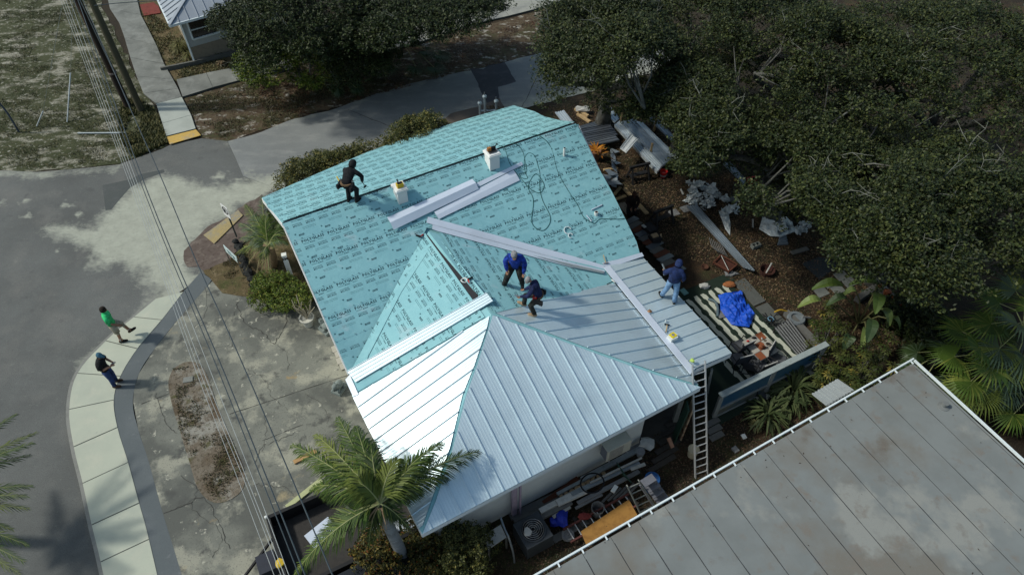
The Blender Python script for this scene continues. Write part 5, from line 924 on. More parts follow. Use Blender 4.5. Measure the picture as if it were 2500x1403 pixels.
# broad-leaved plant
def broad(label, bpx, leaves, mats, name='broad_leaved_plant', z0=0):
    b = g(*bpx, z0); t = thing(name, label, 'plant', b)
    for i, (px, py, z, L, W_, mi) in enumerate(leaves):
        e = g(px, py, z); d = (e-b); d.z = 0; d.normalize(); s = Vector((-d.y, d.x, 0)); rr = random.Random(i); mb = MB(); m = e-d*L; m.z = z+.1; mb.tube([b, b.lerp(m, .6)+Vector((0, 0, .25)), m], [.03, .025, .02], 5, 1, cap=False); V, F = [], []
        for k in range(8):
            t_ = k/7; p = m+d*L*t_+Vector((0, 0, .22*math.sin(PI*t_)-.25*t_*t_)); ww = W_*math.sin(PI*(.06+.90*t_))**.7; V += [p-s*ww/2+Vector((0, 0, .05)), p, p+s*ww/2+Vector((0, 0, .05*rr.uniform(.4, 1.4)))]
        for k in range(7): F += [(3*k, 3*k+1, 3*k+4, 3*k+3), (3*k+1, 3*k+2, 3*k+5, 3*k+4)]
        mb.add(V, F, mi); mb.build('leaf', mats, t, smooth=False)
    return t
BL = [leafmat('banana_leaf', (0.075, 0.115, 0.022), .5), plain('stem', (.10, .10, .04)), leafmat('banana_leaf_b', (0.13, 0.17, 0.045), .5), leafmat('banana_dark', (0.035, 0.06, 0.02), .5)]
broad('broad-leaved banana-like plant with torn leaves beside the timber-edged pit', (2095, 790), [(1985, 700, 1.8, 1.0, .40, 0), (1950, 745, 1.4, .8, .32, 2), (2075, 690, 2.0, .9, .35, 0), (2120, 830, 1.4, .9, .40, 3), (2140, 760, 1.7, .8, .42, 0), (2105, 840, 1.1, .7, .30, 2), (2175, 790, 1.2, .6, .35, 2), (2020, 740, 1.5, .7, .3, 3), (2200, 800, .8, .5, .24, 2), (2060, 850, .8, .6, .38, 3), (2055, 720, 1.7, .5, .25, 2)], BL)
# orange bromeliad in its pot
bp = g(1452, 392, 0.0); t = thing('potted_bromeliad', 'orange star-shaped bromeliad in a terracotta pot under the right gable', 'potted plant', bp); ph = .5
bt = g(1455, 366, 1.0); MB().lathe([(.16, 0), (.22, .35), (.25, .50), (.27, .52), (.27, .58), (.22, .58), (.21, .5), (.02, .48)], n=14).build('pot', plain('terracotta', (.20, .09, .05), .9), t, world=False)
m_or = [leafmat('orange_leaf', (0.50, 0.20, 0.02)), leafmat('orange_leaf_b', (0.36, 0.12, 0.012))]; m_st = plain('stem_dark', (.05, .05, .02)); MB().tube([bp+Vector((0, 0, .5)), bt], [.05, .04], 6).build('stem', m_st, t)
rr = random.Random(3)
for i in range(30):
    a = i*2.399; el = rr.uniform(.05, .75); L = rr.uniform(.38, .52); d = Vector((math.cos(a)*math.cos(el), math.sin(a)*math.cos(el), math.sin(el))); s = Vector((-math.sin(a), math.cos(a), 0))*.035; c = bt if i < 20 else bt+Vector((.18, -.12, -.15)); m = c+d*L*.55; e = m+(d+Vector((0, 0, -.25))).normalized()*L*.45
    MB().add([c-s*.4, c+s*.4, m+s, e, m-s], [(0, 1, 2, 4), (4, 2, 3)]).build('leaf', m_or[i % 2], t)
attach(leaf_mesh('fern', clump_pts([tuple(g(1478, 372, .35)), tuple(g(1490, 388, .3))], [.35, .3], 900), .07, PINE, (.4, .4, .1, .1)), 'foliage', t)
# ground scatter
def scatter(name, pxpoly, n, size, mats, w, z=.02, up=.3, aspect=.5, dens=None, kind='stuff', hz=.03):
    W_ = [g(x, y) for x, y in pxpoly]; xs = [v.x for v in W_]; ys = [v.y for v in W_]; X = rng.uniform(min(xs), max(xs), n*3); Y = rng.uniform(min(ys), max(ys), n*3); k = inpoly(X, Y, W_)
    if dens is not None: k &= np.array([noise.noise(Vector((a*dens, b*dens, 3.3))) > -.05+rng.normal()*.12 for a, b in zip(X, Y)])
    X, Y = X[k][:n], Y[k][:n]; C = np.stack([X, Y, z+rng.uniform(0, hz, len(X))], 1); return attach(leaf_mesh(name, C, size, mats, w, up=up, aspect=aspect), name, kind=kind)
def tufts(name, pxpoly, n, h, mats, z=0.0, dens=.6, thr=-.02):
    W_ = [g(x, y) for x, y in pxpoly]; xs = [v.x for v in W_]; ys = [v.y for v in W_]; X = rng.uniform(min(xs), max(xs), n*3); Y = rng.uniform(min(ys), max(ys), n*3); k = inpoly(X, Y, W_); k &= np.array([noise.fractal(Vector((a*dens, b*dens, 1.7)), .6, 2, 4) > thr+rng.normal()*.10 for a, b in zip(X, Y)]); X, Y = X[k][:n], Y[k][:n]; m = len(X)
    a = rng.uniform(0, 2*PI, m); s = rng.uniform(.5, 1.4, m)*h; le = rng.uniform(.3, 1.3, m)*s; dx, dy = np.cos(a), np.sin(a); w_ = s*.22; V = np.stack([np.stack([X-dy*w_, Y+dx*w_, np.full(m, z)], 1), np.stack([X+dy*w_, Y-dx*w_, np.full(m, z)], 1), np.stack([X+dx*le, Y+dy*le, z+s], 1)], 1).reshape(-1, 3)
    return attach(np_mesh(name, V, np.arange(3*m).reshape(m, 3), mats, rng.integers(0, len(mats), m)), name, kind='stuff')
GRM = [leafmat('lawn_blade', (0.050, 0.058, 0.016)), leafmat('lawn_blade_b', (0.085, 0.080, 0.028)), leafmat('lawn_straw', (0.13, 0.105, 0.05)), leafmat('lawn_dark', (0.028, 0.034, 0.012))]
LOTP = [(-60, 400), (0, 408), (150, 410), (290, 395), (400, 345), (385, 290), (340, 200), (262, 45), (235, -20), (-60, -40)]
o = tufts('lot_grass', LOTP, 42000, .06, GRM); o['label'] = 'short patchy grass of the vacant lot'
tufts('pole_grass', [(300, 250), (330, 235), (380, 270), (410, 350), (330, 385), (300, 350), (290, 300)], 9000, .13, [GRM[0], GRM[1], GR[0]], thr=-.3)
tufts('verge_grass', [(455, 250), (620, 195), (860, 180), (1000, 190), (880, 240), (560, 340), (495, 330)], 16000, .06, GRM, z=.005)
tufts('bed_grass', [(265, 0), (345, 100), (430, 195), (600, 165), (500, 120), (380, 40)], 14000, .09, GRM+[GR[0]], z=.003, thr=-.1)
tufts('front_bed_grass', [(505, 665), (560, 640), (600, 600), (640, 660), (640, 735), (545, 718)], 5000, .05, [GRM[0], GRM[2], DRYM[0]], z=.12, thr=-.05)
tufts('island_grass', [(425, 905), (490, 893), (535, 1000), (598, 1150), (590, 1210), (520, 1228), (440, 1050)], 6500, .05, [GRM[0], GRM[2], DRYM[1], GRM[3]], z=.115, dens=1.2, thr=.05)
scatter('verge_leaf_litter', [(620, 200), (860, 150), (1190, 80), (1340, 40), (1340, 125), (1100, 185), (900, 238), (760, 280), (640, 270)], 16000, .10, [DRYM[0], DRYM[1], DRYM[3], leafmat('rust_leaf', (.10, .04, .02))], (.2, .35, .25, .2), z=.01, up=2, dens=.9)
scatter('yard_leaf_litter', [(1330, 262), (1430, 245), (1700, 300), (1900, 480), (2150, 650), (2400, 830), (2200, 900), (1980, 800), (1700, 640), (1560, 600), (1500, 480)], 42000, .085, [DRYM[0], DRYM[1], DRYM[3], GRM[3]], (.25, .35, .25, .15), z=.025, up=1.5)
scatter('alley_leaf_litter', [(1600, 1060), (1740, 1000), (1980, 960), (2080, 960), (1700, 1200), (1400, 1400), (1200, 1403), (1250, 1290), (1500, 1200)], 9000, .07, [DRYM[1], DRYM[3], DRYM[3], GRM[3]], (.3, .3, .2, .2), z=.025, up=1.5)
# ------------------------------------------------------------------ neighbouring buildings
m_rf = mat('coated_flat_roof', (0.178, 0.193, 0.192), [((0.150, 0.162, 0.160), 0.8, .42, .66, 6), ((0.150, 0.140, 0.122), 0.30, .50, .64, 8), ((0.225, 0.23, 0.215), 0.45, .56, .63, 8), ((0.115, 0.095, 0.078), 0.7, .60, .72, 9), ((0.16, 0.14, 0.12), 2.2, .58, .74, 9), ((0.16, 0.17, 0.175), 38, .55, .8), ((0.09, 0.09, 0.09), 14, .72, .78)], .85, bump=(50, .2, .004))
m_gut = plain('white_gutter', (.62, .68, .70), .5, var=.08)
RZ = 2.9; K = g(2230, 875, RZ); U1 = (g(1310, 1400, RZ)-K).normalized(); U2 = (g(2500, 1122, RZ)-K).normalized()
fb = thing('flat_roofed_building', 'building with a stained grey flat coated roof edged by a thin white gutter', 'building', (K.x, K.y, 0))
_s0 = (g(1861, 1090, RZ)-K).dot(U1); _s1 = (g(1745, 1158, RZ)-K).dot(U1); SP = (_s1-_s0)/2; offs = _s0 % SP; m_seam = plain('roof_seam', (.035, .037, .04), .9)
for i in range(0, 22):
    a = max(0.10, offs+(i-1)*SP); b = offs+i*SP
    if b < a+.05: continue
    mb = MB(); z = RZ-.04+(.004 if i % 2 else 0); P = [K+U1*(a+.006)+U2*.10, K+U1*(b-.006)+U2*.10, K+U1*(b-.006)+U2*12, K+U1*(a+.006)+U2*12]; mb.prism(P, RZ-.16, z); mb.build('roof_sheet', m_rf, fb)
    sm = MB(); rr = random.Random(i); n = 26; V = []
    for k in range(n+1): c = K+U1*(b+rr.uniform(-.006, .006))+U2*(.28+11.6*k/n); w = .008*rr.uniform(.3, 1.5); V += [c-U1*w+Vector((0, 0, -.031)), c+U1*w+Vector((0, 0, -.031))]
    sm.add(V, [(2*k, 2*k+1, 2*k+3, 2*k+2) for k in range(n)]); sm.build('roof_seam', m_seam, fb)
mb = MB(); mb.beam(K+U1*-.02+Vector((0, 0, -.03)), K+U1*24+Vector((0, 0, -.03)), .045, .07); mb.build('gutter', m_gut, fb); mb = MB(); mb.beam(K+U2*.05+Vector((0, 0, -.03)), K+U2*12+Vector((0, 0, -.03)), .05, .07); mb.build('edge_trim', m_gut, fb)
b0 = (g(1689, 1181, RZ)-K).dot(U1); b1 = (g(1837, 1098, RZ)-K).dot(U1); BS = (b0-b1)/3
for i in range(40):
    s_ = b1 % BS+i*BS
    if s_ < 22: MB().beam(K+U1*s_+U2*.0+Vector((0, 0, -.015)), K+U1*s_+U2*.13+Vector((0, 0, -.02)), .035, .03).build('gutter_bracket', m_gut, fb)
mb = MB(); P = [K+U1*.3+U2*.25, K+U1*23+U2*.25, K+U1*23+U2*11.8, K+U1*.3+U2*11.8]; mb.prism(P, 0, RZ-.17); mb.build('wall', m_white, fb)
p = g(2305, 990, RZ); mb = MB(); mb.lathe([(.16, -.06), (.16, -.02), (.07, .0), (.07, .10), (.085, .10), (.085, .13), (.01, .13)], tuple(p), 16); mb.build('roof_vent', plain('vent_grey', (.15, .16, .16), .7), fb)
rr = random.Random(44); V, F = [], []
for k in range(110):
    c = K+U1*rr.uniform(.3, 20)+U2*(rr.expovariate(.5) if k % 2 else rr.uniform(.2, 11)); a = rr.uniform(0, 6.3); s_ = rr.uniform(.015, .04); i0 = len(V); V += [c+Vector((s_*math.cos(a), s_*math.sin(a), -.028)), c+Vector((-s_*.4*math.sin(a), s_*.4*math.cos(a), -.024)), c+Vector((-s_*math.cos(a), -s_*math.sin(a), -.028)), c+Vector((s_*.4*math.sin(a), -s_*.4*math.cos(a), -.026))]; F.append((i0, i0+1, i0+2, i0+3))
attach(np_mesh('leaf_debris', V, F, DRYM[3:4]), 'leaf_debris', fb, kind='stuff')
# white awning behind the building
mb = MB(); A_, B_, C_, D_ = [g(x, y, z) for x, y, z in ((1983, 962, 1.9), (2045, 925, 2.0), (2085, 952, 2.3), (2018, 990, 2.3))]
P = [A_.lerp(B_, i/9) for i in range(10)]; Q = [D_.lerp(C_, i/9) for i in range(10)]
for i in range(9): mb.beam((P[i]+P[i+1])/2, (Q[i]+Q[i+1])/2, (P[1]-P[0]).length*.97, .035 if i % 2 else .05)
solo(mb, 'awning', plain('awning_white', (.30, .33, .34), .7, var=.1), 'white rounded awning behind the long white gutter of the flat roof', 'awning')
# neighbour house, top left
NZ = 2.7; nh = thing('neighbour_house', 'small house with a grey hipped metal roof and one window at the top left', 'house', g(500, 100, 0)); rc = g(414, 62, NZ); ul = (g(384, -2, NZ)-rc).normalized(); ur = (g(560, 22, NZ)-rc).normalized()
m_nr = metal_mat('grey_metal_roof', (.30, .33, .37), .5, .3); hp_ = rc+ul*3.2+ur*3.2+Vector((0, 0, 1.3))
for i in range(14):
    a, b = i*.5, (i+1)*.5
    for q, w_ in ((ur, ul), (ul, ur)):
        top_a = rc+q*a+w_*min(a, 3.2)+Vector((0, 0, 1.3*min(a, 3.2)/3.2)); top_b = rc+q*(b-.01)+w_*min(b, 3.2)+Vector((0, 0, 1.3*min(b, 3.2)/3.2)); V = [rc+q*a, rc+q*(b-.01), top_b, top_a]; n = (V[1]-V[0]).cross(V[2]-V[0]); n = n if n.z > 0 else -n; mb = MB(); mb.slab(V, .05, n)
        if a > 0: mb.beam(V[0]+Vector((0, 0, .02)), V[3]+Vector((0, 0, .02)), .03, .05)
        mb.build('roof_panel', m_nr, nh)
mb = MB(); mb.beam(rc+Vector((0, 0, .04)), hp_+Vector((0, 0, .04)), .16, .05); mb.build('hip_cap', m_nr, nh)
mb = MB(); mb.beam(rc-Vector((0, 0, .05)), rc+ul*7-Vector((0, 0, .05)), .09, .12); mb.build('gutter', m_gut, nh); mb = MB(); mb.beam(rc-Vector((0, 0, .05)), rc+ur*7-Vector((0, 0, .05)), .09, .12); mb.build('gutter', m_gut, nh)
gc = g(478, 156, 0); cor = Vector((gc.x, gc.y, 0)); m_nw = plain('neighbour_wall', (.40, .42, .42), .8, var=.1); m_tan = plain('tan_band', (.26, .22, .17), .9)
uln = Vector((ul.x, ul.y, 0)).normalized(); urn = Vector((ur.x, ur.y, 0)).normalized()
mb = MB(); mb.prism([cor, cor+urn*6, cor+urn*6+uln*6, cor+uln*6], .95, NZ-.06); mb.build('wall', m_nw, nh); mb = MB(); mb.prism([cor+urn*.03+uln*.03, cor+urn*6, cor+urn*6+uln*6, cor+uln*6], 0, .95); mb.build('lower_wall', m_tan, nh)
mb = MB(); mb.beam(cor-urn*.03-uln*.03, cor-urn*.03-uln*.03+Vector((0, 0, NZ-.1)), .09, .09); mb.build('corner_post', m_gut, nh)
def hang(s, z, out=.05): return cor+urn*s-uln*out+Vector((0, 0, z))
wf_ = MB(); x0, x1, z0, z1 = .30, 1.75, 1.35, 2.35
for a, b in (((x0, z0), (x1, z0)), ((x0, z1), (x1, z1)), ((x0, z0), (x0, z1)), ((x1, z0), (x1, z1))): wf_.beam(hang(*a), hang(*b), .09, .09)
wf_o = wf_.build('window_frame', m_gut, nh); m_glass = plain('dark_glass', (.015, .018, .02), .12, spec=.6)
MB().slab([hang(x0, z0, .02), hang(x1, z0, .02), hang(x1, (z0+z1)/2-.02, .02), hang(x0, (z0+z1)/2-.02, .02)], .01, -uln).build('pane', m_glass, wf_o); MB().slab([hang(x0, (z0+z1)/2+.02, .02), hang(x1, (z0+z1)/2+.02, .02), hang(x1, z1, .02), hang(x0, z1, .02)], .01, -uln).build('pane', m_glass, wf_o)
MB().beam(hang(x0, (z0+z1)/2), hang(x1, (z0+z1)/2), .04, .05).build('glazing_bar', m_gut, wf_o)
mb = MB(); q = gp((395, 175), (432, 168), (480, 158), (590, 130), z=0); 
for i in range(3): mb.beam(q[i]+Vector((0, 0, .12)), q[i+1]+Vector((0, 0, .12)), .12, .24)
solo(mb, 'garden_wall', plain('grey_edging', (.11, .11, .10), .9), 'low grey edging wall in front of the neighbour house', 'low wall')

# ------------------------------------------------------------------ poles, wires, guys, signs
m_pole = mat('olive_pole', (.062, .056, .036), [((.10, .09, .055), 2, .5, .7, 6, (3, 3, .3))], .95); m_pole2 = mat('dark_pole', (.022, .016, .013), [((.045, .022, .015), 1.2, .5, .62, 5, (3, 3, .4))], .95)
b = g(314, 262, 0); t = thing('utility_pole', 'dark creosoted utility pole, the left one of the two standing together', 'utility pole', b, group='utility poles by the footpath'); MB().tube([b, b+Vector((-.15, .1, 11.5))], [.17, .14], 12).build('shaft', m_pole2, t)
mb = MB(); mb.tube([b+Vector((.16, -.10, 0)), b+Vector((.03, .0, 11))], .02, 6); mb.build('conduit', plain('pale_conduit', (.25, .26, .25)), t)
for z in (1.9, 6.2): MB().lathe([(.20, 0), (.20, .09)], (b.x-.02*z/2, b.y+.01*z, z), 12).build('strap', plain('strap_metal', (.16, .13, .12), .6), t)
MB().beam(b+Vector((-1.3, .5, 10.6)), b+Vector((1.1, -.3, 10.6)), .12, .14).build('cross_arm', m_pole2, t)
b = g(346, 272, 0); t = thing('utility_pole', 'olive-brown wooden utility pole, nearest the footpath', 'utility pole', b, group='utility poles by the footpath'); MB().tube([b, b+Vector((0, 0, 11.8))], [.17, .13], 12).build('shaft', m_pole, t)
MB().lathe([(.18, 0), (.175, .06)], (b.x, b.y, 7.0), 12).build('strap', m_steel, t)
m_wire = plain('dark_wire', (.035, .05, .062), .5); m_wire2 = plain('pale_wire', (.32, .34, .34), .5)
WR_ = [('thin pale overhead wire, leftmost of the bundle', [(146, -6), (321, 460), (462, 860), (585, 1180), (672, 1410)], .0055, m_wire2), ('thin pale overhead wire passing over the trailer corner, second from the left', [(152, -6), (327, 460), (470, 860), (600, 1180), (689, 1410)], .0055, m_wire2), ('thin pale overhead wire, third from the left in the bundle', [(158, -6), (333, 460), (479, 860), (608, 1180), (697, 1410)], .0065, m_wire2),
     ('thin overhead wire just left of the thick pair', [(168, -6), (340, 460), (496, 860), (622, 1180), (708, 1410)], .0065, m_wire2), ('thick dark overhead cable, left one of the thick pair', [(178, -6), (349, 460), (515, 860), (643, 1180), (733, 1410)], .011, m_wire), ('thick dark overhead cable, right one of the thick pair', [(188, -6), (357, 460), (527, 860), (657, 1180), (748, 1410)], .014, m_wire),
     ('single black cable set apart to the right of the thick pair of cables', [(200, -6), (318, 265), (392, 430), (475, 628), (580, 860), (718, 1180), (815, 1410)], .014, m_wire)]
for lab, px, r_, m_ in WR_: solo(MB().tube(smoothline([g(x, y, 7.6-.5*math.sin(PI*i/(len(px)-1))) for i, (x, y) in enumerate(px)], 6), r_, 5), 'overhead_wire', m_, lab, 'overhead wire', 'overhead wires crossing above the driveway')
solo(MB().tube(smoothline([g(230, 14, 6), g(300, 7, 6), g(384, 2, 6)], 5), .018, 5), 'service_wire', m_wire, 'black service wire running from the poles to the neighbour house', 'overhead wire')
m_guard = plain('white_guard', (.42, .46, .48), .6)
for bpx, tpx, gl, lab, tb in (((164, 298), (172, 178), .42, 'tall white guy-wire guard standing in the patchy grass', (178, 0)), ((90, 308), (105, 272), .5, 'short white guy-wire guard further left in the grass', (150, 20)), ((308, 326), (190, 325), 1, 'fallen pale guard lying flat across the grass near the poles', None)):
    a = g(*bpx, .02)
    if tb is None: t = thing('guy_guard', lab, 'guy-wire guard', a); MB().tube([a+Vector((0, 0, .04)), g(*tpx, .06)], .035, 6).build('tube', m_guard, t); continue
    zt = 1.9 if tpx[1] < 200 else .9; e = g(*tpx, zt); t = thing('guy_guard', lab, 'guy-wire guard', a); MB().tube([a, e], .032, 6).build('tube', m_guard, t); f_ = g(*tb, 9); MB().tube([a, e, f_], .007, 4).build('guy_wire', m_wire2, t)
solo(MB().tube(smoothline([g(46, 322, .02), g(30, 295, .7), g(12, 268, 1.3), g(-8, 245, 1.8)], 4), .045, 7), 'leaning_pole', plain('blue_grey_pipe', (.05, .065, .09), .6), 'blue-grey leaning pipe at the far left edge of the grass', 'pipe')
# round street sign
b = g(578, 578, .1); t = thing('street_sign', 'round-symbol street sign on a dark pole beside the yellow tactile mat', 'street sign', b); hz = hgt(b, 522); MB().beam(b, b+Vector((0, 0, hz+.35)), .06, .04).build('post', plain('green_post', (.06, .08, .07), .6), t)
c = b+Vector((0, 0, hz+.15)); fd = Vector((-.55, -.65, .0)).normalized(); sd = Vector((-fd.y, fd.x, 0)); mb = MB(); mb.slab([c+sd*x+Vector((0, 0, z))+fd*.04 for x, z in ((-.23, -.3), (.23, -.3), (.23, .3), (-.23, .3))], .012, fd); mb.build('sign_plate', plain('sign_white', (.70, .70, .70), .4, var=.05), t)
def textplate(s, h, c, right, up, n, m, par, name='lettering', bold=.03, width=None):
    V, T = text2d(s, h, bold, width); w = V[:, 0].max(); P = [Vector(c)+Vector(right)*(v[0]-w/2)+Vector(up)*(v[1]-h/2)+Vector(n)*.006 for v in V]; mb = MB(); mb.add(P, [tuple(t_) for t_ in T]); return mb.build(name, m, par)
rg = MB(); 
for i in range(20):
    a0, a1 = 2*PI*i/20, 2*PI*(i+1)/20; rg.add([c+fd*.048+sd*r_*math.cos(a)+Vector((0, 0, .05+r_*math.sin(a))) for r_, a in ((.19, a0), (.19, a1), (.145, a1), (.145, a0))], [(0, 1, 2, 3)])
rg.build('symbol_ring', m_blk, t); textplate('R', .2, c+fd*.046+Vector((0, 0, .05)), -sd if (-sd).x > 0 else sd, (0, 0, 1), fd, m_blk, t)
# real-estate style board
b = g(572, 640, .1); A_, B_ = g(548, 606, 1.0), g(579, 634, 1.0); t = thing('yard_sign', 'pale blue-white yard sign board leaning among the grass beside the black edging stones', 'sign', b); up = Vector((0, 0, 1)); d = (B_-A_).normalized(); n = d.cross(up); n = n if n.y < 0 else -n
Vq = [A_+up*.18, B_+up*.14, B_-up*.22, A_-up*.18]; MB().slab(Vq, .02, n).build('board', plain('board_pale', (.50, .60, .60), .5, var=.08), t); mid = (A_+B_)/2
mb = MB()
for k in range(3): mb.slab([mid+d*(-.24)+up*(.09-.085*k)+n*.008, mid+d*(.05+.1*(k % 2))+up*(.09-.085*k)+n*.008, mid+d*(.05+.1*(k % 2))+up*(.06-.085*k)+n*.008, mid+d*(-.24)+up*(.06-.085*k)+n*.008], .002, n)
mb.slab([mid+d*.14+up*.02+n*.008, mid+d*.26+up*.02+n*.008, mid+d*.26-up*.12+n*.008, mid+d*.14-up*.12+n*.008], .002, n); mb.build('print', m_ink2, t, kind='stuff')
for q in (A_, B_): MB().beam((q.x, q.y, .1), (q.x, q.y, q.z), .03, .03).build('leg', m_steel, t)
b = g(714, 684, .1); hz = hgt(b, 622); t = thing('address_post', 'tall white square post with dark markings at its top, beside the roof edge', 'post', b); MB().box((b.x, b.y, b.z+hz/2), (.16, .16, hz), .3).build('post', plain('post_grey', (.56, .58, .60), .6, var=.08), t); mb = MB(); mb.box((b.x, b.y, b.z+hz+.015), (.18, .18, .03), .3); mb.build('post_cap', m_white, t)
fr = Vector((math.sin(.3), -math.cos(.3), 0)); rt_ = Vector((math.cos(.3), math.sin(.3), 0)); textplate('SM', .13, Vector((b.x, b.y, b.z+hz-.14))+fr*.082, rt_, (0, 0, 1), fr, m_blk, t, bold=.05)
# black edging stones, each its own thing-part
t = thing('stone_edging', 'row of black lava stones edging the palm bed', 'stone edging', g(595, 650, .1)); rr = random.Random(8); m_lava = plain('lava_stone', (.020, .021, .020), .95, var=.5)
for k in range(15): p = g(577, 592, .16).lerp(g(622, 705, .16), k/14); MB().blob(p+Vector((rr.uniform(-.04, .04), rr.uniform(-.04, .04), 0)), rr.uniform(.14, .2), 7, jit=.3, sc=(1, 1, .8)).build('stone', m_lava, t)
# pot with bare succulent, two stone statues, paver step
b = g(754, 792, .11); t = thing('potted_bare_plant', 'white plant pot with a bare branching plant beside the roof edge', 'potted plant', b); MB().lathe([(.17, 0), (.22, .30), (.27, .36), (.28, .42), (.23, .42), (.21, .36), (.01, .34)], (b.x, b.y, b.z), 16).build('pot', plain('pot_white', (.48, .47, .42), .8), t)
rr = random.Random(12); top_ = b+Vector((0, 0, .36))
for k in range(9):
    a = rr.uniform(0, 2*PI); q = rr.uniform(.15, .45); e = top_+Vector((math.cos(a)*q, math.sin(a)*q, rr.uniform(.6, 1.1))); m = top_.lerp(e, .5)+Vector((rr.uniform(-.1, .1), rr.uniform(-.1, .1), .05)); mb = MB(); mb.tube([top_, m, e], [.03, .024, .014], 6); e2 = m+Vector((rr.uniform(-.2, .2), rr.uniform(-.2, .2), .35)); mb.tube([m, e2], [.02, .01], 5); mb.build('stem', plain('pale_stem', (.33, .29, .22), .9) if k == 0 else bpy.data.materials['pale_stem'], t)
m_stat = plain('statue_stone', (.19, .22, .21), .9, var=.35)
def statue(px, lab, rz, rab):
    b = g(*px, .11); t = thing('garden_statue', lab, 'statue', b, rz); MB().box((0, 0, .06), (.50, .36, .12)).build('plinth', m_stat, t, world=False); mb = MB(); mb.blob((0, -.02, .26), .18, 10, sc=(1.15, .85, .85)); mb.blob((.17, 0, .40), .115, 10, sc=(1.1, .9, 1)); mb.tube([(.10, 0, .30), (.16, 0, .38)], [.10, .08], 8)
    for s in (-1, 1):
        mb.tube([(.12, s*.09, .24), (.2, s*.1, .13)], [.05, .04], 6); mb.tube([(-.12, s*.12, .2), (-.06, s*.15, .13)], [.07, .05], 6); mb.tube([(.13, s*.05, .48), (.09, s*.06, .58 if rab else .53)], [.03, .015], 5)
    mb.tube([(.26, 0, .38), (.33, 0, .35)], [.05, .04], 6); mb.build('animal', m_stat, t, world=False, smooth=True)
statue((797, 806), 'small weathered stone animal statue tucked under the teal roof edge by the pot', 2.4, True); statue((830, 950), 'small weathered stone animal statue below the loose metal panel end', -2.0, False)
t = thing('paver_step', 'step of loose pale square pavers against the house wall', 'paver step', g(830, 880, .11)); m_pv = plain('pale_paver', (.36, .34, .29), .9, var=.15)
for i in range(4):
    for j in range(2):
        o_ = g(808, 848, .11); e1 = (g(832, 906, .11)-o_); e2 = (g(850, 830, .11)-o_)*.62; a = o_+e1*i/4+e2*j+e2*(.08 if i % 2 else 0); P = [a+e1*.01, a+e1*.245, a+e1*.245+e2*.97, a+e1*.01+e2*.97]; MB().prism([(p.x, p.y) for p in P], .10, .15+random.uniform(0, .012)).build('paver', m_pv, t)
for px1, px2, lab, w_ in (((717, 1128), (772, 1100), 'short orange plank beside the palm fronds on the driveway', .14), ((700, 1238), (785, 1170), 'long pale green plank lying beside the black trailer', .16)):
    a, b = g(*px1, .15), g(*px2, .15); solo(MB().beam(a, b, w_, .05), 'plank', plain('plank_'+lab[:5], (.36, .22, .10) if 'orange' in lab else (.38, .40, .22), .8), lab, 'plank')
solo(MB().box(g(459, 926, .13), (.32, .22, .03), .2), 'access_cover', m_walk2, 'small square concrete cover in the driveway bed', 'cover'); 

# ------------------------------------------------------------------ trailer
TB = [g(652, 1265, 0.0)]; t0 = g(652, 1262, 1.15); t1 = g(838, 1180, 1.15); te = (t1-t0); tl = te.normalized(); tn = Vector((-tl.y, tl.x, 0)); tn = tn if tn.y < 0 else -tn; TW = 2.3; TL = 5.2
tr = thing('dump_trailer', 'black high-sided trailer parked under the feather palm', 'trailer', t0-Vector((0, 0, 1.15))); m_tb = plain('trailer_black', (.012, .012, .013), .45, var=.4)
def T_(x, y, z): return Vector((t0.x, t0.y, 0))+tl*x+tn*y+Vector((0, 0, z))
MB().prism([T_(0, 0, 0), T_(TL, 0, 0), T_(TL, TW, 0), T_(0, TW, 0)], .55, .63).build('bed', plain('trailer_bed', (.035, .032, .03), .8, var=.4), tr)
for a, b in (((0, .02), (TL, .02)), ((0, TW-.02), (TL, TW-.02)), ((.02, .06), (.02, TW-.06)), ((TL-.02, .06), (TL-.02, TW-.06))):
    pa, pb = T_(*a, .88), T_(*b, .88); MB().beam(pa, pb, .05, .52).build('side_panel', m_tb, tr); MB().beam(T_(*a, 1.16), T_(*b, 1.16), .10, .05).build('top_rail', m_tb, tr)
for i in range(8): MB().beam(T_(.1+i*.7, -.03, .62), T_(.1+i*.7, -.03, 1.14), .05, .05).build('side_post', m_tb, tr)
for y in (-.16, TW+.16):
    for x in (2.2, 3.1):
        c = T_(x, y, .34); w = MB(); w.tube([c-tn*.11, c+tn*.11], .34, 20); wo = w.build('wheel', plain('tyre', (.015, .015, .015), .9) if 'tyre' not in bpy.data.materials else bpy.data.materials['tyre'], tr); MB().tube([c-tn*.12, c+tn*.12], .18, 14).build('rim', m_steel, wo)
    MB().beam(T_(1.7, y, .74), T_(3.6, y, .74), .30, .04).build('fender', m_tb, tr)
mb = MB(); mb.tube([T_(.02, .25, .5), T_(-1.25, TW/2, .45)], .05, 6); mb.tube([T_(.02, TW-.25, .5), T_(-1.25, TW/2, .45)], .05, 6); mb.build('drawbar', m_tb, tr)
MB().box(T_(-.35, TW/2, .75), (.5, .55, .45), math.atan2(tl.y, tl.x)).build('front_box', plain('box_navy', (.02, .023, .035), .5), tr)
solo(MB().lathe([(.04, 0), (.04, .06), (.02, .07)], tuple(T_(-.02, .02, 1.19)), 8), 'marker_lamp', m_white, 'small pale knob on the near left corner of the trailer', 'marker lamp')
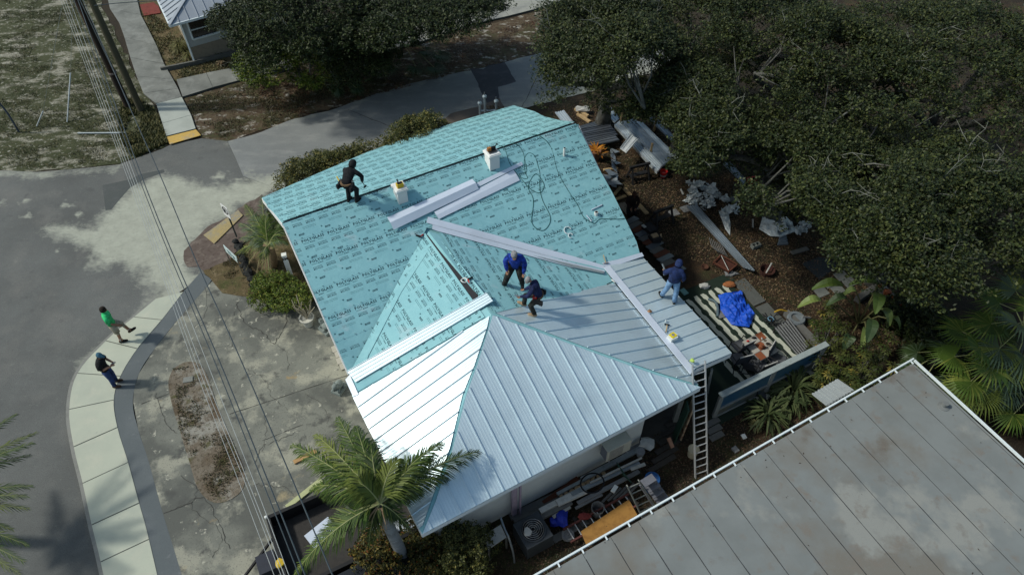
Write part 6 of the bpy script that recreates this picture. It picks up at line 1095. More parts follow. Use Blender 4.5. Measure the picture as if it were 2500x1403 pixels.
for (x, y, w, l, rz, lab) in ((1.2, .9, .5, .8, .3, 'left'), (3.9, 1.9, .5, 1.2, .1, 'right'), (2.8, 1.6, .35, .9, -.2, 'mid')):
    mb = MB(); c = T_(x, y, .70); mb.box(c, (l, w, .02), math.atan2(tl.y, tl.x)+rz, tilt=(.12, 0)); solo(mb, 'sheet_metal_offcut', m_flash, {'left': 'pale metal offcut lying in the open front of the trailer', 'right': 'pale metal offcut showing at the far rail of the trailer', 'mid': 'narrow pale offcut half hidden by palm leaflets in the trailer'}[lab], 'metal offcut', 'offcuts in the trailer')
solo(MB().blob(T_(-.03, 1.5, 1.22), .13, 7, jit=.3, sc=(1, 1.2, .6)), 'work_glove', m_yellow, 'yellow rag over the trailer front rail', 'rag')
# dark vehicle parked beyond the trailer, at the frame's bottom edge
v0 = g(830, 1400, 0); vh = thing('parked_car', 'dark parked vehicle mostly hidden by fronds at the bottom edge', 'car', v0); m_car = plain('car_black', (.012, .013, .016), .25, var=.1, spec=.6)
def C_(x, y, z): return Vector((v0.x, v0.y, 0))+tl*x+tn*y+Vector((0, 0, z))
mb = MB(); pr = [(-2.1, .35), (-2.15, .7), (-1.9, .9), (-.9, .98), (-.35, 1.42), (1.1, 1.45), (1.8, 1.0), (2.15, .85), (2.15, .35)]; n_ = len(pr)
V = [C_(x, y*(1 if z < 1.1 else .86)+.55, z) for y in (-.0, 1.7) for x, z in pr]; V = [C_(x, .5+(.12 if z > 1.1 else 0), z) for x, z in pr]+[C_(x, 2.3-(.12 if z > 1.1 else 0), z) for x, z in pr]
mb.add(V, [tuple(range(n_)), tuple(range(2*n_-1, n_-1, -1))]+[(i, n_+i, n_+(i+1) % n_, (i+1) % n_) for i in range(n_)]); mb.build('body', m_car, vh)
MB().add([C_(-.86, .66, 1.005), C_(-.38, .70, 1.41), C_(-.38, 2.1, 1.41), C_(-.86, 2.14, 1.005)], [(3, 2, 1, 0)]).build('windscreen', plain('car_glass', (.05, .07, .075), .1, spec=.7), vh)
for x in (-1.35, 1.35):
    for y in (.5, 2.3): c = C_(x, y, .32); w = MB(); w.tube([c-tn*.1, c+tn*.1], .32, 18); w.build('wheel', bpy.data.materials['tyre'], vh)
for y in (.7, 1.9): MB().box(C_(-2.13, y, .72), (.06, .34, .12), math.atan2(tl.y, tl.x)).build('headlight', m_white, vh)

# ------------------------------------------------------------------ things on the roof
m_hose = plain('green_hose', (.020, .085, .080), .5)
def onr(px, off=.045): return Vector(NEAR.hit(px[0], px[1], off))
solo(MB().tube(smoothline([onr(p) for p in [(1218, 356), (1232, 362), (1245, 400), (1275, 440), (1300, 465), (1320, 470), (1328, 450), (1310, 425), (1295, 440), (1290, 460), (1300, 480), (1302, 500), (1298, 540), (1310, 558), (1328, 562), (1342, 545), (1342, 525), (1325, 490), (1318, 460), (1318, 425), (1312, 400), (1305, 380), (1290, 374), (1280, 390), (1282, 420), (1288, 435), (1275, 435), (1268, 425), (1285, 420), (1283, 400), (1276, 370), (1262, 352)]], 6), .013, 6), 'air_hose', m_hose, 'thin green air hose looping across the teal slope beside the right chimney', 'hose')
solo(MB().tube(smoothline([Vector(FAR.hit(1262, 352, .06)), Vector(FAR.hit(1246, 348, .06)), Vector(FAR.hit(1256, 336, .06)), Vector(FAR.hit(1290, 328, .07)), onr((1318, 332), .08), onr((1345, 360)), onr((1362, 420)), onr((1390, 470)), onr((1410, 500)), onr((1425, 530)), onr((1450, 545)), onr((1465, 535)), onr((1500, 535)), onr((1525, 534))], 6), .011, 6), 'air_hose', m_hose, 'thin green air hose running down the right part of the slope to the gable edge', 'hose')
def pipe_vent(px, lab, h=.38, r_=.045):
    p = onr(px, 0); t = thing('vent_pipe', lab, 'vent pipe', p); MB().tube([p, p+Vector((0, 0, h))], r_, 12).build('pipe', m_white, t); mb = MB(); mb.tube([p+Vector((0, 0, h)), p+Vector((0, 0, h+.01))], r_*.75, 12); mb.build('opening', m_blk, t); mb = MB(); mb.box(p+Vector((0, 0, .03)), (.26, .26, .02), HA, tilt=(.4, 0)); mb.build('flashing_base', m_memb_l, t)
pipe_vent((1377, 383), 'thin white vent pipe near the top right of the teal slope'); pipe_vent((1455, 526), 'white vent pipe with purple primer marks near the right gable edge', .16, .07)
solo(MB().tube([onr((1444, 512), .07), onr((1470, 500), .07)], .02, 5).tube([onr((1432, 525), .07), onr((1444, 540), .07)], .02, 5), 'metal_offcut', m_flash, 'thin pale offcuts lying around the purple-marked vent pipe', 'metal offcuts', )
mb = MB(); c = onr((1386, 562), .08); n = Vector(NEAR.n); x = HU; y = n.cross(x)
for rr_, cc in ((.13, c), (.08, onr((1393, 575), .08))): mb.tube([cc+x*rr_*math.cos(a)+y*rr_*math.sin(a) for a in [2*PI*i/16 for i in range(13)]], .018, 6, cap=False)
solo(mb, 'clear_tube_coil', plain('clear_plastic', (.62, .70, .72), .25, spec=.6), 'pair of clear plastic rings lying on the lower right of the teal slope', 'tube coil')
def on_top(name, p, parts, lab, cat, rz=0):
    t = thing(name, lab, cat, p, rz)
    for nm, mb, m in parts: mb.build(nm, m, t, world=False)
    return t
mb = MB(); mb.box((0, 0, .07), (.22, .15, .14)); m2 = MB(); m2.box((0, 0, .15), (.16, .10, .02)); m3 = MB(); m3.tube([(0, .08, .05), (.0, .22, .12), (.02, .26, .10)], .025, 6)
on_top('battery_charger', CH2+Vector((.03, -.05, 0)), [('body', mb, m_yellow), ('battery', m2, m_blk), ('handle', m3, m_blk)], 'yellow and black tool charger standing on the left square chimney', 'tool', HA)
mb = MB(); mb.tube([(-.12, 0, .10), (.12, 0, .10)], .075, 10); m2 = MB(); m2.box((.0, .0, .02), (.30, .24, .035)); m3 = MB(); m3.box((-.12, -.03, .14), (.12, .10, .12)); m4 = MB(); m4.tube([(.12, 0, .12), (.22, .05, .2), (.28, .1, .1)], .018, 6)
on_top('circular_saw', CH1+Vector((0, 0, 0)), [('motor', mb, m_blk), ('base_plate', m2, plain('slate_plate', (.12, .11, .10), .7)), ('gear_case', m3, plain('copper_case', (.32, .13, .03), .5)), ('handle', m4, m_blk)], 'black and copper power saw sitting on the right square chimney', 'tool', HA)
def hammer(P0, P1, lab, hm, m_h, group=None, name='hammer'):
    P0, P1 = Vector(P0), Vector(P1); t = thing(name, lab, 'hammer' if name == 'hammer' else 'tool', P0, group=group); d = (P1-P0).normalized(); s = d.cross(Vector((0, 0, 1))).normalized(); MB().tube([P0, P0.lerp(P1, .92)], .017, 6).build('handle', m_h, t); MB().tube([P1-s*.09, P1+s*.02, P1+s*.09+Vector((0, 0, .01))], [.025, .03, .01], 6).build('head', hm, t)
onp = lambda x, y, o=.09: Vector(PO.hit(x, y, o))
hammer(onp(1626, 810), onp(1629, 792), 'wooden-handled hammer lying on the porch panels above the yellow box', m_blk, m_wood)
hammer(onr((1473, 622), .10), onr((1479, 642), .10), 'wooden-handled mallet standing in the valley at the top of the white strip', m_grey, m_wood)
hammer(Vector(WR.hit(1482, 694, .12)), onp(1498, 686, .16), 'black hammer laid across the top of the white strip', m_steel, m_blk)
for px, lab, pl_ in (((1027, 580), 'red-handled snips beside the black ridge strip', WL), ((1143, 684), 'black and red drill resting on the black ridge strip', WL)):
    p = Vector(pl_.hit(px[0], px[1], .09)); mb = MB(); mb.tube([(0, 0, .05), (.16, 0, .06)], [.035, .03], 7); m2 = MB(); m2.tube([(.0, .0, .05), (-.03, -.14, .03)], .022, 6); on_top('power_drill' if 'drill' in lab else 'tin_snips', p, [('body', mb, m_blk), ('handle', m2, m_red)], lab, 'tool', 2.8 if 'snips' in lab else .5)
p = Vector(WL.hit(1133, 684, .09)); solo(MB().tube([p+Vector((.09*math.cos(a), .09*math.sin(a), .02*math.sin(a*2))) for a in [2*PI*i/14 for i in range(15)]], .02, 6), 'tape_roll', m_white, 'white roll of tape beside the drill on the black strip', 'tape roll')
p = onp(1641, 826); t = thing('nail_box', 'yellow-lidded white screw box on the white strip of the porch roof', 'box', p, .5); MB().box((0, 0, .06), (.26, .22, .12)).build('box', m_white, t, world=False); MB().box((.02, .02, .13), (.20, .18, .03), .1).build('lid', plain('lid_yellow', (.62, .50, .02), .5), t, world=False); MB().tube([(.02, .02, .145), (.02, .02, .155)], .05, 10).build('lid_hole', m_grey, t, world=False); MB().box((.16, .06, .02), (.12, .14, .02), .4).build('flap', m_white, t, world=False)
solo(MB().blob(onp(1586, 759, .10), .07, 8, jit=.2, sc=(1, 1, .5)), 'nail_coil', plain('copper', (.30, .16, .08), .5, .4), 'copper-coloured nail coil on the porch panels below the standing roofer', 'nail coil')
solo(MB().blob(onp(1626, 783, .10), .035, 8), 'screw_cap', plain('glint', (.75, .80, .80), .3, .4), 'small shiny cap just above the hammer on the porch roof', 'cap')
solo(MB().beam(Vector(FAR.hit(822, 431, .06)), Vector(FAR.hit(830, 446, .06)), .04, .02), 'measuring_tape', m_yellow, 'yellow tape blade lying left of the bent hooded roofer', 'measuring tape')
solo(MB().blob(g(1690, 880, 2.95), .08, 8, jit=.25, sc=(1, 1, .7)), 'work_glove', plain('lime', (.40, .55, .12), .8), 'lime-green glove on the top of the long ladder', 'glove')

# ------------------------------------------------------------------ ladders
m_alu = metal_mat('ladder_aluminium', (.42, .43, .44), .45, .5)
def ladder(label, b, tp, w, n, rail=.07, name='extension_ladder', m=None, flare=1.0, splay=None):
    b, tp = Vector(b), Vector(tp); t = thing(name, label, 'ladder', b); d = (tp-b).normalized(); s = (splay or d.cross(Vector((0, -1, .3)))).normalized(); nn = s.cross(d)
    for sg in (-1, 1): MB().beam(b+s*sg*w/2*flare, tp+s*sg*w/2, .03, rail, up=nn).build('rail', m or m_alu, t)
    for i in range(n): f_ = (i+.6)/n; c = b.lerp(tp, f_); ww = w*(flare+(1-flare)*f_)/2; MB().tube([c-s*ww, c+s*ww], .019, 6).build('rung', m or m_alu, t)
    return t
ladder('long extension ladder leaning on the corner of the porch roof', g(1712, 1162, 0), g(1706, 885, 3.35), .42, 16, splay=Vector((1, .35, 0)))
ladder('pale stepladder standing in the alley over the plywood sheet', g(1592, 1262, 0), g(1545, 1178, 1.7), .38, 6, flare=1.5, name='stepladder', splay=Vector((1, .45, 0)), m=plain('ladder_dull', (.16, .17, .16), .7))
t = thing('folding_steps', 'grey folding steps with wide treads beside the blue barrel', 'steps', g(1605, 1215, 0)); m_gs = plain('grey_steps', (.13, .135, .16), .6)
for k in range(4): c = g(1583+k*10, 1172+k*14, 1.25-.3*k); MB().box(c, (.42, .24, .04), .55).build('tread', m_gs, t)
for s in (-1, 1): MB().beam(g(1578, 1175, 1.25)+Vector((s*.2, s*.1, 0)), g(1618, 1235, .0)+Vector((s*.22, s*.11, 0)), .03, .05).build('rail', m_gs, t)
t = thing('wooden_ladder', 'old red-brown wooden ladder lying in the alley beside the plywood', 'ladder', g(1450, 1240, 0)); a, b = g(1375, 1292, .25), g(1535, 1205, .25); d = (b-a).normalized(); s = Vector((d.y, -d.x, 0)); m_rw = plain('red_wood', (.10, .035, .03), .85, var=.4)
for o_ in (0, .42): MB().beam(a+s*o_, b+s*o_, .05, .09).build('rail', m_rw, t)
for k in range(9): c = a.lerp(b, (k+.5)/9); MB().tube([c, c+s*.42], .02, 6).build('rung', m_alu, t)
# ------------------------------------------------------------------ alley beside the white wall
ORD = ['first', 'second', 'third', 'fourth', 'fifth', 'sixth', 'seventh', 'eighth', 'ninth', 'tenth', 'eleventh', 'twelfth', 'thirteenth']
def al(px, py, z=0): return g(px, py, z)
mm = {k: plain(k, c, r_, m_, var=.3) for k, c, r_, m_ in (('grey_lumber', (.11, .11, .105), .9, 0), ('pale_lumber', (.30, .30, .28), .85, 0), ('rust_board', (.10, .035, .02), .9, 0), ('galvanised', (.26, .29, .31), .4, .6), ('old_white', (.40, .40, .38), .8, 0), ('tan_block', (.34, .25, .15), .9, 0), ('green_metal', (.02, .05, .035), .6, 0), ('blue_plastic', (.012, .07, .22), .5, 0), ('ply', (.30, .16, .045), .85, 0), ('dark_deck', (.045, .04, .036), .95, 0), ('dull_grey', (.16, .165, .17), .8, 0), ('deep_blue', (.006, .02, .26), .55, 0), ('maroon', (.16, .025, .022), .7, 0))}
def plank(px1, px2, w, th, z, m, lab, name='plank', cat='plank', z2=None, group=None):
    a, b = g(*px1, z), g(*px2, z if z2 is None else z2); return solo(MB().beam(a, b, w, th), name, mm.get(m, m) if isinstance(m, str) else m, lab, cat, group)
# wall-mounted outdoor air unit
wn = -HV; ac_l, ac_r = g(1470, 1092, 1.5), g(1532, 1062, 1.5); base = (ac_l+ac_r)/2; L_ = (base-A0).dot(HU); acz = 1.45; cpos = H(L_-.05, YB-.36, acz)
t = thing('wall_air_unit', 'cream split air-conditioner unit hung high on the white alley wall', 'air conditioner', cpos-Vector((0, 0, .3))); m_acm = plain('cream_casing', (.42, .40, .33), .6, var=.08); MB().box(cpos, (.86, .34, .58), HA).build('casing', m_acm, t)
mb = MB(); 
for i in range(9): mb.beam(cpos+wn*.175+HU*-.36+Vector((0, 0, -.24+.058*i)), cpos+wn*.175+HU*.14+Vector((0, 0, -.24+.058*i)), .012, .016)
mb.build('grille', plain('grille_tan', (.27, .24, .20), .7), t, kind='stuff'); MB().box(cpos+HU*-.435, (.015, .28, .5), HA).build('side_grille', m_gs, t)
for s in (-.33, .33): MB().beam(cpos+HU*s+HV*.30+Vector((0, 0, -.33)), cpos+HU*s-HV*.20+Vector((0, 0, -.33)), .04, .04).build('bracket', m_steel, t)
MB().tube(smoothline([cpos+HU*.36+HV*.2+Vector((0, 0, .35)), cpos+HU*.36+HV*.24+Vector((0, 0, .62)), cpos+HU*.2+HV*.26+Vector((0, 0, .85))], 5), .04, 7).build('black_conduit', m_blk, t)
# ground condenser
b = g(1300, 1318, 0); t = thing('condenser_unit', 'dark square air-conditioning condenser with a round top fan in the alley', 'air conditioner', b); m_cd = plain('condenser_dark', (.035, .042, .05), .6, var=.3); MB().box(b+Vector((0, 0, .36)), (.84, .84, .72), HA).build('casing', m_cd, t); mb = MB(); mb.lathe([(.37, .72), (.37, .76), (.33, .77), (.33, .73)], tuple(b), 24); mb.build('fan_ring', m_cd, t)
MB().lathe([(.32, .725), (.32, .732)], tuple(b), 20).build('fan_well', m_blk, t); 
for k in range(4): a = k*PI/2+.4; MB().beam(b+Vector((.05*math.cos(a), .05*math.sin(a), .745)), b+Vector((.28*math.cos(a), .28*math.sin(a), .745)), .14, .01).build('fan_blade', m_cd, t)
mb = MB()
for k in range(1, 6): mb.tube([b+Vector((.36*k/6*math.cos(a), .36*k/6*math.sin(a), .775)) for a in [2*PI*i/18 for i in range(19)]], .005, 4, cap=False)
mb.build('wire_guard', m_steel, t, kind='stuff'); solo(MB().blob(b+Vector((-.16, -.08, .80)), .11, 8, jit=.25, sc=(1, 1.2, .35)), 'rag', mm['old_white'], 'grey-white rag lying on the round condenser fan', 'rag')
# long bundle of gutters, pipes and lumber against the wall
for i, (p1, p2, w, th, z, m, lab) in enumerate([
    ((1245, 1262), (1420, 1180), .22, .06, .10, 'grey_lumber', 'bundle plank, grey, nearest the condenser'), ((1255, 1272), (1400, 1200), .12, .10, .20, 'grey_lumber', 'thin grey board beside the condenser top'),
    ((1318, 1248), (1425, 1192), .16, .10, .55, 'old_white', 'white board stack end above the blue bags'), ((1322, 1262), (1395, 1225), .14, .09, .50, 'grey_lumber', 'grey timber under the white board end'), ((1360, 1228), (1430, 1196), .20, .08, .66, 'old_white', 'broad white board lying across the middle of the pile'), ((1350, 1262), (1392, 1236), .10, .05, .45, 'pale_lumber', 'short pale board above the blue bags'),
    ((1360, 1206), (1572, 1092), .10, .08, .40, 'galvanised', 'shiny gutter length nearest the white wall'), ((1420, 1170), (1590, 1080), .16, .06, .55, 'galvanised', 'shiny square gutter ending near the crumpled sheet'), ((1395, 1206), (1560, 1128), .14, .06, .70, 'galvanised', 'dull galvanised channel in the middle of the pile'), ((1440, 1178), (1567, 1117), .05, .05, .82, 'pale_lumber', 'thin bright pipe on top of the pile'),
    ((1410, 1228), (1560, 1150), .12, .07, .42, 'dull_grey', 'grey channel at the front of the pile'), ((1405, 1240), (1470, 1206), .08, .05, .36, 'dull_grey', 'short grey pipe at the front edge of the pile'), ((1330, 1232), (1415, 1170), .30, .03, .12, 'rust_board', 'rusty board lying against the foot of the white wall'),
    ((1520, 1110), (1585, 1078), .22, .05, .45, 'dull_grey', 'bluish board end under the wall air unit'), ((1540, 1145), (1575, 1132), .10, .03, .8, 'pale_lumber', 'short bright offcut at the right end of the pile')]):
    plank(p1, p2, w, th, z, m, lab, name='stored_board', cat='board', group='boards and gutters stacked along the alley wall')
for i in range(9):
    c = g(1372+i*12.5, 1213-i*7.6, .35); solo(MB().box(c, (.10, .16, .07), HA+i*.4), 'wood_block', mm['tan_block'], ORD[i]+' tan wood offcut from the left in the gap between gutters and boards', 'wood block', 'tan offcuts in the lumber pile')
c = g(1446, 1178, .92); solo(MB().tube([c+HU*.36*math.cos(a)+HV*.30*math.sin(a) for a in [2*PI*i/24 for i in range(25)]], .025, 7), 'rubber_ring', m_blk, 'black rubber hoop resting on the lumber pile', 'hoop')
mb = MB()
for k in range(4): mb.beam(g(1505+k*3, 1128+k*8, .9-.1*k), g(1530+k*4, 1165+k*4, .75-.1*k), .03, .03)
solo(mb, 'bungee_frame', mm['green_metal'], 'dark green metal rack standing over the pile below the wall air unit', 'rack')
c = g(1562, 1110, .7); solo(MB().lathe([(.10, 0), (.13, .22), (.135, .22), (.12, .21)], tuple(c), 12), 'bucket', mm['dull_grey'], 'small grey bucket at the right end of the lumber pile', 'bucket')
solo(MB().blob(g(1580, 1083, .6), .2, 9, jit=.35, sc=(1.3, 1, .4)), 'crumpled_sheet', mm['old_white'], 'crumpled pale plastic at the end of the lumber pile by the carport', 'plastic sheet')
c = g(1457, 1253, .0); t = thing('bucket', 'grey open bucket in the alley above the plywood sheet', 'bucket', c); MB().lathe([(.15, 0), (.19, .42), (.20, .42), (.185, .38), (.15, .05), (.01, .05)], tuple(c), 16).build('pail', mm['dull_grey'], t)
c = g(1586, 1190, 0); solo(MB().lathe([(.2, 0), (.24, .3), (.23, .6), (.20, .6), (.19, .55), (.01, .5)], tuple(c), 16), 'blue_barrel', mm['blue_plastic'], 'blue plastic tub behind the grey folding steps', 'tub')
solo(MB().blob(g(1372, 1265, .4), .24, 9, jit=.25, sc=(.8, 1.2, .7)), 'blue_bag', mm['deep_blue'], 'dark blue bag to the right of the condenser', 'bag'); solo(MB().blob(g(1352, 1272, .35), .16, 8, jit=.25, sc=(1, 1, .7)), 'blue_bag', mm['deep_blue'], 'smaller blue bag tucked between the condenser and the larger blue bag', 'bag')
pl = gp((1418, 1296), (1535, 1218), (1556, 1256), (1432, 1330), z=.3); solo(MB().prism([(p.x, p.y) for p in pl], .27, .30), 'plywood_sheet', mat('osb', (.30, .155, .04), [((.20, .095, .025), 5, .45, .7), ((.06, .04, .02), 7, .70, .76)], .85), 'orange-brown plywood sheet lying in the alley by the white gutter', 'plywood sheet')
c = g(1386, 1305, .12); t = thing('wheel', 'small grey wheel lying flat on the alley soil', 'wheel', c-Vector((0, 0, .1))); MB().lathe([(.18, -.06), (.20, 0), (.18, .06), (.12, .05), (.11, .02), (.04, .03), (.03, .07)], tuple(c), 20).build('rim', mm['dull_grey'], t)
for k in range(6): plank((1400+k*22, 1262-k*12), (1428+k*26, 1300-k*14), .10, .04, .12+.03*(k % 2), 'dark_deck', ORD[k]+' dark weathered board from the left under the wooden ladder', name='deck_board', cat='board', group='dark boards under the wooden ladder')
for k in range(5): plank((1500+k*16, 1195-k*5), (1470+k*14, 1225-k*3), .07, .03, .2, 'grey_lumber', ORD[k]+' thin grey stick from the left between bucket and stepladder', name='stick', cat='stick', group='thin sticks by the bucket')
solo(MB().beam(g(1495, 1200, .5), g(1505, 1185, .5), .12, .05), 'white_bracket', m_white, 'white L-shaped bracket lying left of the stepladder', 'bracket')
solo(MB().blob(g(1425, 1260, .3), .15, 8, jit=.2, sc=(1.4, .8, .4)), 'red_cloth', mm['maroon'], 'dull red cloth on the boards left of the grey bucket', 'cloth')
# white bench at the alley's mouth, wavy metal edge strip
t = thing('bench', 'white-topped low bench beside the rose bush', 'bench', g(1215, 1315, 0)); q = gp((1178, 1308), (1222, 1280), (1236, 1310), (1192, 1340), z=.75); MB().prism([(p.x, p.y) for p in q], .72, .76).build('top', mm['old_white'], t)
for p in q: MB().beam((p.x*.97+q[0].x*.0+.03*q[2].x, p.y, 0), (p.x*.97+.03*q[2].x, p.y, .72), .06, .06).build('leg', mm['grey_lumber'], t)
MB().prism([(p.x, p.y) for p in gp((1186, 1318), (1226, 1292), (1232, 1306), (1192, 1332), z=.3)], .28, .31).build('shelf', plain('shelf_red', (.16, .06, .04), .9), t)
solo(MB().tube(smoothline([g(1222, 1262, 1.1), g(1232, 1290, 1.0), g(1242, 1312, .9), g(1252, 1345, .5), g(1256, 1372, .05)], 5), .03, 6), 'torn_gutter', mm['galvanised'], 'pale torn metal strip leaning between the white bench and the condenser', 'metal strip')
for i in range(5):
    plank((1290+i*30, 1352-i*17), (1318+i*30, 1336-i*17), .22, .06, .04, 'grey_lumber', ORD[i]+' grey edging stone from the left below the condenser', name='edging_stone', cat='stone', group='edging stones below the condenser')
# deck boards and clutter under the carport
for k in range(6): plank((1585+k*8, 1150-k*22), (1648+k*6, 1112-k*20), .16, .04, .06, 'dark_deck', ORD[k]+' dark decking board from the front at the carport threshold', name='deck_board', cat='board', group='decking boards at the carport edge')
for k in range(3): plank((1722+k*6, 1040+k*16), (1755+k*5, 1022+k*17), .20, .04, .06, 'grey_lumber', ORD[k]+' grey decking board from the top, right of the long ladder', name='deck_board', cat='board', group='grey boards right of the ladder')
c = g(1688, 1112, .0); solo(MB().lathe([(.13, 0), (.17, .42), (.18, .42), (.165, .40), (.01, .38)], tuple(c), 16), 'cream_bucket', plain('cream', (.42, .38, .28), .7), 'cream bucket in the dark beside the long ladder', 'bucket')
solo(MB().beam(g(1660, 1065, .1), g(1692, 985, 1.9), .30, .05), 'torn_board', mat('torn_ply', (.33, .25, .17), [((.15, .05, .03), 4, .5, .6)], .9), 'torn tan board leaning in the shade left of the long ladder', 'board'); solo(MB().beam(g(1645, 1070, .1), g(1680, 990, 2.0), .34, .04), 'green_board', mm['green_metal'], 'dark green board leaning beside the torn tan board', 'board')
solo(MB().beam(g(1632, 1068, .5), g(1642, 1092, .3), .12, .05), 'hand_saw', plain('saw_tan', (.28, .15, .10), .7), 'pinkish wooden offcut in the dark of the carport', 'offcut')
solo(MB().box(g(1816, 1065, .04), (.14, .16, .06), .3), 'stone', m_white, 'small white block on the soil by the flat roof gutter', 'block'); solo(MB().box(g(1795, 1097, .05), (.18, .2, .08), .5), 'stone', mm['dull_grey'], 'grey block on the soil nearest the white gutter', 'block')

# ------------------------------------------------------------------ patio: striped rug, tarp, table, chairs
PZ = .06; RG = [g(1672, 738, PZ), g(1788, 688, PZ), g(1965, 860, PZ), g(1770, 1005, PZ)]
RG = [g(1668, 735, PZ), g(1780, 690, PZ), g(2000, 905, PZ), g(1740, 1045, PZ)]
t = thing('striped_rug', 'dark green and cream striped outdoor rug with round beads along the stripes', 'rug', g(1800, 850, 0)); m_cream = plain('rug_cream', (.42, .44, .37), .9, var=.12); m_gr = plain('rug_green', (.012, .024, .016), .9, var=.3)
MB().prism([(p.x, p.y) for p in RG], .02, PZ).build('base', m_gr, t)
o_ = RG[0]; e2 = (g(1770, 1005, PZ)-g(1672, 738, PZ)); ru = (g(1748, 985, PZ)-g(1690, 752, PZ)).normalized(); 
ru = (g(1850, 905, PZ)-g(1697, 743, PZ)).normalized(); rv = Vector((-ru.y, ru.x, 0)); rv = rv if (RG[1]-RG[0]).dot(rv) > 0 else -rv; RGp = [(p.x, p.y) for p in RG]; SPc = .335; wst = (g(1720, 815, PZ)-RG[0]).dot(rv)
def stripe(k, s0, s1):
    v0 = .10+k*SPc; mb = MB(); n = int((s1-s0)/.03); V = []
    for i in range(n+1):
        s = s0+(s1-s0)*i/n; ph = ((s+(.42 if k % 2 else 0)) % .84)/.84; bead = max(0, 1-((ph-.5)/.16)**2)**.5 if abs(ph-.5) < .16 else 0; ph2 = ((s+(.42 if (k+1) % 2 else 0)) % .84)/.84; bead2 = max(0, 1-((ph2-.5)/.16)**2)**.5 if abs(ph2-.5) < .16 else 0
        V += [RG[0]+ru*s+rv*(v0+.055*bead)+Vector((0, 0, .004)), RG[0]+ru*s+rv*(v0+.20-.055*bead2)+Vector((0, 0, .004))]
    fs = []
    for i in range(n):
        c = (V[2*i]+V[2*i+1]+V[2*i+2]+V[2*i+3])/4
        if inpoly(c.x, c.y, RGp): fs.append((2*i, 2*i+1, 2*i+3, 2*i+2))
    if len(fs) > n*.5: mb.add(V, fs); mb.build('stripe', m_cream, t)
for k in range(-8, 16): stripe(k, -.5, 6.5)
MB().prism([(p.x, p.y) for p in [RG[0]-rv*.05-ru*.45, RG[1]+rv*.3-ru*.45, RG[1]+rv*.3, RG[0]-rv*.05]], .02, .05).build('end_border', m_gr, t)
for k, px in enumerate([(1790, 690), (1815, 718), (1845, 750), (1870, 775), (1895, 800)]):
    P = [g(px[0], px[1], .05), g(px[0]+28, px[1]-12, .05), g(px[0]+54, px[1]+16, .05), g(px[0]+26, px[1]+29, .05)]; solo(MB().prism([(p.x, p.y) for p in P], .02, .05+.008*(k % 2)), 'stepping_slab', plain('mossy_slab', (.085, .09, .085), .95) if k == 0 else bpy.data.materials['mossy_slab'], ORD[k]+' mossy grey slab from the top along the right of the rug', 'slab', 'mossy slabs beside the rug')
# blue tarp: crumpled cloth
def tarp(px, z0, m, lab, name, amp=.12, n=26, seed=0):
    W_ = [g(x, y, z0) for x, y in px]; xs = [p.x for p in W_]; ys = [p.y for p in W_]; P = [Vector((p.x, p.y)) for p in W_]; k_ = len(P); X, Y = np.meshgrid(np.linspace(min(xs), max(xs), n), np.linspace(min(ys), max(ys), n)); X, Y = X.ravel(), Y.ravel(); k = inpoly(X, Y, W_) & (edge_dist(X, Y, W_) > .03)
    if sum(P[i].x*P[(i+1) % k_].y-P[(i+1) % k_].x*P[i].y for i in range(k_)) < 0: P.reverse()
    vs, _, fs = delaunay_2d_cdt(P+[Vector((a, b)) for a, b in zip(X[k], Y[k])], [], [list(range(k_))], 1, 1e-6)[:3]; ed = edge_dist([v.x for v in vs], [v.y for v in vs], W_); V = []
    for v, e in zip(vs, ed): r_ = abs(noise.noise(Vector((v.x*2.2, v.y*2.2, seed))))+.5*abs(noise.noise(Vector((v.x*5.5, v.y*5.5, seed+4)))); V.append((v.x, v.y, z0+min(1, .3+e/.3)*amp*(1.25-2.0*r_)))
    mb = MB(); mb.add(V, [tuple(f) for f in fs]); return solo(mb, name, m, lab, name.replace('_', ' '))
tarp([(1752, 722), (1772, 716), (1812, 710), (1822, 748), (1826, 742), (1842, 766), (1834, 790), (1828, 801), (1800, 797), (1785, 792), (1768, 770), (1758, 758), (1757, 740)], .10, plain('tarp_blue', (.008, .075, .50), .55, var=.2), 'crumpled bright blue tarp on the striped rug', 'blue_tarp', .22, 34, 2)
solo(MB().box(g(1761, 765, .1), (.34, .40, .03), .3), 'white_board', mm['dull_grey'], 'pale square board at the left corner of the blue tarp', 'board')
solo(MB().tube(smoothline([g(1730, 730, .1), g(1745, 735, .2), g(1752, 750, .2), g(1752, 772, .1)], 5), .05, 7), 'grey_hose', plain('bluish_pipe', (.08, .12, .14), .6), 'curved grey-blue pipe to the left of the blue tarp', 'pipe')
solo(MB().blob(g(1780, 694, .12), .2, 9, jit=.1, sc=(1.3, .75, .5)), 'orange_cushion', plain('rust_cushion', (.28, .10, .035), .85), 'rust-orange cushion at the top corner of the striped rug', 'cushion')
solo(MB().blob(g(1720, 698, .12), .15, 8, jit=.35, sc=(1.4, .8, .5)), 'white_rag', mm['old_white'], 'crumpled white rag above the striped rug', 'rag'); solo(MB().box(g(1670, 712, .1), (.22, .3, .04), .5), 'teal_cloth', plain('teal_cloth', (.12, .25, .25), .85), 'small teal membrane scrap on the ground right of the hooded roofer', 'scrap')
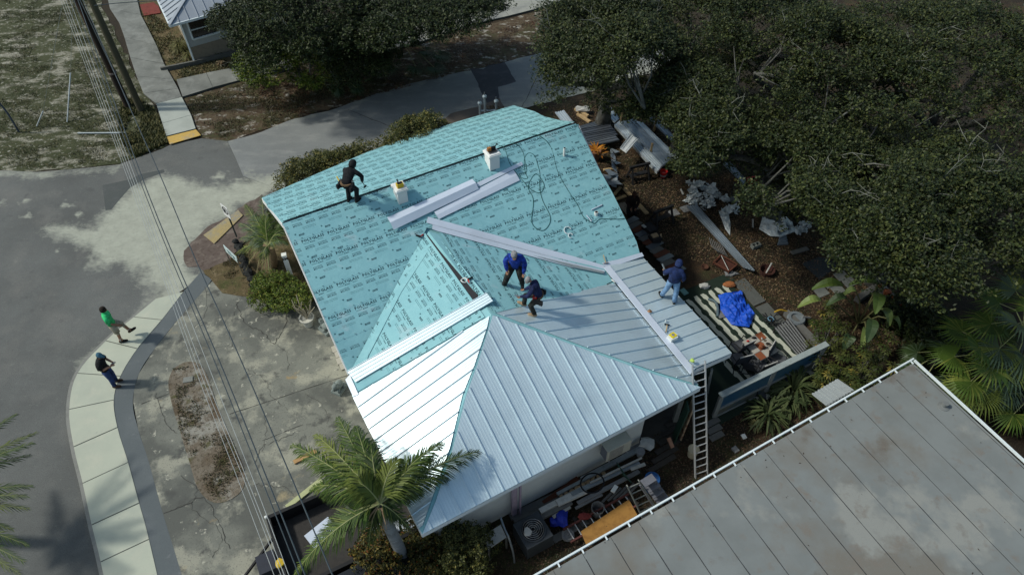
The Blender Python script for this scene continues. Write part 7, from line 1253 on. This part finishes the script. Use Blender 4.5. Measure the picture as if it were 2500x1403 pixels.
# tile-topped table
q = [g(x, y, .76) for x, y in ((1812, 833), (1858, 808), (1903, 856), (1857, 880))]; t = thing('tile_table', 'square garden table tiled in cream and rust checks', 'table', (q[0]+q[2])/2-Vector((0, 0, .76))); m_t1 = plain('tile_cream', (.36, .34, .30), .6, var=.12); m_t2 = plain('tile_rust', (.22, .07, .03), .6, var=.2)
MB().prism([(p.x, p.y) for p in q], .70, .745).build('table_frame', mm['dull_grey'], t); pat = [[1, 0, 0], [0, 1, 0], [0, 0, 1]]
pat = {(0, 0): 0, (1, 0): 0, (2, 0): 1, (0, 1): 0, (1, 1): 1, (2, 1): 0, (0, 2): 1, (1, 2): 0, (2, 2): 0}
for i in range(3):
    for j in range(3):
        f_ = lambda u, v: q[0].lerp(q[1], u).lerp(q[3].lerp(q[2], u), v); a, b_, c_, d_ = i/3+.012, (i+1)/3-.012, j/3+.012, (j+1)/3-.012; P = [f_(a, c_), f_(b_, c_), f_(b_, d_), f_(a, d_)]; MB().prism([(p.x, p.y) for p in P], .745, .76).build('tile', m_t2 if pat[(i, j)] else m_t1, t)
cc = (q[0]+q[2])/2
for p in q: e = p.lerp(cc, .1); MB().beam((e.x, e.y, .06), (e.x, e.y, .70), .05, .05).build('leg', mm['dull_grey'], t)
p = g(1858, 848, .78); t2 = thing('vase_of_dried_flowers', 'dark vase of dried stems on the tile table', 'vase', p); MB().lathe([(.06, 0), (.09, .08), (.05, .18), (.06, .2)], tuple(p), 10).build('vase', m_t2, t2); attach(leaf_mesh('stems', clump_pts([(p.x, p.y, p.z+.28)], [.2], 1500), .05, DRYM, (.3, .3, .2, .2)), 'stems', t2)
for px, lab, m_, sc_ in (((1841, 824), 'black and gold bottle lying on the tile table', m_blk, (1.6, .7, .6)), ((1826, 832), 'small red item on the tile table', m_red, (1, .6, .5)), ((1875, 838), 'black pliers on the tile table, right of the vase', m_blk, (1.4, .8, .3)), ((1860, 826), 'small white cup on the tile table', m_white, (.6, .6, .8))):
    solo(MB().blob(g(*px, .80), .06, 8, sc=sc_), 'table_item', m_, lab, 'small object')
# chairs: dark metal frames, grey sling seats, some tipped
m_ch = plain('chair_dark', (.018, .018, .020), .6); m_sl = plain('chair_sling', (.075, .08, .09), .8)
def chair0():
    t = thing('garden_chair', 'x', 'chair'); 
    MB().box((0, 0, .43), (.50, .46, .03)).build('seat', m_sl, t, world=False); MB().box((0, -.27, .72), (.50, .03, .52), tilt=(.2, 0)).build('backrest', m_sl, t, world=False)
    for sx in (-1, 1):
        MB().tube([(sx*.26, .24, 0), (sx*.26, .22, .43), (sx*.26, .20, .64), (sx*.26, -.26, .66)], .018, 6).build('front_leg', m_ch, t, world=False); MB().tube([(sx*.26, -.30, 0), (sx*.26, -.22, .43), (sx*.26, -.33, .98)], .018, 6).build('rear_leg', m_ch, t, world=False)
    MB().tube([(-.26, -.33, .98), (.26, -.33, .98)], .022, 6).build('top_rail', mm['old_white'], t, world=False); return t
c0 = chair0(); bpy.context.view_layer.update()
for i, (px, rz, tilt, lab) in enumerate([((1800, 862), .5, (0, 0), 'dark sling chair left of the tile table, under the porch corner'), ((1795, 893), .3, (0, 0), 'dark sling chair with a pale top rail below the porch corner'), ((1822, 920), 2.6, (1.4, .2), 'tipped-over dark chair between the fence and the porch corner'), ((1850, 912), .4, (0, 0), 'dark sling chair backed against the fence below the tile table'), ((1890, 895), -2.2, (0, 0), 'grey-seated chair at the lower right side of the tile table'), ((1800, 935), 1.4, (1.5, 0), 'chair lying on its back beside the fence top')]):
    c = c0 if i == 0 else dup(c0, (0, 0, 0), 0, lab); c['label'] = lab; c['group'] = 'dark sling chairs around the tile table'; c.location = g(*px, .07+(.25 if tilt[0] else 0)); c.rotation_euler = (tilt[0], tilt[1], rz)
# slatted lounger frame and clutter at the rug's right corner
t = thing('slatted_frame', 'grey metal slatted frame lying at the right corner of the rug', 'slatted frame', g(1925, 810, 0)); a0, a1, b0_, b1_ = g(1893, 800, .35), g(1950, 868, .35), g(1925, 778, .35), g(1975, 845, .35)
for k in range(7): f_ = k/6; MB().beam(a0.lerp(b0_, f_), a1.lerp(b1_, f_), .045, .03).build('slat', mm['dull_grey'], t)
for a, b in ((a0, b0_), (a1, b1_)): MB().beam(a-Vector((0, 0, .05)), b-Vector((0, 0, .05)), .05, .05).build('cross_rail', m_ch, t)
for p in (a0, a1, b0_, b1_): MB().beam((p.x, p.y, .02), p, .04, .04).build('leg', m_ch, t)
solo(MB().beam(g(1918, 762, .12), g(2000, 845, .12), .22, .20), 'timber_edge', mm['grey_lumber'], 'weathered timber sleeper edging the patio beyond the slatted frame', 'timber')
mb = MB(); rr = random.Random(4)
for k in range(26): p = g(1885+rr.uniform(-14, 22), 782+rr.uniform(-10, 16), .25); mb.tube([p, p+Vector((rr.uniform(-.2, .2), rr.uniform(-.2, .2), rr.uniform(-.1, .25)))], .02, 5)
solo(mb, 'tool_heap', m_ch, 'heap of dark metal tools and scraps at the corner of the slatted frame', 'scrap heap'); solo(MB().tube([g(1882, 778, .4)+Vector((.1*math.cos(a), .1*math.sin(a), 0)) for a in [2*PI*i/14 for i in range(15)]], .022, 6), 'blue_ring', plain('pale_blue', (.10, .20, .28), .6), 'pale blue ring on the dark tool heap', 'ring')
solo(MB().tube(smoothline([g(1890, 762, .2), g(1905, 756, .3), g(1922, 760, .2)], 4), .03, 6), 'yellow_cord', plain('mustard', (.35, .22, .02), .8), 'mustard-yellow cord bundle above the tool heap', 'cord')
mb = MB(); c = g(1945, 775, .25); mb.tube([c+Vector((.19*math.cos(a), .19*math.sin(a), 0)) for a in [2*PI*i/20 for i in range(21)]], .07, 8); t = thing('concrete_planter', 'round grey planter with a hole and a pipe, right of the patio', 'planter', c-Vector((0, 0, .25))); MB().lathe([(.26, -.25), (.34, -.05), (.30, .02), (.20, .02), (.18, -.05), (.01, -.06)], tuple(c), 18).build('bowl', plain('planter_grey', (.13, .15, .165), .8), t); MB().tube([c+Vector((.2, 0, .05)), g(1978, 775, .2)], .04, 7).build('pipe', mm['dull_grey'], t)
# blue-panelled fence towards the camera
FZ = 1.15; F0, F1, F2 = g(1760, 950, FZ), g(1880, 898, FZ), g(1988, 848, FZ); F0g, F2g = g(1742, 1018, 0), g(1985, 898, 0)
F0 = Vector((F0g.x, F0g.y, FZ+.1)); F0.z = hgt(F0g, 955); F2 = Vector((F2g.x, F2g.y, hgt(F2g, 850))); hF = (F0.z+F2.z)/2
t = thing('panel_fence', 'grey-framed fence with translucent blue panels along the patio', 'fence', F0g); m_ff = plain('fence_frame', (.20, .22, .22), .7, var=.15); m_bp = mat('blue_panel', (.022, .085, .17), [((.05, .11, .15), 1.5, .45, .65), ((.12, .13, .11), 3, .64, .75)], .35, spec=.5)
dF = (F2g-F0g); LF = dF.length; dF.normalize(); nF = Vector((dF.y, -dF.x, 0)); 
def Fp(s, z, o=0): return F0g+dF*s+nF*o+Vector((0, 0, z))
for k in range(3): MB().beam(Fp(LF*k/2, 0), Fp(LF*k/2, hF), .12, .12).build('post', m_ff, t)
MB().beam(Fp(-.08, hF+.02), Fp(LF+.08, hF+.02), .20, .05).build('cap_rail', plain('cap_pale', (.26, .30, .30), .7), t)
for k in range(2):
    s0, s1 = LF*k/2+.1, LF*(k+1)/2-.1; MB().slab([Fp(s0, .55, .02), Fp(s1, .55, .02), Fp(s1, hF-.08, .02), Fp(s0, hF-.08, .02)], .02, nF).build('upper_panel', m_bp, t); MB().slab([Fp(s0, .08, .02), Fp(s1, .08, .02), Fp(s1, .45, .02), Fp(s0, .45, .02)], .02, nF).build('lower_panel', mat('lower_panel', (.10, .11, .10), [((.04, .09, .13), 1.5, .5, .6)], .5) if k == 0 else bpy.data.materials['lower_panel'], t)
    for z in (.05, .50, hF-.05): MB().beam(Fp(s0-.04, z, .03), Fp(s1+.04, z, .03), .07, .06).build('rail', m_ff, t)
solo(MB().blob(g(1996, 846, 1.0), .10, 8, jit=.2), 'orange_flower', m_or[0], 'orange bloom at the far end of the blue panel fence', 'flower')
# carport brace
solo(MB().beam(g(1725, 965, .1), g(1738, 900, 1.8), .07, .07), 'brace_post', m_ff, 'slanting pale brace behind the top of the long ladder', 'brace')

# ------------------------------------------------------------------ back yard clutter
def film(c, r_, seed, n=26):
    rr = random.Random(seed); mb = MB()
    for i in range(n):
        d = Vector((rr.gauss(0, 1), rr.gauss(0, 1), rr.gauss(0, .5))).normalized(); p = Vector(c)+d*r_*rr.uniform(.1, .8); p.z = max(.04, p.z); u = Vector((rr.gauss(0, 1), rr.gauss(0, 1), rr.gauss(0, .5))).normalized()*r_*rr.uniform(.25, .6); w = u.cross(Vector((rr.gauss(0, .6), rr.gauss(0, .6), 1))).normalized()*r_*rr.uniform(.2, .45); q = Vector((0, 0, r_*.15))
        mb.add([p-u, p-w*.5, p+u+q, p+w+q*.5, p+w*.2-u*.4], [(0, 1, 4), (1, 2, 4), (4, 2, 3), (0, 4, 3)])
    return mb
def ribbed(px, z, m, lab, n_r=5, th=.03, name='metal_sheet', group='metal roofing sheets in the yard', z2=None, layers=1):
    """px: 4 corners: long edge a->b, then c (opposite b), d (opposite a)"""
    a, b, c, d = [g(x, y, zz) for (x, y), zz in zip(px, z if hasattr(z, '__len__') else [z]*4)]; mb = MB(); n = (b-a).cross(d-a); n = n if n.z > 0 else -n; mb.slab([a, b, c, d], th*layers, n); n.normalize()
    for k in range(n_r): f_ = (k+.5)/n_r; p, q_ = a.lerp(d, f_)+n*.012, b.lerp(c, f_)+n*.012; mb.beam(p, q_, .05, .028, up=n)
    for f_ in (0.01, .99): mb.beam(a.lerp(d, f_)+n*.018, b.lerp(c, f_)+n*.018, .02, .04, up=n)
    return solo(mb, name, m, lab, 'metal sheet', group)
m_bright = metal_mat('bright_galvalume', (.52, .58, .62), .38, .5, .12); m_gal2 = metal_mat('shade_galvalume', (.26, .31, .36), .4, .5, .15); m_char = metal_mat('charcoal_metal', (.10, .115, .14), .42, .5, .15); m_char2 = metal_mat('slate_metal', (.15, .17, .195), .42, .5, .15)  # galvalume in two copies, the darker one with shade put into its colour
ribbed([(1355, 275), (1388, 318), (1400, 300), (1376, 270)], .6, m_bright, 'short ribbed metal offcut poking out behind the ridge end', 4)
ribbed([(1282, 284), (1300, 296), (1308, 292), (1300, 283)], 1.2, m_gal2, 'small ribbed metal offcut behind the notched far eave', 3)
for k, (q_, m_, lab) in enumerate([([(1405, 312), (1470, 294), (1478, 303), (1412, 322)], m_char2, 'slate-grey metal sheet at the top of the dark stack'), ([(1412, 318), (1488, 302), (1500, 318), (1420, 336)], m_char, 'charcoal metal sheet second from the top of the dark stack'), ([(1420, 330), (1500, 316), (1508, 330), (1428, 348)], m_char, 'charcoal metal sheet in the middle of the dark stack'), ([(1426, 346), (1500, 328), (1512, 343), (1432, 360)], m_char2, 'slate-grey metal sheet at the bottom of the dark stack')]): ribbed(q_, .25+.06*k, m_, lab, 3)
ribbed([(1500, 305), (1604, 420), (1616, 405), (1512, 296)], [.5, .5, .5, .5], m_bright, 'long bright ribbed sheet along the near edge of the pale stack', 4, layers=4); ribbed([(1515, 298), (1618, 404), (1640, 390), (1545, 290)], .55, m_gal2, 'long smooth grey sheet on top of the pale stack', 2, layers=3); ribbed([(1545, 292), (1640, 392), (1655, 385), (1568, 300)], .50, m_bright, 'long sheet at the far side of the pale stack, under the oak', 2)
ribbed([(1565, 272), (1640, 345), (1650, 338), (1580, 268)], .4, m_gal2, 'long grey sheet under the low oak branches', 2); ribbed([(1592, 270), (1660, 332), (1665, 326), (1600, 266)], .4, m_bright, 'narrow bright sheet farthest under the oak', 1)
ribbed([(1462, 262), (1500, 300), (1512, 290), (1485, 255)], .5, m_bright, 'crumpled bright sheet end below the street oak', 3); ribbed([(1514, 362), (1540, 328), (1558, 340), (1529, 373)], .9, plain('white_sheet', (.72, .76, .78), .3, .1), 'short bright white panel propped across the pale stack', 2)
for i, (p, lab) in enumerate((((1512, 318), 'upright wooden stake at the upper end of the pale stack'), ((1584, 395), 'upright wooden stake at the lower end of the pale stack'), ((1596, 322), 'upright wooden stake deeper under the oak'))): b = g(p[0], p[1], 0); solo(MB().beam(b, b+Vector((.03, .05, 1.0)), .05, .09), 'stake', m_wood, lab, 'stake', 'wooden stakes holding the metal stack')
plank((1410, 278), (1440, 298), .16, .09, .1, m_wood, 'pine board behind the dark metal stack'); plank((1404, 266), (1436, 284), .14, .12, .15, m_wood, 'pine board nearest the street behind the dark stack'); solo(MB().blob(g(1422, 266, .3), .3, 8, jit=.4, sc=(1.3, .8, .35)), 'plastic_wrap', mm['old_white'], 'clear plastic wrap on the pine boards under the street oak', 'plastic wrap')
for px, lab, rz in (((1497, 372), 'angular metal offcut just right of the orange bromeliad', .3), ((1500, 400), 'triangular metal offcut below the bromeliad pot', 1.2)):
    P = [g(px[0]+a, px[1]+b, .12+.1*(k % 2)) for k, (a, b) in enumerate(((-8, -12), (16, -2), (4, 6), (8, 18), (-6, 10)))]; mb = MB(); mb.slab(P[:3], .01, Vector((0, 0, 1))); mb.slab([P[0], P[2], P[3], P[4]], .01, Vector((0, 0, 1))); solo(mb, 'metal_offcut', m_gal2, lab, 'metal offcut', 'cut metal scraps in the yard')
rr = random.Random(31)
for k in range(9):
    c = g(1482+rr.uniform(-8, 30), 432+rr.uniform(-12, 26), .10+.05*k); a = rr.uniform(0, 2*PI); L = rr.uniform(.35, .75); u = Vector((math.cos(a), math.sin(a), rr.uniform(-.2, .2))); v = Vector((-math.sin(a), math.cos(a), rr.uniform(-.15, .15))); mb = MB(); mb.slab([c-u*L*.5, c+u*L*.5+v*.05, c+u*.1+v*.3, c-u*L*.4+v*.22], .008, u.cross(v)); solo(mb, 'metal_offcut', m_gal2 if k % 3 else m_bright, ORD[k]+' torn metal offcut from the bottom of the pile below the right gable', 'metal offcut', 'torn offcuts below the right gable')
plank((1473, 415), (1508, 410), .14, .05, .08, m_wood, 'short pine offcut above the torn metal pile'); plank((1500, 475), (1515, 457), .14, .05, .08, m_wood, 'short pine offcut under the gable edge'); plank((1500, 488), (1528, 478), .14, .05, .08, m_wood, 'second short pine offcut beside the kneeling person'); plank((1524, 460), (1580, 522), .18, .05, .1, m_wood, 'long pine plank behind the kneeling person')
P = gp((1508, 500), (1540, 488), (1566, 510), (1530, 526)); solo(MB().prism([(p.x, p.y) for p in P], .03, .045), 'cardboard_sheet', plain('pale_card', (.24, .22, .18), .9), 'pale sheet on the ground under the kneeling person', 'sheet')
def sawhorse(px, rz, lab):
    t = thing('sawhorse', lab, 'sawhorse', g(*px, 0), rz, 'black plastic sawhorses'); MB().beam((-.5, 0, .78), (.5, 0, .78), .10, .10).build('top_beam', m_ch, t, world=False)
    for sx in (-1, 1):
        for sy in (-1, 1): MB().beam((sx*.42, sy*.32, 0), (sx*.38, sy*.04, .75), .06, .08).build('leg', m_ch, t, world=False)
        MB().beam((sx*.41, -.2, .3), (sx*.41, .2, .3), .05, .05).build('brace', m_ch, t, world=False)
    MB().beam((-.4, 0, .32), (.4, 0, .32), .22, .03).build('tray', m_ch, t, world=False)
sawhorse((1557, 438), .35, 'black plastic sawhorse left of the red bucket'); sawhorse((1613, 545), .5, 'black plastic sawhorse covered in clutter, below the small concrete slabs')
c = g(1618, 432, 0); t = thing('red_bucket', 'bright red bucket at the end of the pale metal stack', 'bucket', c); MB().lathe([(.13, 0), (.16, .34), (.175, .34), (.155, .32), (.13, .06), (.01, .06)], tuple(c), 18).build('pail', m_red, t); MB().lathe([(.145, .10), (.150, .17)], tuple(c), 18).build('label_band', mm['old_white'], t)
for px, r_, lab in (((1836, 440), .2, 'red cooler lid showing under the oak'),): solo(MB().box(g(*px, .2), (.42, .3, .18), .2), 'red_box', m_red, lab, 'box')
ribbed([(1676, 503), (1815, 652), (1842, 661), (1700, 500)], [.35, .3, .3, .35], m_gal2, 'long grey ribbed panel lying diagonally across the open yard', 4)
ribbed([(1765, 400), (1815, 450), (1820, 440), (1778, 392)], .3, m_gal2, 'grey ribbed sheet half hidden under the oak, near the orange cap', 2); ribbed([(1850, 398), (1875, 425), (1890, 420), (1862, 392)], .3, m_gal2, 'pale sheet end between oak branches', 2)
for px, lab in (((1645, 520), 'small square slab left of the clear plastic heap'), ((1675, 510), 'small square slab touching the long grey panel'), ((1792, 488), 'small square slab at the foot of the orange-topped stand')): c = g(*px, .03); solo(MB().box(c, (.42, .38, .05), .4), 'square_slab', mm['dull_grey'], lab, 'slab', 'square slabs in the yard')
rr = random.Random(77)
heap = MB()
for k in range(30):
    x = rr.uniform(1680, 1790); y = 455+(x-1680)*.32+rr.uniform(-14, 34); f1 = film(g(x, y, .10+rr.uniform(0, .15)), rr.uniform(.16, .34), k); heap.add(f1.v, f1.f)
solo(heap, 'plastic_film_heap', plain('cloudy_plastic', (.50, .54, .55), .35, var=.2), 'heap of crumpled clear plastic film above the long grey panel', 'plastic wrap')
tarp([(1755, 520), (1775, 500), (1783, 545), (1782, 575), (1770, 560)], .06, bpy.data.materials['cloudy_plastic'], 'flat tail of clear plastic right of the heap', 'plastic_sheet', .15, 14, 5)
tarp([(1852, 562), (1862, 528), (1900, 520), (1935, 545), (1940, 568), (1905, 580), (1880, 578)], .10, bpy.data.materials['cloudy_plastic'], 'clear plastic and sheet tangle at the edge of the oak shade', 'plastic_tangle', .25, 20, 7)
ribbed([(1880, 530), (1902, 572), (1930, 560), (1905, 525)], .25, m_gal2, 'ribbed sheet lying on the plastic tangle by the oak', 4); ribbed([(1898, 598), (1924, 596), (1918, 568), (1903, 580)], .08, m_gal2, 'small ribbed metal offcut closest to the cinder block', 4)
for k in range(6): solo(film(g(1940+rr.uniform(0, 32), 540+rr.uniform(0, 26), .12), rr.uniform(.16, .28), k+70), 'crumpled_plastic', bpy.data.materials['cloudy_plastic'], ORD[k]+' small crumpled plastic piece by the oak, right of the tangle', 'plastic wrap', 'clear plastic pieces by the oak')
c = g(1845, 600, .10); t = thing('cinder_block', 'single grey cinder block in the leaf litter', 'concrete block', c-Vector((0, 0, .1))); m_cb = plain('cinder', (.14, .15, .14), .95)
mb = MB()
for dx, dy, sx, sy in ((0, .085, .38, .03), (0, -.085, .38, .03), (-.175, 0, .03, .14), (0, 0, .03, .14), (.175, 0, .03, .14)): mb.box(c+Matrix.Rotation(.4, 3, 'Z')@Vector((dx, dy, 0)), (sx, sy, .19), .4)
mb.build('block', m_cb, t); plank((1932, 618), (1972, 606), .2, .05, .05, 'grey_lumber', 'weathered grey board near the dark mat'); plank((1662, 462), (1668, 475), .06, .04, .05, 'old_white', 'thin white stick left of the plastic heap'); plank((1838, 535), (1838, 555), .06, .04, .05, 'old_white', 'thin white stick right of the plastic tail')
t = thing('marker_stand', 'thin dark stand with an orange top beside the plastic heap', 'stand', g(1780, 480, 0)); b = g(1782, 485, 0); MB().tube([b, b+Vector((0, 0, 1.0))], .018, 6).build('rod', m_ch, t); MB().blob(b+Vector((0, 0, 1.05)), .07, 8).build('orange_top', m_or[0], t)
P = gp((1958, 645), (2000, 628), (2052, 646), (2000, 684)); solo(MB().prism([(p.x, p.y) for p in P], .02, .05), 'rubber_mat', plain('slate_mat', (.028, .036, .044), .9, var=.2), 'dark slate-blue mat on the ground before the pale slabs', 'mat')
for k, (a, b) in enumerate([((2020, 690), 0), ((2048, 672), 0), ((2078, 655), 0), ((2000, 712), 0), ((2040, 705), 0), ((2068, 688), 0)]): P = [g(a[0]+x, a[1]+y, .06) for x, y in ((-14, -4), (10, -14), (26, 4), (2, 14))]; solo(MB().prism([(p.x, p.y) for p in P], .02, .06), 'paving_slab', plain('mid_slab', (.15, .16, .15), .9, var=.2) if k == 0 else bpy.data.materials['mid_slab'], ORD[k]+' pale paving slab of the patch beyond the dark mat, '+('lower' if k in (0, 3, 4) else 'upper')+' part', 'slab', 'paving slabs beyond the dark mat')
t = thing('timber_pit', 'dark pit edged with weathered timber sleepers behind the broad-leaved plant', 'timber-edged pit', g(2140, 750, 0)); MB().prism([(p.x, p.y) for p in gp((2100, 735), (2140, 705), (2210, 770), (2160, 800))], .02, .03).build('pit_floor', m_dark, t)
for a, b in (((2092, 732), (2140, 700)), ((2142, 702), (2232, 775)), ((2150, 712), (2206, 768))): MB().beam(g(*a, .15), g(*b, .15), .22, .26).build('sleeper', mm['grey_lumber'], t)
for k in range(7): MB().blob(g(2148+k*9+(k % 2)*4, 697+k*8, .35), .10+.03*(k % 3), 7, jit=.3).build('stone', mm['dull_grey'] if k % 2 else m_t2, t)
solo(MB().tube([g(2162, 742, .1)+Vector((.13*math.cos(a), .13*math.sin(a), 0)) for a in [2*PI*i/16 for i in range(17)]], .025, 6), 'clay_ring', plain('clay', (.12, .05, .03), .9), 'clay ring half in the dark pit', 'pot ring')
t = thing('broken_pot', 'dark red broken planter with a pale stick, in the leaf litter', 'planter', g(1870, 665, 0)); c = g(1870, 668, 0); MB().lathe([(.24, 0), (.30, .25), (.28, .25), (.22, .05), (.01, .05)], tuple(c), 12).build('pot', plain('dark_clay', (.045, .016, .012), .9), t); MB().tube([c+Vector((0, 0, .05)), c+Vector((.12, .1, .5))], .03, 6).build('stick', mm['old_white'], t)
t = thing('red_frame_cart', 'rust-red metal frame cart lying beside the end of the long panel', 'cart', g(1765, 655, 0)); q = [g(x, y, .25) for x, y in ((1742, 640), (1760, 622), (1800, 645), (1780, 662))]
for i in range(4): MB().beam(q[i], q[(i+1) % 4], .04, .04).build('frame_bar', mm['rust_board'], t); MB().beam((q[i].x, q[i].y, .02), q[i], .03, .03).build('leg', mm['rust_board'], t)
MB().prism([(p.x, p.y) for p in q], .15, .17).build('tray', plain('rust_tray', (.06, .02, .013), .9), t); MB().tube([q[1], q[3]], .015, 5).build('rod', mm['old_white'], t)
mb = MB()
for k in range(7): mb.tube(smoothline([g(1732+k*5, 580+k*3, .1), g(1738+k*5, 600+k*2, .25), g(1752+k*4, 614+k*2, .1)], 4), .012, 4)
solo(mb, 'wire_racks', mm['dull_grey'], 'tangle of thin wire hoops left of the long panel', 'wire rack')
solo(MB().lathe([(.12, 0), (.15, .12), (.13, .12), (.01, .03)], tuple(g(1720, 655, 0)), 12), 'clay_saucer', plain('clay_dark', (.07, .03, .018), .9), 'small clay saucer in the litter near the red cart', 'saucer')
solo(MB().blob(g(1783, 668, .08), .18, 8, jit=.4, sc=(1.5, .8, .3)), 'pale_rag', mm['dull_grey'], 'grey rag below the red cart', 'rag')
# stacked shutters and boards leaning out from under the right eave: alternating grey and rust
rr = random.Random(9)
for k in range(13):
    f_ = k/12; a = g(1528+f_*108, 545+f_*122, .55); b = g(1552+f_*112, 532+f_*122, .35); m_ = [m_char2, mm['grey_lumber'], mm['rust_board']][k % 3]; solo(MB().beam(a, b+(b-a)*rr.uniform(-.1, .3), .26, .04), 'stacked_board', m_, ORD[k]+' board from the top in the fan stacked under the right eave', 'board', 'fan of boards under the right eave')
solo(MB().box(g(1585, 562, .4), (.4, .5, .4), .6), 'tool_case', m_ch, 'black tool bag under the right gable edge, beside the stacked boards', 'tool bag'); solo(MB().box(g(1572, 552, .62), (.12, .18, .03), .6), 'white_tag', mm['old_white'], 'small white card on the black tool bag', 'card')
t = thing('shop_vacuum', 'black box-shaped machine with a cream top in the yard shade', 'machine', g(1597, 590, 0)); c = g(1597, 590, .3); MB().box(c, (.4, .4, .6), .4).build('body', m_ch, t); MB().box(c+Vector((-.02, .02, .33)), (.26, .2, .06), .4).build('cream_top', mm['tan_block'], t); MB().beam(c+Vector((.24, -.1, .1)), c+Vector((.24, .1, .35)), .06, .03).build('handle', mm['tan_block'], t)
# fire hydrant-like backflow fittings behind the far eave
b = g(1185, 292, 0); t = thing('backflow_valve', 'silver-painted pipe valve assembly standing behind the far eave', 'water valve', b); m_sv = metal_mat('silver_paint', (.50, .58, .60), .4, .3)
for dx, h_ in ((-.25, .95), (0, 1.3), (.55, 1.0)): p = b+Vector((dx, .1*dx, 0)); MB().tube([p, p+Vector((0, 0, h_))], .06, 10).build('riser', m_sv, t); MB().blob(p+Vector((0, 0, h_)), .12, 10, sc=(1, 1, .9)).build('valve_body', m_sv, t); MB().tube([p+Vector((0, 0, h_+.08)), p+Vector((0, 0, h_+.24))], .03, 6).build('handle', m_steel, t)
MB().tube([b+Vector((-.25, 0, .5)), b+Vector((.55, .06, .5))], .05, 8).build('cross_pipe', m_sv, t)
